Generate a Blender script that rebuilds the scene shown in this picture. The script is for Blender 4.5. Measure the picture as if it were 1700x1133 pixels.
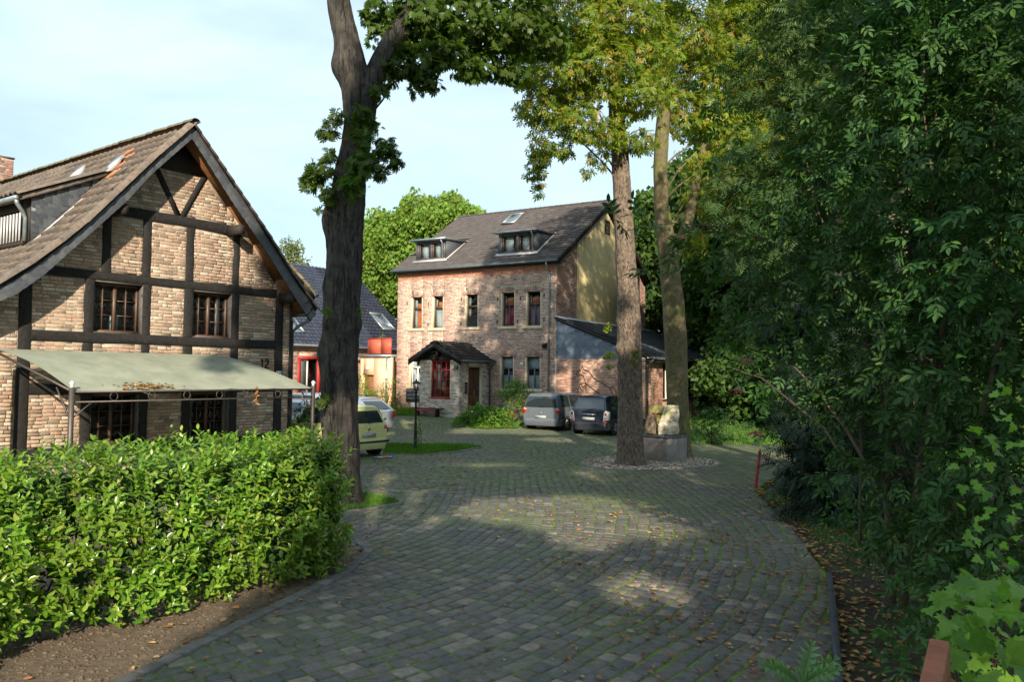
import bpy, math, random
import numpy as np
from mathutils import Matrix, Vector
rng = np.random.default_rng(7); random.seed(7)
SC = bpy.context.scene
for o in list(bpy.data.objects): bpy.data.objects.remove(o)
COL = SC.collection

# ---------------------------------------------------------------- camera
F = 1300.; RHO = .012; PHI = math.atan((620-566.5)/F); EYE = 2.55
fw = np.array([0, math.cos(PHI), math.sin(PHI)]); up0 = np.array([0, -math.sin(PHI), math.cos(PHI)]); ex = np.array([1., 0, 0])
rt = ex*math.cos(RHO)+up0*math.sin(RHO); upv = -ex*math.sin(RHO)+up0*math.cos(RHO)
cam = bpy.data.cameras.new('camera'); camo = bpy.data.objects.new('camera', cam); COL.objects.link(camo)
cam.sensor_width = 36; cam.lens = 36*F/1700; cam.clip_end = 2000; cam.clip_start = .05
camo.matrix_world = Matrix(((rt[0], upv[0], -fw[0], 0), (rt[1], upv[1], -fw[1], 0), (rt[2], upv[2], -fw[2], EYE), (0, 0, 0, 1)))
SC.camera = camo

# ---------------------------------------------------------------- world, sun, exposure
SUN_EL = 24.; SUN_XY = (.084, -.9965)
w = bpy.data.worlds.new('World'); SC.world = w; w.use_nodes = True
nt = w.node_tree; nt.nodes.clear()
out = nt.nodes.new('ShaderNodeOutputWorld'); bg = nt.nodes.new('ShaderNodeBackground')
sky = nt.nodes.new('ShaderNodeTexSky'); sky.sky_type = 'NISHITA'; sky.sun_disc = False
sky.sun_elevation = math.radians(SUN_EL); sky.sun_rotation = math.atan2(SUN_XY[0], SUN_XY[1])
sky.air_density = 1.0; sky.dust_density = .8; sky.ozone_density = 1.5; sky.altitude = 50
tc = nt.nodes.new('ShaderNodeTexCoord'); mp = nt.nodes.new('ShaderNodeMapping'); mp.inputs['Scale'].default_value = (1.2, 1.6, 5.0); mp.inputs['Rotation'].default_value = (.25, .3, .5)
no = nt.nodes.new('ShaderNodeTexNoise'); no.inputs['Scale'].default_value = 1.6; no.inputs['Detail'].default_value = 7; no.inputs['Roughness'].default_value = .5; no.inputs['Distortion'].default_value = .4
cr = nt.nodes.new('ShaderNodeMapRange'); cr.inputs['From Min'].default_value = .36; cr.inputs['From Max'].default_value = .66; cr.inputs['To Min'].default_value = .5; cr.inputs['To Max'].default_value = 1.
mx = nt.nodes.new('ShaderNodeMix'); mx.data_type = 'RGBA'
mx.inputs[7].default_value = (6.2, 7.9, 9.0, 1)
nt.links.new(tc.outputs['Generated'], mp.inputs[0]); nt.links.new(mp.outputs[0], no.inputs['Vector']); nt.links.new(no.outputs['Fac'], cr.inputs[0])
nt.links.new(cr.outputs[0], mx.inputs[0]); nt.links.new(sky.outputs[0], mx.inputs[6]); nt.links.new(mx.outputs[2], bg.inputs[0]); nt.links.new(bg.outputs[0], out.inputs[0])
bg.inputs[1].default_value = .085
sl = bpy.data.lights.new('sun', 'SUN'); sl.energy = 5.0; sl.angle = math.radians(.6); sl.color = (1, .88, .70)
so = bpy.data.objects.new('sun', sl); COL.objects.link(so); so.location = (0, -10, 30)
ce = math.cos(math.radians(SUN_EL)); SUND = Vector((SUN_XY[0]*ce, SUN_XY[1]*ce, math.sin(math.radians(SUN_EL))))
so.rotation_euler = SUND.to_track_quat('Z', 'Y').to_euler()
SC.view_settings.view_transform = 'Standard'; SC.view_settings.look = 'None'; SC.view_settings.gamma = 1
SC.view_settings.use_curve_mapping = False; SC.view_settings.exposure = .78
SC.render.engine = 'CYCLES'
SC.cycles.max_bounces = 6; SC.cycles.diffuse_bounces = 3; SC.cycles.glossy_bounces = 2; SC.cycles.transmission_bounces = 4; SC.cycles.transparent_max_bounces = 8

# ---------------------------------------------------------------- helpers
def tag(o, label=None, cat=None, group=None, kind=None):
    if label: o['label'] = label
    if cat: o['category'] = cat
    if group: o['group'] = group
    if kind: o['kind'] = kind
    return o
def thing(name, loc, rot, label=None, cat=None, group=None, kind=None):
    o = bpy.data.objects.new(name, None); COL.objects.link(o); o.location = loc; o.rotation_euler = (0, 0, math.radians(rot)); o.empty_display_size = .3
    return tag(o, label, cat, group, kind)
def link(name, me, parent=None, M=None):
    o = bpy.data.objects.new(name, me); COL.objects.link(o)
    if parent is not None: o.parent = parent
    if M is not None: o.matrix_basis = M
    return o
def fastmesh(name, V, Fc, mats, smooth=False, mi=None):
    """V (n,3) array; Fc: list/array of equal-size polys, or list of arrays"""
    me = bpy.data.meshes.new(name)
    V = np.asarray(V, dtype=np.float32)
    if isinstance(Fc, np.ndarray):
        n, k = Fc.shape; loops = Fc.reshape(-1); starts = np.arange(0, n*k, k)
    else:
        ln = np.array([len(f) for f in Fc]); n = len(Fc); loops = np.concatenate([np.asarray(f) for f in Fc]) if n else np.array([], int); starts = np.concatenate([[0], np.cumsum(ln)[:-1]])
    me.vertices.add(len(V)); me.vertices.foreach_set('co', V.reshape(-1))
    me.loops.add(len(loops)); me.loops.foreach_set('vertex_index', loops.astype(np.int32))
    me.polygons.add(n); me.polygons.foreach_set('loop_start', starts.astype(np.int32))
    if mi is not None: me.polygons.foreach_set('material_index', np.asarray(mi, dtype=np.int32))
    if smooth: me.polygons.foreach_set('use_smooth', np.ones(n, dtype=bool))
    me.update(calc_edges=True); me.validate()
    for m in (mats if isinstance(mats, (list, tuple)) else [mats]): me.materials.append(m)
    return me
class MB:
    def __init__(s): s.v = []; s.f = []; s.n = 0
    def add(s, V, Fc):
        s.v.append(np.asarray(V, dtype=float)); s.f += [[i+s.n for i in f] for f in Fc]; s.n += len(V); return s
    def box(s, x0, x1, y0, y1, z0, z1):
        V = [(x, y, z) for z in (z0, z1) for y in (y0, y1) for x in (x0, x1)]
        return s.add(V, [(0, 2, 3, 1), (4, 5, 7, 6), (0, 1, 5, 4), (2, 6, 7, 3), (0, 4, 6, 2), (1, 3, 7, 5)])
    def beam(s, a, b, wd, ht, up=(0, 0, 1), taper=1.):
        a = np.array(a, float); b = np.array(b, float); d = b-a; d /= np.linalg.norm(d); u = np.array(up, float)
        sd = np.cross(d, u); sd /= np.linalg.norm(sd); u = np.cross(sd, d)
        V = []
        for p, k in ((a, 1), (b, taper)):
            for i, j in ((-1, -1), (1, -1), (1, 1), (-1, 1)): V.append(p+sd*wd/2*i*k+u*ht/2*j*k)
        return s.add(V, [(3, 2, 1, 0), (4, 5, 6, 7), (0, 1, 5, 4), (1, 2, 6, 5), (2, 3, 7, 6), (3, 0, 4, 7)])
    def prism(s, poly, y0, y1, ax='y'):
        n = len(poly); V = []
        for t in (y0, y1):
            for a, b in poly: V.append((a, t, b) if ax == 'y' else ((t, a, b) if ax == 'x' else (a, b, t)))
        Fc = [list(range(n)), list(range(2*n-1, n-1, -1))]+[[(i+1) % n, i, n+i, n+(i+1) % n] for i in range(n)]
        return s.add(V, Fc)
    def tube(s, pts, r, n=8, cap=True):
        pts = [np.array(p, float) for p in pts]; m = len(pts); r = r if hasattr(r, '__len__') else [r]*m
        V = []; pu = None
        for i, p in enumerate(pts):
            d = pts[min(i+1, m-1)]-pts[max(i-1, 0)]; d /= (np.linalg.norm(d)+1e-9)
            if pu is None: pu = np.array([1, 0, 0]) if abs(d[0]) < .8 else np.array([0, 1, 0])
            a = pu-d*(pu@d); a /= np.linalg.norm(a); pu = a; b = np.cross(d, a)
            for k in range(n): t = 2*math.pi*k/n; V.append(p+r[i]*(a*math.cos(t)+b*math.sin(t)))
        Fc = [[i*n+k, i*n+(k+1) % n, (i+1)*n+(k+1) % n, (i+1)*n+k] for i in range(m-1) for k in range(n)]
        if cap: Fc += [list(range(n))[::-1], [(m-1)*n+k for k in range(n)]]
        return s.add(V, Fc)
    def lathe(s, prof, n=16, c=(0, 0, 0), ax='z'):
        V = []; m = len(prof)
        for r, z in prof:
            for k in range(n):
                t = 2*math.pi*k/n; x, y = r*math.cos(t), r*math.sin(t)
                V.append((c[0]+x, c[1]+y, c[2]+z) if ax == 'z' else ((c[0]+z, c[1]+x, c[2]+y) if ax == 'x' else (c[0]+x, c[1]+z, c[2]+y)))
        Fc = [[i*n+k, i*n+(k+1) % n, (i+1)*n+(k+1) % n, (i+1)*n+k] for i in range(m-1) for k in range(n)]+[list(range(n))[::-1], [(m-1)*n+k for k in range(n)]]
        return s.add(V, Fc)
    def grid(s, P):
        P = np.asarray(P, float); a, b = P.shape[:2]
        return s.add(P.reshape(-1, 3), [[i*b+j, i*b+j+1, (i+1)*b+j+1, (i+1)*b+j] for i in range(a-1) for j in range(b-1)])
    def build(s, name, mat, parent=None, smooth=False, bevel=0, **kw):
        me = fastmesh(name, np.concatenate(s.v), s.f, mat, smooth)
        o = link(name, me, parent)
        if bevel:
            b = o.modifiers.new('bevel', 'BEVEL'); b.width = bevel; b.segments = 2; b.limit_method = 'ANGLE'
        return tag(o, **kw)
def inst(tv, tf, R, T):
    """R (N,3,3) columns = axes (scaled), T (N,3)"""
    N = len(T); k = len(tv)
    V = np.einsum('nij,kj->nki', R, tv)+T[:, None, :]
    V = V.reshape(-1, 3); off = (np.arange(N)*k)
    if isinstance(tf, np.ndarray): return V, (tf[None]+off[:, None, None]).reshape(-1, tf.shape[1])
    return V, [[i+o_ for i in f] for o_ in off.tolist() for f in tf]
def pieces(name, joined, tv, tf, R, T, mat, parent, n=300, key=None, smooth=False):
    """alike pieces: the n that show largest as objects of their own, the rest as one mesh"""
    N = len(T)
    if N == 0: return
    order = np.argsort(key) if key is not None else np.arange(N)
    sel = order[:n]; rest = order[n:]
    me = fastmesh(name, tv, tf, mat, smooth)
    for i in sel:
        M = np.eye(4); M[:3, :3] = R[i]; M[:3, 3] = T[i]
        o = bpy.data.objects.new(name, me); COL.objects.link(o)
        if parent is not None: o.parent = parent
        o.matrix_basis = Matrix(M.tolist())
    if len(rest):
        V, Fc = inst(tv, tf, R[rest], T[rest])
        o = link(joined, fastmesh(joined, V, Fc, mat, smooth), parent); o['kind'] = 'stuff'
def boxtpl(bev=.1, zdrop=.25):
    """unit block -.5...5 in x,y ; z 0..1 with a bevelled top"""
    a = .5; b = .5-bev; V = []
    for (h, z) in ((a, 0), (a, 1-zdrop), (b, 1)):
        V += [(-h, -h, z), (h, -h, z), (h, h, z), (-h, h, z)]
    f = [(0, 1, 5, 4), (1, 2, 6, 5), (2, 3, 7, 6), (3, 0, 4, 7), (4, 5, 9, 8), (5, 6, 10, 9), (6, 7, 11, 10), (7, 4, 8, 11), (8, 9, 10, 11)]
    return np.array(V), np.array(f)
class Fr:
    def __init__(s, o, ang):
        s.o = np.array([*o, 0.]); a = math.radians(ang); s.x = np.array([math.cos(a), math.sin(a), 0]); s.y = np.array([-math.sin(a), math.cos(a), 0]); s.ang = ang
    def w(s, p): return s.o+s.x*p[0]+s.y*p[1]+np.array([0, 0, p[2]])
    def cam(s):
        d = np.array([0, 0, EYE])-s.o; return np.array([d@s.x, d@s.y, EYE])
def inpoly(x, y, poly):
    ins = np.zeros(len(x), bool); n = len(poly); j = n-1
    for i in range(n):
        xi, yi = poly[i]; xj, yj = poly[j]
        c = ((yi > y) != (yj > y)) & (x < (xj-xi)*(y-yi)/(yj-yi+1e-12)+xi); ins ^= c; j = i
    return ins
def hgt(y): 
    t = np.clip((np.asarray(y, float)-34)/9., 0, 1); return .25*t*t*(3-2*t)
def norm(a): return a/(np.linalg.norm(a, axis=-1, keepdims=True)+1e-9)
def frames(d, nrm):
    """d: y axis dirs, nrm: approximate z normals -> rotation matrices"""
    y = norm(d); x = norm(np.cross(y, nrm)); z = np.cross(x, y)
    return np.stack([x, y, z], axis=-1)

# ---------------------------------------------------------------- materials
def nn(t, ty, **kw):
    n = t.nodes.new('ShaderNode'+ty)
    for k, v in kw.items():
        if k in n.inputs: n.inputs[k].default_value = v
        else: setattr(n, k, v)
    return n
def rnd_node(t):
    g = t.nodes.new('ShaderNodeNewGeometry'); oi = t.nodes.new('ShaderNodeObjectInfo')
    a = nn(t, 'Math', operation='ADD'); t.links.new(g.outputs['Random Per Island'], a.inputs[0]); t.links.new(oi.outputs['Random'], a.inputs[1])
    f = nn(t, 'Math', operation='FRACT'); t.links.new(a.outputs[0], f.inputs[0]); return f.outputs[0]
def mixc(t, fac, a, b, mode='MIX'):
    m = nn(t, 'Mix', data_type='RGBA', blend_type=mode)
    for sock, v in ((0, fac), (6, a), (7, b)):
        if hasattr(v, 'is_linked') or isinstance(v, bpy.types.NodeSocket): t.links.new(v, m.inputs[sock])
        elif sock == 0: m.inputs[0].default_value = v
        else: m.inputs[sock].default_value = (*v, 1)
    return m.outputs[2]
def noise(t, pos, scale, detail=4, rough=.6, stretch=None, dist=0):
    if stretch:
        mp = nn(t, 'Mapping'); mp.inputs['Scale'].default_value = stretch; t.links.new(pos, mp.inputs[0]); pos = mp.outputs[0]
    n = nn(t, 'TexNoise'); n.inputs['Scale'].default_value = scale; n.inputs['Detail'].default_value = detail; n.inputs['Roughness'].default_value = rough; n.inputs['Distortion'].default_value = dist
    t.links.new(pos, n.inputs['Vector']); return n.outputs['Fac']
def mrange(t, v, a, b, c=0., d=1.):
    m = nn(t, 'MapRange'); t.links.new(v, m.inputs[0])
    for i, x in enumerate((a, b, c, d)): m.inputs[i+1].default_value = x
    return m.outputs[0]
def ramp(t, v, cols, const=False):
    r = nn(t, 'ValToRGB'); e = r.color_ramp.elements
    if const: r.color_ramp.interpolation = 'CONSTANT'
    while len(e) < len(cols): e.new(.5)
    for i, c in enumerate(cols):
        e[i].position = i/len(cols) if const else i/(len(cols)-1); e[i].color = (*c, 1)
    t.links.new(v, r.inputs[0]); return r.outputs[0]
def mat(name, cols, rough=.8, vary=None, var_amt=.35, bump=None, spec=.3, metal=0, stain=None, obj=False, stretch=None, rgh_var=None, moss=None, streak=None):
    """cols: one colour or a palette picked per piece; vary: noise scale of mottling; bump: (scale, strength, dist); stain: (colour, scale, lo, hi)"""
    m = bpy.data.materials.new(name); m.use_nodes = True; t = m.node_tree; b = t.nodes['Principled BSDF']
    b.inputs['Roughness'].default_value = rough; b.inputs['Metallic'].default_value = metal; b.inputs['Specular IOR Level'].default_value = spec
    g = nn(t, 'NewGeometry'); pos = g.outputs['Position']
    if obj: pos = nn(t, 'TexCoord').outputs['Object']
    if isinstance(cols[0], (tuple, list)):
        col = ramp(t, rnd_node(t), cols, True)
    else:
        c = nn(t, 'RGB'); c.outputs[0].default_value = (*cols, 1); col = c.outputs[0]
    if vary:
        n = noise(t, pos, vary, 6, .65, stretch)
        v = mrange(t, n, .3, .7, 1-var_amt, 1+var_amt)
        h = nn(t, 'HueSaturation'); t.links.new(v, h.inputs['Value']); t.links.new(col, h.inputs['Color']); col = h.outputs[0]
    if stain:
        st = [stain] if not isinstance(stain[0][0], (tuple, list)) else stain
        for (sc_, ssc, lo, hi) in st:
            n = noise(t, pos, ssc, 7, .7); col = mixc(t, mrange(t, n, lo, hi), col, sc_)
    if streak:
        for (sc_, ssc, stt, lo, hi) in streak: col = mixc(t, mrange(t, noise(t, pos, ssc, 8, .75, stt, .6), lo, hi), col, sc_)
    if moss:
        col = moss(t, pos, col)
    t.links.new(col, b.inputs['Base Color'])
    if rgh_var:
        n = noise(t, pos, rgh_var[0], 4); t.links.new(mrange(t, n, .3, .7, rgh_var[1], rgh_var[2]), b.inputs['Roughness'])
    if bump:
        n = noise(t, pos, bump[0], 8, .7, bump[3] if len(bump) > 3 else None)
        bp = nn(t, 'Bump'); bp.inputs['Strength'].default_value = bump[1]; bp.inputs['Distance'].default_value = bump[2]; t.links.new(n, bp.inputs['Height']); t.links.new(bp.outputs[0], b.inputs['Normal'])
    return m
def leafmat(name, cols, rough=.5, trans=.35, spec=.4, tint=(1.0, 1.15, .5)):
    m = bpy.data.materials.new(name); m.use_nodes = True; t = m.node_tree; b = t.nodes['Principled BSDF']; o = t.nodes['Material Output']
    col = ramp(t, rnd_node(t), cols, False)
    g = nn(t, 'NewGeometry'); n = noise(t, g.outputs['Position'], .9, 3)
    h = nn(t, 'HueSaturation'); t.links.new(mrange(t, n, .3, .7, .75, 1.25), h.inputs['Value']); t.links.new(mrange(t, n, .25, .75, .485, .515), h.inputs['Hue']); t.links.new(col, h.inputs['Color'])
    n2 = noise(t, g.outputs['Position'], 60, 2); h2 = nn(t, 'HueSaturation'); t.links.new(mrange(t, n2, .3, .7, .88, 1.12), h2.inputs['Value']); t.links.new(h.outputs[0], h2.inputs['Color'])
    b.inputs['Roughness'].default_value = rough; b.inputs['Specular IOR Level'].default_value = spec
    t.links.new(h2.outputs[0], b.inputs['Base Color'])
    tr = nn(t, 'BsdfTranslucent'); mm = mixc(t, 1., h2.outputs[0], tint, 'MULTIPLY'); t.links.new(mm, tr.inputs['Color'])
    ms = nn(t, 'MixShader'); ms.inputs[0].default_value = trans; t.links.new(b.outputs[0], ms.inputs[1]); t.links.new(tr.outputs[0], ms.inputs[2]); t.links.new(ms.outputs[0], o.inputs['Surface'])
    return m
def glassmat(name, tint=(.82, .86, .86), refl=.03, rough=.02):
    m = bpy.data.materials.new(name); m.use_nodes = True; t = m.node_tree; t.nodes.remove(t.nodes['Principled BSDF']); o = t.nodes['Material Output']
    tr = nn(t, 'BsdfTransparent'); tr.inputs[0].default_value = (*tint, 1); gl = nn(t, 'BsdfGlossy'); gl.inputs['Roughness'].default_value = rough
    fl = nn(t, 'LayerWeight'); fl.inputs[0].default_value = .5; fr = nn(t, 'Math', operation='POWER'); t.links.new(fl.outputs['Facing'], fr.inputs[0]); fr.inputs[1].default_value = 3.5
    a = nn(t, 'Math', operation='MULTIPLY_ADD'); a.inputs[1].default_value = .7; a.inputs[2].default_value = refl; t.links.new(fr.outputs[0], a.inputs[0])
    c = nn(t, 'Clamp'); t.links.new(a.outputs[0], c.inputs[0])
    ms = nn(t, 'MixShader'); t.links.new(c.outputs[0], ms.inputs[0]); t.links.new(tr.outputs[0], ms.inputs[1]); t.links.new(gl.outputs[0], ms.inputs[2]); t.links.new(ms.outputs[0], o.inputs['Surface'])
    return m

def road_moss(t, pos, col):
    sx = nn(t, 'SeparateXYZ'); t.links.new(pos, sx.inputs[0])
    far = mrange(t, sx.outputs['Y'], 10, 22, .0, 1.)
    n1 = noise(t, pos, .35, 5, .6); n2 = noise(t, pos, 5., 6, .75)
    a = nn(t, 'Math', operation='ADD'); t.links.new(n1, a.inputs[0]); t.links.new(n2, a.inputs[1])
    b = nn(t, 'Math', operation='MULTIPLY_ADD'); t.links.new(far, b.inputs[0]); b.inputs[1].default_value = .22; t.links.new(a.outputs[0], b.inputs[2])
    return mixc(t, mrange(t, b.outputs[0], .97, 1.30, 0, .72), col, (.10, .14, .045))
M = {}
M['brick_old'] = mat('old_brick', [(0.379, 0.273, 0.203), (0.437, 0.322, 0.240), (0.340, 0.233, 0.172), (0.479, 0.381, 0.290), (0.286, 0.212, 0.163), (0.404, 0.256, 0.190), (0.383, 0.301, 0.227), (0.531, 0.449, 0.359), (0.238, 0.177, 0.140), (0.435, 0.304, 0.222), (0.398, 0.283, 0.209)], .9, 25, .3, (60, .6, .01))
M['mortar'] = mat('mortar', (.34, .28, .21), .95, 9, .3, (70, .5, .01))
M['brick14'] = mat('red_brown_brick', [(0.370, 0.210, 0.166), (0.408, 0.244, 0.192), (0.323, 0.175, 0.143), (0.439, 0.279, 0.223), (0.270, 0.162, 0.138), (0.387, 0.211, 0.167), (0.180, 0.128, 0.112), (0.471, 0.327, 0.263)], .9, 20, .25)
M['brick_red'] = mat('red_dressing_brick', [(.42, .17, .10), (.36, .14, .09), (.46, .21, .13)], .9, 20, .25)
M['mortar14'] = mat('light_mortar', (.70, .62, .50), .95, 9, .15)
M['brick_pale'] = mat('pale_porch_brick', [(.50, .45, .38), (.42, .36, .30), (.56, .52, .46), (.30, .25, .21), (.46, .36, .29), (.60, .56, .50)], .9, 20, .25)
M['brick_ann'] = mat('annex_brick', [(0.362, 0.186, 0.133), (0.420, 0.235, 0.165), (0.285, 0.135, 0.100), (0.461, 0.285, 0.214)], .9, 20, .25)
M['timber'] = mat('black_timber', (.022, .020, .019), .75, 12, .5, (40, .8, .02, (6, 6, .6)), stain=((.07, .065, .06), 7, .58, .8))
M['timber_h'] = mat('black_timber_beam', (.022, .020, .019), .75, 12, .5, (40, .8, .02, (.6, .6, 6)), stain=((.07, .065, .06), 7, .58, .8))
M['lining'] = mat('grey_wood_lining', (.11, .10, .09), .8, 14, .4, (40, .5, .01))
M['brown_wood'] = mat('brown_window_wood', (.10, .060, .043), .45, 30, .2, spec=.4)
M['soffit'] = mat('soffit_wood', (.20, .085, .04), .6, 10, .3, (30, .4, .01))
M['dark_wood'] = mat('dark_wood', (.035, .028, .024), .7, 15, .3)
M['tile12'] = mat('weathered_clay_tile', [(.15, .122, .10), (.13, .107, .088), (.165, .13, .105), (.12, .10, .085), (.15, .115, .092)], .8, 9, .35, (50, .4, .01), stain=((.16, .15, .07), 4, .6, .85))
M['tile_moss'] = mat('mossy_ridge_tile', [(.17, .15, .08), (.14, .12, .07), (.19, .16, .10)], .85, 14, .4, (50, .6, .01))
M['tile_orange'] = mat('orange_new_tile', (.55, .19, .08), .75, 9, .2)
M['tile14'] = mat('brown_concrete_tile', [(0.088, 0.077, 0.075), (0.081, 0.072, 0.070), (0.097, 0.083, 0.079)], .7, 3, .2)
M['tile_blue'] = mat('dark_blue_glazed_tile', [(0.032, 0.037, 0.058), (0.036, 0.042, 0.066), (0.027, 0.032, 0.053)], .28, 3, .15, spec=.6)
M['slate'] = mat('grey_slate', [(.075, .082, .092), (.065, .07, .08), (.09, .097, .105), (.06, .066, .078)], .5, 12, .25, (50, .3, .01), spec=.5)
M['slate_blue'] = mat('blue_grey_slate', [(.12, .15, .20), (.10, .13, .17), (.14, .17, .22), (.115, .14, .18)], .45, 8, .2, spec=.5)
M['zinc'] = mat('zinc', (.30, .34, .36), .4, 5, .2, metal=.6)
M['zinc_dark'] = mat('dark_zinc', (.14, .17, .18), .45, 5, .2, metal=.4)
M['lead'] = mat('lead_flashing', (.50, .50, .50), .5, 6, .2)
M['white'] = mat('white_paint', (.75, .74, .70), .5, 5, .08)
M['cream'] = mat('cream_stone', (.62, .53, .37), .8, 6, .12)
M['yellow_render'] = mat('yellow_render', (.50, .41, .21), .9, 2.5, .10, (90, .2, .01), stain=((.42, .35, .20), 1.5, .5, .75), streak=[((.40, .33, .19), 5, (1, 1, .15), .58, .75)])
M['peach'] = mat('peach_render', (.80, .49, .33), .9, 2.5, .08)
M['red_paint'] = mat('red_paint', (.33, .035, .03), .5, 6, .15)
M['red_panel'] = mat('red_balcony_panel', (.46, .10, .06), .5, 3, .15)
M['door_wood'] = mat('door_wood', (.085, .045, .025), .5, 12, .4, (30, .4, .01, (6, 6, .6)))
M['black'] = mat('black_paint', (.012, .012, .013), .45)
M['iron'] = mat('brown_metal', (.10, .085, .075), .5, 20, .2, metal=.4)
M['rust'] = mat('rusty_iron', (.06, .03, .022), .8, 20, .4)
M['canvas'] = mat('faded_green_canvas', (.27, .285, .215), .9, 3, .12, (120, .3, .005), stain=((.20, .22, .165), 1.6, .45, .7))
M['glass'] = glassmat('window_glass'); M['carglass'] = glassmat('car_glass', (.10, .12, .13), .10)
M['curtain'] = mat('white_net_curtain', (.62, .64, .66), .9, 8, .15)
M['curt_or'] = mat('orange_curtain', (.80, .20, .07), .9, 8, .3)
M['curt_red'] = mat('crimson_curtain', (.62, .05, .13), .9, 8, .3)
M['curt_vio'] = mat('grey_violet_curtain', (.38, .28, .40), .9, 8, .3)
M['interior'] = mat('dark_interior', (.06, .05, .045), .9, 3, .3)
M['sett'] = mat('basalt_sett', [(0.114, 0.106, 0.102), (0.099, 0.091, 0.087), (0.140, 0.124, 0.113), (0.123, 0.104, 0.093), (0.090, 0.086, 0.084), (0.155, 0.133, 0.112), (0.111, 0.095, 0.090), (0.132, 0.111, 0.100), (0.102, 0.097, 0.095), (0.118, 0.099, 0.087), (0.215, 0.178, 0.149)], .72, 11, .35, (45, .7, .012), moss=road_moss, rgh_var=(3, .5, .85), spec=.35)
M['joint'] = mat('mossy_joint', (.075, .062, .035), .95, 20, .4, (60, .8, .02), stain=[((.15, .22, .035), 2.5, .36, .54), ((.035, .028, .02), 6, .62, .8)])
M['soil'] = mat('garden_soil', (.17, .125, .085), .95, 14, .35, (35, 1., .05), stain=((.25, .19, .13), 5, .5, .75))
M['litter'] = mat('leaf_litter_ground', (.05, .036, .022), .95, 18, .5, (30, 1., .05), stain=[((.05, .075, .02), 1.3, .48, .62), ((.13, .07, .03), 9, .62, .75)])
M['grassg'] = mat('grass_ground', (.05, .085, .018), .95, 6, .4, (40, 1., .03), stain=((.075, .06, .03), 3, .6, .8))
M['kerb'] = mat('kerb_concrete', [(.14, .13, .12), (.115, .11, .10), (.165, .15, .135)], .85, 10, .25, (60, .5, .01), stain=((.08, .09, .05), 5, .6, .8))
M['edging'] = mat('dark_edging_stone', (.055, .058, .068), .8, 10, .25, (60, .5, .01), stain=((.05, .065, .03), 4, .6, .8))
M['fresh'] = leafmat('pale_toothed_leaf', [(.16, .32, .12), (.20, .38, .14)], .5, .35, .4)
M['conc'] = mat('plinth_concrete', (.24, .21, .19), .85, 4, .2, (50, .3, .01), stain=((.14, .125, .11), 2.5, .5, .75))
M['stone'] = mat('pale_sandstone', (.62, .54, .42), .9, 5, .25, (18, 1., .04), stain=((.24, .27, .08), 2.6, .50, .66))
M['mossrock'] = mat('mossy_stone', (.22, .20, .07), .9, 8, .3, (25, 1., .03), stain=((.14, .09, .06), 4, .55, .7))
M['gravel'] = mat('pale_gravel', [(.42, .35, .28), (.33, .26, .20), (.50, .44, .37), (.25, .20, .16), (.38, .30, .22)], .85)
M['bark1'] = mat('dark_bark', (.060, .052, .046), .92, 5, .5, (14, 1.0, .10, (1, 1, .16)), stain=((.10, .09, .07), 3, .5, .75), streak=[((.014, .012, .012), 11, (1, 1, .13), .50, .58), ((.17, .15, .125), 16, (1, 1, .12), .56, .70)])
M['bark2'] = mat('brown_bark', (.18, .135, .10), .92, 6, .4, (14, 1.0, .05, (1, 1, .5)), stain=[((.10, .075, .06), 5, .5, .68), ((.13, .14, .04), 1.6, .60, .75)], streak=[((.055, .042, .034), 22, (1, 1, .4), .50, .56), ((.32, .26, .20), 17, (1, 1, .4), .54, .68)])
M['bark3'] = mat('mossy_bark', (.13, .115, .055), .92, 6, .35, (16, 1.0, .04, (1, 1, .5)), stain=[((.17, .12, .08), 1.2, .48, .6), ((.14, .18, .03), 2.0, .55, .7)], streak=[((.07, .06, .035), 18, (1, 1, .4), .54, .61)])
M['twig'] = mat('twig_bark', (.11, .08, .055), .9, 20, .3)
M['laurel'] = leafmat('laurel_leaf', [(.07, .15, .012), (.12, .24, .02), (.17, .31, .028), (.09, .20, .016), (.25, .38, .045), (.15, .28, .03), (.30, .33, .06)], .28, .34, .5, (1.3, 1.35, .4))
M['chest'] = leafmat('chestnut_leaf', [(.055, .10, .014), (.08, .14, .018), (.10, .17, .022), (.065, .12, .015), (.13, .19, .025)], .45, .55, .4)
M['chest_y'] = leafmat('turning_chestnut_leaf', [(0.138, 0.220, 0.022), (0.207, 0.305, 0.033), (0.299, 0.354, 0.039), (0.103, 0.183, 0.022), (0.196, 0.293, 0.033), (0.437, 0.293, 0.044), (0.253, 0.366, 0.044)], .45, .55, .4)  # brighter, yellower chestnut leaf: sunlight on these crowns put into the colour
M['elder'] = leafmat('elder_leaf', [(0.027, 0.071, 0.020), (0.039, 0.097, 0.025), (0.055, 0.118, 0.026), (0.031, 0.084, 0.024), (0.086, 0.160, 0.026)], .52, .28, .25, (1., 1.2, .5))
M['maple'] = leafmat('maple_leaf', [(.10, .24, .03), (.17, .36, .04), (.22, .41, .045), (.13, .29, .035)], .45, .5, .4)
M['thuja'] = leafmat('conifer_spray', [(.035, .075, .03), (.055, .11, .035), (.045, .085, .03), (.12, .17, .04)], .65, .2, .15)
M['dark_conifer'] = leafmat('yew_spray', [(.012, .028, .014), (.018, .038, .018), (.014, .03, .016)], .6, .1, .3)
M['forest'] = leafmat('woodland_leaf', [(.04, .085, .015), (.06, .12, .02), (.05, .10, .02), (.085, .15, .025)], .6, .35, .3)
M['forest_lt'] = leafmat('light_green_leaf', [(.14, .24, .035), (.19, .30, .045), (.16, .27, .04), (.23, .32, .06)], .6, .4, .3)
M['willow'] = leafmat('pale_birch_leaf', [(.16, .20, .08), (.20, .24, .10)], .6, .4, .3)
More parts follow.
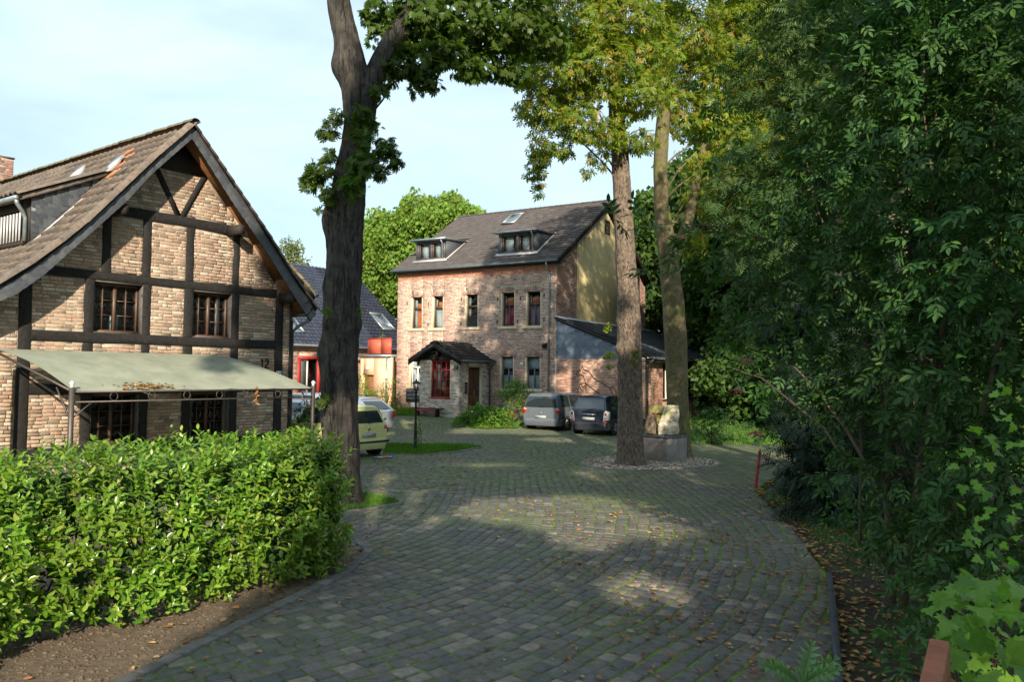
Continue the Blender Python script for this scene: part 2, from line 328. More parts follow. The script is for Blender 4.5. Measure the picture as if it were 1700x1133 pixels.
M['bushlt'] = leafmat('fresh_green_leaf', [(.09, .20, .02), (.13, .26, .03), (.07, .15, .02), (.16, .28, .04)], .5, .35, .3)
M['grass'] = leafmat('grass_blade', [(.08, .20, .015), (.11, .25, .02), (.07, .16, .015)], .6, .35, .3)
M['deadleaf'] = leafmat('fallen_leaf', [(.35, .16, .06), (.26, .11, .045), (.42, .24, .10), (.18, .08, .04), (.45, .30, .10), (.30, .20, .12)], .8, .15, .2, (1.1, .9, .6))
M['berry'] = mat('dark_berry', (.05, .012, .018), .4)
# ================================================================ ground
def gsheet(name, poly, z, m, kind='structure', parent=None, sub=.0, label=None):
    """flat sheet following the gentle rise of the yard: triangulated strips in y"""
    poly = [tuple(p) for p in poly]
    ys = sorted(set([p[1] for p in poly])); mb = MB()
    lo, hi = ys[0], ys[-1]
    ext = [y for y in np.arange(34, 44, 1.) if lo < y < hi]; ys = sorted(set(ys+ext+list(np.arange(lo, hi, max((hi-lo)/60, .25)))))
    def span(y):
        xs = []
        n = len(poly)
        for i in range(n):
            (x0, y0), (x1, y1) = poly[i], poly[(i+1) % n]
            if (y0 <= y < y1) or (y1 <= y < y0): xs.append(x0+(x1-x0)*(y-y0)/(y1-y0))
        return (min(xs), max(xs)) if xs else None
    for a, b in zip(ys[:-1], ys[1:]):
        s0 = span(a+1e-6); s1 = span(b-1e-6)
        if not s0 or not s1: continue
        za, zb = float(hgt(a))+z, float(hgt(b))+z
        mb.add([(s0[0], a, za), (s0[1], a, za), (s1[1], b, zb), (s1[0], b, zb)], [(0, 1, 2, 3)])
    return mb.build(name, m, parent, label=label, kind=kind)
mb = MB()
ys = [-500, -60, 0, 30, 34]+list(np.arange(35, 44))+[60, 120, 900]
for a, b in zip(ys[:-1], ys[1:]): mb.add([(-700, a, float(hgt(a))-.03), (700, a, float(hgt(a))-.03), (700, b, float(hgt(b))-.03), (-700, b, float(hgt(b))-.03)], [(0, 1, 2, 3)])
mb.build('ground', M['grassg'], kind='structure')

ROADR = [(1.9, 4.4), (2.66, 6.5), (3.4, 8.4), (4.12, 10.3), (4.65, 13.1), (5.05, 15.3), (5.41, 17.5), (6.4, 19.5), (8.5, 21.5), (11.5, 23.5)]
ROADL = [(-3.35, 4.4), (-3.25, 6.4), (-2.9, 7.5), (-2.13, 10.0), (-2.05, 11.2), (-2.6, 12.0), (-7.5, 12.4)]
ROAD = ROADR+[(11.5, 28.5), (7.2, 29.5), (6.6, 34), (7.0, 44.6), (-12, 46), (-13, 30), (-12, 16), (-7.5, 12.4)]+ROADL[:-1][::-1]
base = gsheet('road_bed', ROAD, -.004, M['joint'])
ISL = [(-2.12, 15.2), (-2.3, 15.75), (-2.9, 16.3), (-4.0, 16.6), (-5.5, 16.4), (-5.5, 14.0), (-3.6, 14.0), (-2.7, 14.45)]
LAWN = [(-3.95, 24.4), (-2.75, 24.0), (-1.7, 25.3), (-1.0, 26.9), (-1.6, 27.6), (-4.4, 27.4)]
GRAV = [(3.85+1.8*math.cos(t), 22.9+1.9*math.sin(t)) for t in np.linspace(0, 2*math.pi, 28, endpoint=False)]
GRAV = [(x+(.5 if x > 5 else 0), y+(x-4)*.25) for x, y in GRAV]
BED = [(-2.75, 36.3), (-1.2, 35.5), (.25, 35.9), (.6, 37.6), (.2, 41.2), (-1.5, 42.6), (-2.9, 41.5)]
HB = [(-8.3, 41.3), (-4.9, 41.3), (-5.0, 44.3), (-5.2, 46.8), (-11.5, 49), (-11.5, 43)]
# setts laid in long courses that bend with the lane
def inside_road(x, y):
    k = inpoly(x, y, ROAD)
    for P in (ISL, LAWN, GRAV, BED, HB): k &= ~inpoly(x, y, P)
    return k
cx, cy = -9., 15.
PX, PY, PA, PW, PL = [], [], [], [], []
rr = 2.2
while rr < 20.5:
    wd = rng.uniform(.165, .20)
    s = -1.45*rr+rng.uniform(0, .2); end = 31.
    ls = rng.uniform(.15, .25, int((end-s)/.17)); ss = s+np.cumsum(ls)-ls/2
    a = np.where(ss < 0, ss/rr, 0.)
    x = np.where(ss < 0, cx+rr*np.cos(a), cx+rr); y = np.where(ss < 0, cy+rr*np.sin(a), cy+ss)
    wob = (.03*np.sin(ss*1.7+rr*3)+.02*np.sin(ss*4.1+rr))*np.clip((1.5-ss)/4, .12, 1); x = x+wob*np.cos(a); y = y+wob*np.sin(a)
    PX.append(x); PY.append(y); PA.append(a); PW.append(np.full(len(ss), wd)); PL.append(ls); rr += wd
for i_ in range(len(PX)):
    k_ = PY[i_] < 15.6+1.25*(PX[i_]+3); PX[i_], PY[i_], PA[i_], PW[i_], PL[i_] = [q[k_] for q in (PX[i_], PY[i_], PA[i_], PW[i_], PL[i_])]
yy = 14.8
while yy < 46.2:      # beyond the bend the courses run across the yard
    wd = rng.uniform(.15, .19); ls = rng.uniform(.16, .27, 125); ss = -13+np.cumsum(ls)-ls/2; y = yy+.05*np.sin(ss*.9+yy)+.10*np.sin(ss*.33)+.05*ss*.6
    k_ = y >= 15.6+1.25*(ss+3)+.12
    PX.append(ss[k_]); PY.append(y[k_]); PA.append(np.full(k_.sum(), math.pi/2+.03)); PW.append(np.full(k_.sum(), wd)); PL.append(ls[k_]); yy += wd
PX, PY, PA, PW, PL = map(np.concatenate, (PX, PY, PA, PW, PL))
k = inside_road(PX, PY) & (PY > 4.6) & (PY < 46.2) & (np.abs(PX) < PY*.72+1.0)
PX, PY, PA, PW, PL = PX[k], PY[k], PA[k], PW[k], PL[k]; N = len(PX)
jw = rng.uniform(.014, .026, N)
sx = np.stack([np.cos(PA), np.sin(PA), np.zeros(N)], -1); sy = np.stack([-np.sin(PA), np.cos(PA), np.zeros(N)], -1); sz = np.tile([0, 0, 1.], (N, 1))
tl = rng.normal(0, .013, (N, 2)); sz = norm(sz+sx*tl[:, :1]+sy*tl[:, 1:]); 
yaw = rng.normal(0, .03, N)[:, None]; sx, sy = sx+sy*yaw, sy-sx*yaw
hh = .036+rng.uniform(0, .006, N)
R = np.stack([sx*(PW-jw)[:, None], sy*(PL-jw*.8)[:, None], sz*hh[:, None]], -1)
T = np.stack([PX, PY, hgt(PY)-.03], -1)
tv, tf = boxtpl(.085, .28)
road = thing('road', (0, 0, 0), 0, kind='structure')
vis = (np.abs(PX*1300/PY) < 830) & (PY > 6.7) & (PX > -3.2+.1*(PY-6)) & (PX < 4)
key = np.where(vis, PY, PY+100)
nr = PY < 17
pieces('paving_stone', 'paving_stones', tv, tf, R[nr], T[nr], M['sett'], road, 300, key[nr])
tv2 = np.array([(-.47, -.47, 1), (.47, -.47, 1), (.47, .47, 1), (-.47, .47, 1), (-.5, -.5, .3), (.5, -.5, .3), (.5, .5, .3), (-.5, .5, .3)]); tf2 = np.array([(0, 1, 2, 3), (4, 5, 1, 0), (5, 6, 2, 1), (6, 7, 3, 2), (7, 4, 0, 3)])
V, Fc = inst(tv2, tf2, R[~nr], T[~nr]); link('far_paving_stones', fastmesh('far_paving_stones', V, Fc, M['sett']), road)['kind'] = 'stuff'

# soil bed, verges
gsheet('flower_bed', [(-12, 3.5), (-3.32, 3.5), (-3.22, 6.4), (-2.87, 7.5), (-2.1, 10.0), (-2.02, 11.0), (-2.5, 11.9), (-12, 12.2)], -.008, M['soil'])
gsheet('verge_right', [(1.95, 4.0), (14, 4.0), (16, 21), (9.6, 21.7), (6.5, 19.3), (5.47, 17.5), (5.1, 15.3), (4.7, 13.1), (4.17, 10.3), (2.72, 6.5)], -.004, M['litter'])
gsheet('tree_island', ISL, .02, M['grassg']); gsheet('lamp_lawn', LAWN, .02, M['grassg'])
gsheet('gravel_bed', GRAV, .0, M['soil']); gsheet('shrub_bed', BED, .03, M['grassg']); gsheet('house_lawn', HB, .02, M['grassg'])
# clods on the soil and gravel round the trees
def icotpl():
    t = (1+5**.5)/2; V = np.array([(-1, t, 0), (1, t, 0), (-1, -t, 0), (1, -t, 0), (0, -1, t), (0, 1, t), (0, -1, -t), (0, 1, -t), (t, 0, -1), (t, 0, 1), (-t, 0, -1), (-t, 0, 1)])/1.902
    Fc = np.array([(0, 11, 5), (0, 5, 1), (0, 1, 7), (0, 7, 10), (0, 10, 11), (1, 5, 9), (5, 11, 4), (11, 10, 2), (10, 7, 6), (7, 1, 8), (3, 9, 4), (3, 4, 2), (3, 2, 6), (3, 6, 8), (3, 8, 9), (4, 9, 5), (2, 4, 11), (6, 2, 10), (8, 6, 7), (9, 8, 1)])
    return V, Fc
IV, IF = icotpl()
def randrot(n):
    q = norm(rng.normal(size=(n, 4))); a, b, c, d = q.T
    return np.stack([np.stack([1-2*(c*c+d*d), 2*(b*c-a*d), 2*(b*d+a*c)], -1), np.stack([2*(b*c+a*d), 1-2*(b*b+d*d), 2*(c*d-a*b)], -1), np.stack([2*(b*d-a*c), 2*(c*d+a*b), 1-2*(b*b+c*c)], -1)], 1)
def pebbles(name, n, box, test, m, s0, s1, z=0., flat=.6):
    x = rng.uniform(box[0], box[1], n); y = rng.uniform(box[2], box[3], n); k = test(x, y); x, y = x[k], y[k]; n = len(x)
    s = rng.uniform(s0, s1, n)*rng.uniform(.5, 1, n)
    Rr = randrot(n)*s[:, None, None]; Rr[:, 2, :] *= flat
    V, Fc = inst(IV, IF, Rr, np.stack([x, y, z+hgt(y)], -1))
    o = link(name, fastmesh(name, V, Fc, m)); o['kind'] = 'stuff'; return o
pebbles('gravel', 5200, (1.5, 7, 20, 26), lambda x, y: inpoly(x, y, GRAV), M['gravel'], .025, .055, .01)
pebbles('soil_clods', 7000, (-6, -1.9, 5, 12), lambda x, y: inpoly(x, y, [(-6, 5), (-3.3, 5), (-3.2, 6.4), (-2.87, 7.5), (-2.1, 10.), (-2.05, 11), (-6, 12)]), M['soil'], .008, .03, -.005)
# kerbs
def kerb(name, line, wd, ht, ln, z=0., m='kerb'):
    root = thing(name, (0, 0, 0), 0, kind='structure'); Rs, Ts = [], []
    P = [np.array(p) for p in line]; d = [0]
    for a, b in zip(P[:-1], P[1:]): d.append(d[-1]+np.linalg.norm(b-a))
    s = 0
    while s < d[-1]-ln*.6:
        L = ln*rng.uniform(.9, 1.1); e = min(s+L, d[-1]); 
        def at_(q):
            i = min(max(np.searchsorted(d, q)-1, 0), len(P)-2); t = (q-d[i])/(d[i+1]-d[i]); return P[i]*(1-t)+P[i+1]*t
        a, b = at_(s), at_(e); v = (b-a); l = np.linalg.norm(v); v /= l; c = (a+b)/2
        Rs.append(np.stack([np.array([v[0], v[1], 0])*(l-.012), np.array([-v[1], v[0], 0])*wd*rng.uniform(.92, 1.05), np.array([0, 0, ht*rng.uniform(.93, 1.05)])], -1)); Ts.append([c[0], c[1], float(hgt(c[1]))+z]); s = e
    pieces('kerb_stone', 'kerb_stones', *boxtpl(.06, .12), np.array(Rs), np.array(Ts), M[m], root, 300)
kerb('bed_kerb', [(-3.22, 5.5), (-3.12, 6.4), (-2.8, 7.5), (-2.05, 10.0), (-1.98, 11.2), (-2.3, 11.9)], .13, .065, .24, -.03)
kerb('verge_kerb', [(2.3, 5.4), (2.70, 6.5), (3.44, 8.4), (4.15, 10.3)], .07, .11, 1.0, -.03, 'edging')
kerb('island_kerb', [(-3.6, 13.95), (-2.72, 14.4), (-2.1, 15.15), (-2.28, 15.78), (-2.9, 16.35), (-4, 16.7)], .08, .06, .5, -.02)
kerb('lawn_kerb', [(-3.95, 24.35), (-2.75, 23.95), (-1.65, 25.25), (-.95, 26.9)], .10, .06, .5, -.02)
kerb('gravel_kerb', [(p[0], p[1]) for p in GRAV]+[GRAV[0]], .09, .05, .35, -.025)
for i in range(9):
    y = 28.+i*.55; kerb('parking_strip', [(-4.6-.02*i, y), (-1.6+.12*i, y-.25)], .09, .047, .6, -.03) if i % 2 == 0 else None
# grass blades on islands and lawns
gv = np.array([(-.5, 0, 0), (.5, 0, 0), (.28, .12, .6), (-.28, .12, .6), (0, .4, 1.)]); gf = [(0, 1, 2, 3), (3, 2, 4)]
def grass(name, n, box, test, h0, h1, z=.0, m='grass', w=.008):
    x = rng.uniform(box[0], box[1], n); y = rng.uniform(box[2], box[3], n); k = test(x, y); x, y = x[k], y[k]; n = len(x)
    a = rng.uniform(0, 2*math.pi, n); h = rng.uniform(h0, h1, n); ww = w*(1+y/12)
    le = rng.uniform(.1, .8, n)*h
    R = np.zeros((n, 3, 3)); R[:, 0, 0] = np.cos(a)*ww; R[:, 1, 0] = np.sin(a)*ww; R[:, 0, 1] = -np.sin(a)*le; R[:, 1, 1] = np.cos(a)*le; R[:, 2, 2] = h
    V, Fc = inst(gv, gf, R, np.stack([x, y, z+hgt(y)], -1)); o = link(name, fastmesh(name, V, Fc, M[m])); o['kind'] = 'stuff'
grass('island_grass', 9000, (-5.6, -2, 13.9, 16.7), lambda x, y: inpoly(x, y, ISL), .04, .12)
grass('lawn_grass', 12000, (-4.5, -.9, 24, 27.7), lambda x, y: inpoly(x, y, LAWN), .05, .13)
grass('house_grass', 9000, (-11.5, -4.8, 41, 49), lambda x, y: inpoly(x, y, HB), .1, .35, .02)
grass('bed_grass', 4000, (-3, .8, 35, 43), lambda x, y: inpoly(x, y, BED), .05, .13, .02)
grass('garden_grass', 26000, (6.6, 22, 21.5, 50), lambda x, y: ((y > 28.6) | (x > 11.6)), .06, .16, -.03)
grass('verge_grass', 15000, (4.3, 9, 11, 21), lambda x, y: inpoly(x, y, [(4.75, 12.0), (5.15, 15.3), (5.5, 17.5), (6.6, 19.3), (9, 20.5), (9, 14), (7, 11)]) & (rng.random(len(x)) < .55), .05, .13, -.01)
grass('joint_moss', 14000, (-3, 4.5, 6.4, 18), lambda x, y: inside_road(x, y) & (rng.random(len(x)) < .8), .012, .03, -.015, w=.005)
# fallen leaves
lv = np.array([(0, -.5, 0), (.24, -.15, .10), (.20, .25, .06), (0, .55, .02), (-.20, .25, .12), (-.24, -.15, .04), (0, 0, -.02)]); lf = [(0, 1, 6), (1, 2, 6), (2, 3, 6), (3, 4, 6), (4, 5, 6), (5, 0, 6)]
def fallen(name, n, sampler, s0, s1, z=.02, zf=None):
    x, y = sampler(n); n = len(x); a = rng.uniform(0, 6.28, n); s = rng.uniform(s0, s1, n); t = rng.normal(0, .35, (n, 2))
    zz = norm(np.stack([t[:, 0], t[:, 1], np.ones(n)], -1)); d = np.stack([np.cos(a), np.sin(a), np.zeros(n)], -1)
    R = frames(d, zz)*s[:, None, None]; R[:, :, 2] *= rng.uniform(.4, 2.5, n)[:, None]
    V, Fc = inst(lv, lf, R, np.stack([x, y, z+hgt(y)], -1)); o = link(name, fastmesh(name, V, Fc, M['deadleaf'])); o['kind'] = 'stuff'
def samp_r(n):
    y = rng.uniform(6, 27, n); r = rng.random(n)**1.7; xr = np.interp(y, [p[1] for p in ROADR], [p[0] for p in ROADR])
    x = xr-r*6.5*rng.uniform(.4, 1, n); k = inside_road(x, y); return x[k], y[k]
fallen('fallen_leaves', 1500, samp_r, .03, .075, .022)
def samp_clump(n):
    c = np.stack([rng.uniform(.8, 4, 60), rng.uniform(6.6, 13, 60)], -1); i = rng.integers(0, 60, n); x = c[i, 0]+rng.normal(0, .25, n); y = c[i, 1]+rng.normal(0, .3, n)
    k = inside_road(x, y); return x[k], y[k]
fallen('leaf_drifts', 600, samp_clump, .03, .085, .03)
def samp_v(n):
    y = rng.uniform(5, 20, n); xr = np.interp(y, [p[1] for p in ROADR], [p[0] for p in ROADR]); return xr+.05+rng.random(n)**1.4*3.5, y
fallen('verge_leaves', 3000, samp_v, .05, .11, .012)
def samp_s(n):
    y = rng.uniform(6, 14, n); xr = np.interp(y, [6.4, 7.5, 10, 11.2, 14], [-3.2, -2.9, -2.1, -2, -2.6]); return xr+rng.normal(0, .35, n), y
fallen('bed_leaves', 90, samp_s, .05, .10, .02)
fallen('yard_leaves', 900, lambda n: (rng.uniform(-4, 3, n), rng.uniform(12, 32, n)), .05, .10, .022)

# ================================================================ timber framed house
A12 = 53.833; A = Fr((-5.991, 21.328), A12)
H12 = thing('timber_framed_house', (A.o[0], A.o[1], 0), A12, 'old brick and black timber framed gable house with brown tiled roof, behind the awning', 'house')
ROOF = [(-8.9, 3.16), (-7.4, 4.28), (-6.85, 4.72), (-6.29, 5.24), (-5.75, 5.80), (-5.09, 6.58), (-4.38, 7.42), (-3.5, 8.38), (-2.11, 6.90), (-1.31, 6.05), (-.59, 5.2), (.3, 4.30)]
RU = [p[0] for p in ROOF]; RZ = [p[1] for p in ROOF]
def rtop(u): return float(np.interp(u, RU, RZ))
def wall_cols(mb, top, openings, u0, u1, zb, y0, y1, extra=()):
    br = sorted(set([u0, u1]+[o for r in openings for o in r[:2]]+[e for e in extra if u0 < e < u1]))
    for a, b in zip(br[:-1], br[1:]):
        m = (a+b)/2; ops = sorted([(r[2], r[3]) for r in openings if r[0] <= m <= r[1]]); z = zb
        for o0, o1 in ops:
            if o0 > z: mb.prism([(a, z), (b, z), (b, o0), (a, o0)], y0, y1)
            z = o1
        mb.prism([(a, z), (b, z), (b, top(b)), (a, top(a))], y0, y1)
def brick_rows(u0, u1, z0, z1, blocks, course=.0775, L=.25, top=None, hd=.065, jl=.012, poly=None, jit=.15):
    """centres and lengths of bricks in running bond, cut round blocks (u0,u1,z0,z1)"""
    out = []; z = z0; i = 0
    while z+course <= z1+1e-6:
        zc = z+course/2; iv = [(u0, u1)]
        if top is not None:
            us = np.linspace(u0, u1, 300); ok = np.array([top(u) > z+course+.02 for u in us]); iv = []
            st = None
            for u, o_ in zip(us, ok):
                if o_ and st is None: st = u
                if not o_ and st is not None: iv.append((st, u)); st = None
            if st is not None: iv.append((st, u1))
        for b in blocks:
            if b[2]-hd*.45 < zc < b[3]+hd*.45:
                nv = []
                for a, c in iv:
                    if b[1] <= a or b[0] >= c: nv.append((a, c)); continue
                    if b[0]-a > .03: nv.append((a, b[0]))
                    if c-b[1] > .03: nv.append((b[1], c))
                iv = nv
        for a, c in iv:
            u = a-(L/2*(i % 2))-rng.uniform(0, L*.3)
            while u < c:
                l = L*rng.uniform(1-jit, 1+jit*.4) if rng.random() > .12 else L*.5
                s, e = max(u, a), min(u+l, c)
                if e-s > .035: out.append(((s+e)/2, zc, e-s-jl))
                u += l
        z += course; i += 1
    return np.array(out)
def brick_mats(B, hd=.065, dep=.016, y=.0, yj=.004, side=0, x=0.):
    N = len(B); h = hd*rng.uniform(.92, 1.06, N); pr = dep*rng.uniform(.7, 1.25, N)
    R = np.zeros((N, 3, 3)); T = np.zeros((N, 3))
    if side == 0: R[:, 0, 0] = B[:, 2]; R[:, 2, 1] = h; R[:, 1, 2] = -pr; T[:, 0] = B[:, 0]; T[:, 1] = y+.003; T[:, 2] = B[:, 1]
    elif side == 1: R[:, 1, 0] = B[:, 2]; R[:, 2, 1] = h; R[:, 0, 2] = pr; T[:, 0] = x-.003; T[:, 1] = B[:, 0]; T[:, 2] = B[:, 1]
    else: R[:, 1, 0] = -B[:, 2]; R[:, 2, 1] = h; R[:, 0, 2] = -pr; T[:, 0] = x+.003; T[:, 1] = B[:, 0]; T[:, 2] = B[:, 1]
    T += rng.normal(0, .0012, (N, 3)); return R, T
BT = boxtpl(.06, .35)
WIN12 = [(-5.33, -4.22, 3.33, 4.47), (-2.98, -1.90, 3.33, 4.47), (-5.32, -4.24, .86, 1.99), (-2.95, -1.90, .86, 1.99)]
W = MB(); wtop = lambda u: rtop(u)-.22
wall_cols(W, wtop, WIN12, -8.3, 0, 0, .0, .30, RU)
wall12 = W.build('wall', M['mortar'], H12)
mb = MB(); mb.prism([(-8.3, 0), (-8, 0), (-8, 3.55), (-8.3, 3.4)], .3, 11); mb.prism([(-.3, 0), (0, 0), (0, 4.2), (-.3, 4.4)], .3, 11); mb.prism([(-8.3, 0), (0, 0)]+[(u, rtop(u)-.22) for u in RU[::-1] if -8.3 < u < 0], 11, 11.3)
mb.build('rear_wall', M['mortar'], H12)
MB().box(-8, -.3, .6, 10.8, 2.95, 3.05).build('floor', M['interior'], H12)
MB().box(-8, -.3, 2.6, 2.7, .05, 4.2).build('inner_wall', M['interior'], H12)
POST = [(-6.81, -6.57, .0, 4.68), (-5.53, -5.33, .86, 4.49), (-4.22, -4.05, .86, 5.98), (-3.2, -2.98, .86, 5.98), (-1.90, -1.70, .86, 5.98), (-.57, -.33, .0, 4.49), (-5.18, -5.0, 4.68, 5.98)]
POST = [(-6.81, -6.57, .0, 4.5), (-.57, -.33, .0, 4.5), (-.10, .0, .0, 3.9)]
for z0, z1 in ((.87, 1.99), (2.21, 3.10), (3.33, 4.49)):
    for u0, u1 in ((-5.53, -5.33), (-4.23, -4.05), (-3.2, -2.98), (-1.90, -1.70)): POST.append((u0, u1, z0, z1))
for u0, u1 in ((-5.18, -5.0), (-4.26, -4.07), (-3.19, -3.0), (-1.9, -1.73)): POST.append((u0, u1, 4.68, 5.98))
BEAM = [(-4.98, -1.50, 5.98, 6.22), (-6.57, -.57, 4.49, 4.68), (-6.57, -.57, 3.11, 3.33), (-6.57, -.57, 1.99, 2.21), (-6.57, -.57, .65, .87), (-6.8, -.33, 0, .12)]
def wobbeam(u0, u1, z0, z1, horiz):
    """hewn timber: edges wander a little"""
    mb = MB(); n = 9; L = (u1-u0) if horiz else (z1-z0); rows = []
    y0, y1 = .05, -.036-rng.uniform(0, .006)
    for i in range(n+1):
        t = i/n; w1, w2, w3 = rng.normal(0, .006, 3)
        if horiz:
            u = u0+(u1-u0)*t; q = [(u, y0, z0+w1), (u, y1+.012, z0+w1), (u, y1, z0+w1+.014), (u, y1, z1+w2-.014), (u, y1+.012, z1+w2), (u, y0, z1+w2)]
        else:
            z = z0+(z1-z0)*t; q = [(u0+w1, y0, z), (u0+w1, y1+.012, z), (u0+w1+.014, y1, z), (u1+w2-.014, y1, z), (u1+w2, y1+.012, z), (u1+w2, y0, z)]
        rows.append(q)
    mb.grid(rows); mb.add(rows[0], [(0, 1, 2, 3, 4, 5)]); mb.add(rows[-1], [(5, 4, 3, 2, 1, 0)])
    return mb
for p in POST: wobbeam(*p, False).build('timber_post', M['timber'], H12)
for p in BEAM: wobbeam(*p, True).build('timber_beam', M['timber_h'], H12)
for a, b in (((-4.05, 7.30), (-3.42, 6.20)), ((-2.75, 7.34), (-3.33, 6.20))): MB().beam((a[0], -.013, a[1]), (b[0], -.013, b[1]), .045, .13, (1, 0, .5)).build('brace', M['timber'], H12)
MB().prism([(-4.15, 7.28), (-2.7, 7.28), (-3.48, 8.1)], -.05, -.004).build('gable_boarding', M['dark_wood'], H12)
bl = POST+BEAM+[(w_[0], w_[1], w_[2], w_[3]) for w_ in WIN12]+[(-4.4, -2.5, 7.28, 9)]
Bk = brick_rows(-8.3, -.10, .05, 8., bl, top=lambda u: rtop(u)-.3, jl=.018)
R, T = brick_mats(Bk, hd=.061)
key = np.where((Bk[:, 1] > 2.9), -Bk[:, 2]+(Bk[:, 0]+8)*.02+rng.random(len(Bk))*.03, 5)
pieces('brick', 'bricks', *BT, R, T, M['brick_old'], wall12, 300, key)
def leafwin(parent, u0, u1, z0, z1, y, cols=4, rows=3, m='brown_wood', open_=None):
    y += .05
    """two casements with glazing bars, set back in the opening"""
    f = MB(); t = .045
    f.box(u0, u1, y, y+.07, z0, z0+t); f.box(u0, u1, y, y+.07, z1-t, z1); f.box(u0, u0+t, y, y+.07, z0+t, z1-t); f.box(u1-t, u1, y, y+.07, z0+t, z1-t)
    um = (u0+u1)/2; f.box(um-.035, um+.035, y-.012, y+.07, z0+t, z1-t); f.box(u0-.02, u1+.02, y-.06, y, z0-.03, z0+.03)
    fr = f.build('window', M[m], parent)
    half = cols//2
    for a, b in ((u0+t, um-.035), (um+.035, u1-t)):
        for c in range(1, half):
            x = a+(b-a)*c/half; MB().box(x-.010, x+.010, y+.012, y+.05, z0+t, z1-t).build('glazing_bar', M[m], fr)
        for r in range(1, rows):
            z = z0+t+(z1-z0-2*t)*r/rows; MB().box(a, b, y+.015, y+.047, z-.010, z+.010).build('glazing_bar', M[m], fr)
        for c in range(half):
            for r in range(rows):
                xa, xb = a+(b-a)*c/half, a+(b-a)*(c+1)/half; za, zb = z0+t+(z1-z0-2*t)*r/rows, z0+t+(z1-z0-2*t)*(r+1)/rows
                MB().box(xa, xb, y+.026, y+.030, za, zb).build('pane', M['glass'], fr)
    return fr
for w_ in WIN12:
    for q in ((w_[0], w_[0]+.018, w_[2], w_[3]), (w_[1]-.018, w_[1], w_[2], w_[3]), (w_[0]+.018, w_[1]-.018, w_[3]-.018, w_[3]), (w_[0]+.018, w_[1]-.018, w_[2], w_[2]+.018)): MB().box(q[0], q[1], -.01, .18, q[2], q[3]).build('window_lining', M['lining'], H12)
    leafwin(H12, w_[0]+.02, w_[1]-.02, w_[2]+.03, w_[3]-.02, .13)
MB().box(-4.75, -4.6, .35, .5, 3.4, 3.75).build('indoor_ornament', M['curtain'], H12)
for u in (-2.15,): MB().box(u, u+.1, .3, .34, 3.36, 4.4).build('curtain', M['curtain'], H12)
# roof deck with soffit, verge boards, slates, tiles
def offp(prof, d): return [(u, z-d) for u, z in prof]
RY0, RY1 = -.6, 12.
dk = MB(); lo = offp(ROOF, .24); hi = offp(ROOF, .10)
for (a, b, c, d_) in zip(hi[:-1], hi[1:], lo[:-1], lo[1:]): dk.prism([c, d_, b, a], RY0+.03, RY1)
roof12 = dk.build('roof', M['soffit'], H12)
vb = MB()
Lv = [(-8.9, 2.95), (-7.15, 3.95), (-6.68, 4.36), (-6.02, 5.08), (-5.03, 6.18), (-4.46, 6.92), (-3.5, 7.98), (-2.32, 6.62), (-1.2, 5.42), (-.1, 4.12), (.12, 3.88)]
Hv = [(u, rtop(u)-(.17 if u < -3.5 else .07)) for u, _ in Lv]; Hv[-1] = (.3, 4.22)
for i in range(len(Lv)-1): vb.prism([Lv[i], Lv[i+1], Hv[i+1], Hv[i]], RY0-.02, RY0+.03)
vb.build('bargeboard', M['dark_wood'], roof12)
# slates hung on the verge boards
Rs, Ts = [], []
for row in (0, 1):
    for i in range(len(Lv)-1):
        a0, a1 = np.array(Lv[i]), np.array(Lv[i+1]); b0, b1 = np.array(Hv[i]), np.array(Hv[i+1]); n = max(1, round(np.linalg.norm(a1-a0)/.16))
        for k_ in range(n):
            t = (k_+.5+.3*row)/n
            if t > 1: continue
            lo_, hi_ = a0+(a1-a0)*t, b0+(b1-b0)*t; c = lo_+(hi_-lo_)*(.20+.36*row); dr = (a1-a0)/np.linalg.norm(a1-a0)
            xa = np.array([dr[0], 0, dr[1]]); za = np.array([0, -1., .0]); ya = np.cross(za, xa); h_ = np.linalg.norm(hi_-lo_)*.40
            Rs.append(np.stack([xa*.165, ya*h_*.95, za*.008], -1)); Ts.append([c[0], RY0-.022-.006*(1-row)-.004*(k_ % 2), c[1]])
st = np.array([(-.5, .5, 0), (.5, .5, 0), (.5, -.40, 0), (.38, -.48, 0), (0, -.5, 0), (-.38, -.48, 0), (-.5, -.40, 0)]); sv = np.concatenate([st, st+[0, 0, 1]])
sf = [(0, 1, 2, 3, 4, 5, 6)[::-1], tuple(range(7, 14))]+[(i, (i+1) % 7, 7+(i+1) % 7, 7+i) for i in range(7)]
pieces('slate', 'slates', sv, sf, np.array(Rs), np.array(Ts), M['slate'], roof12, 300)
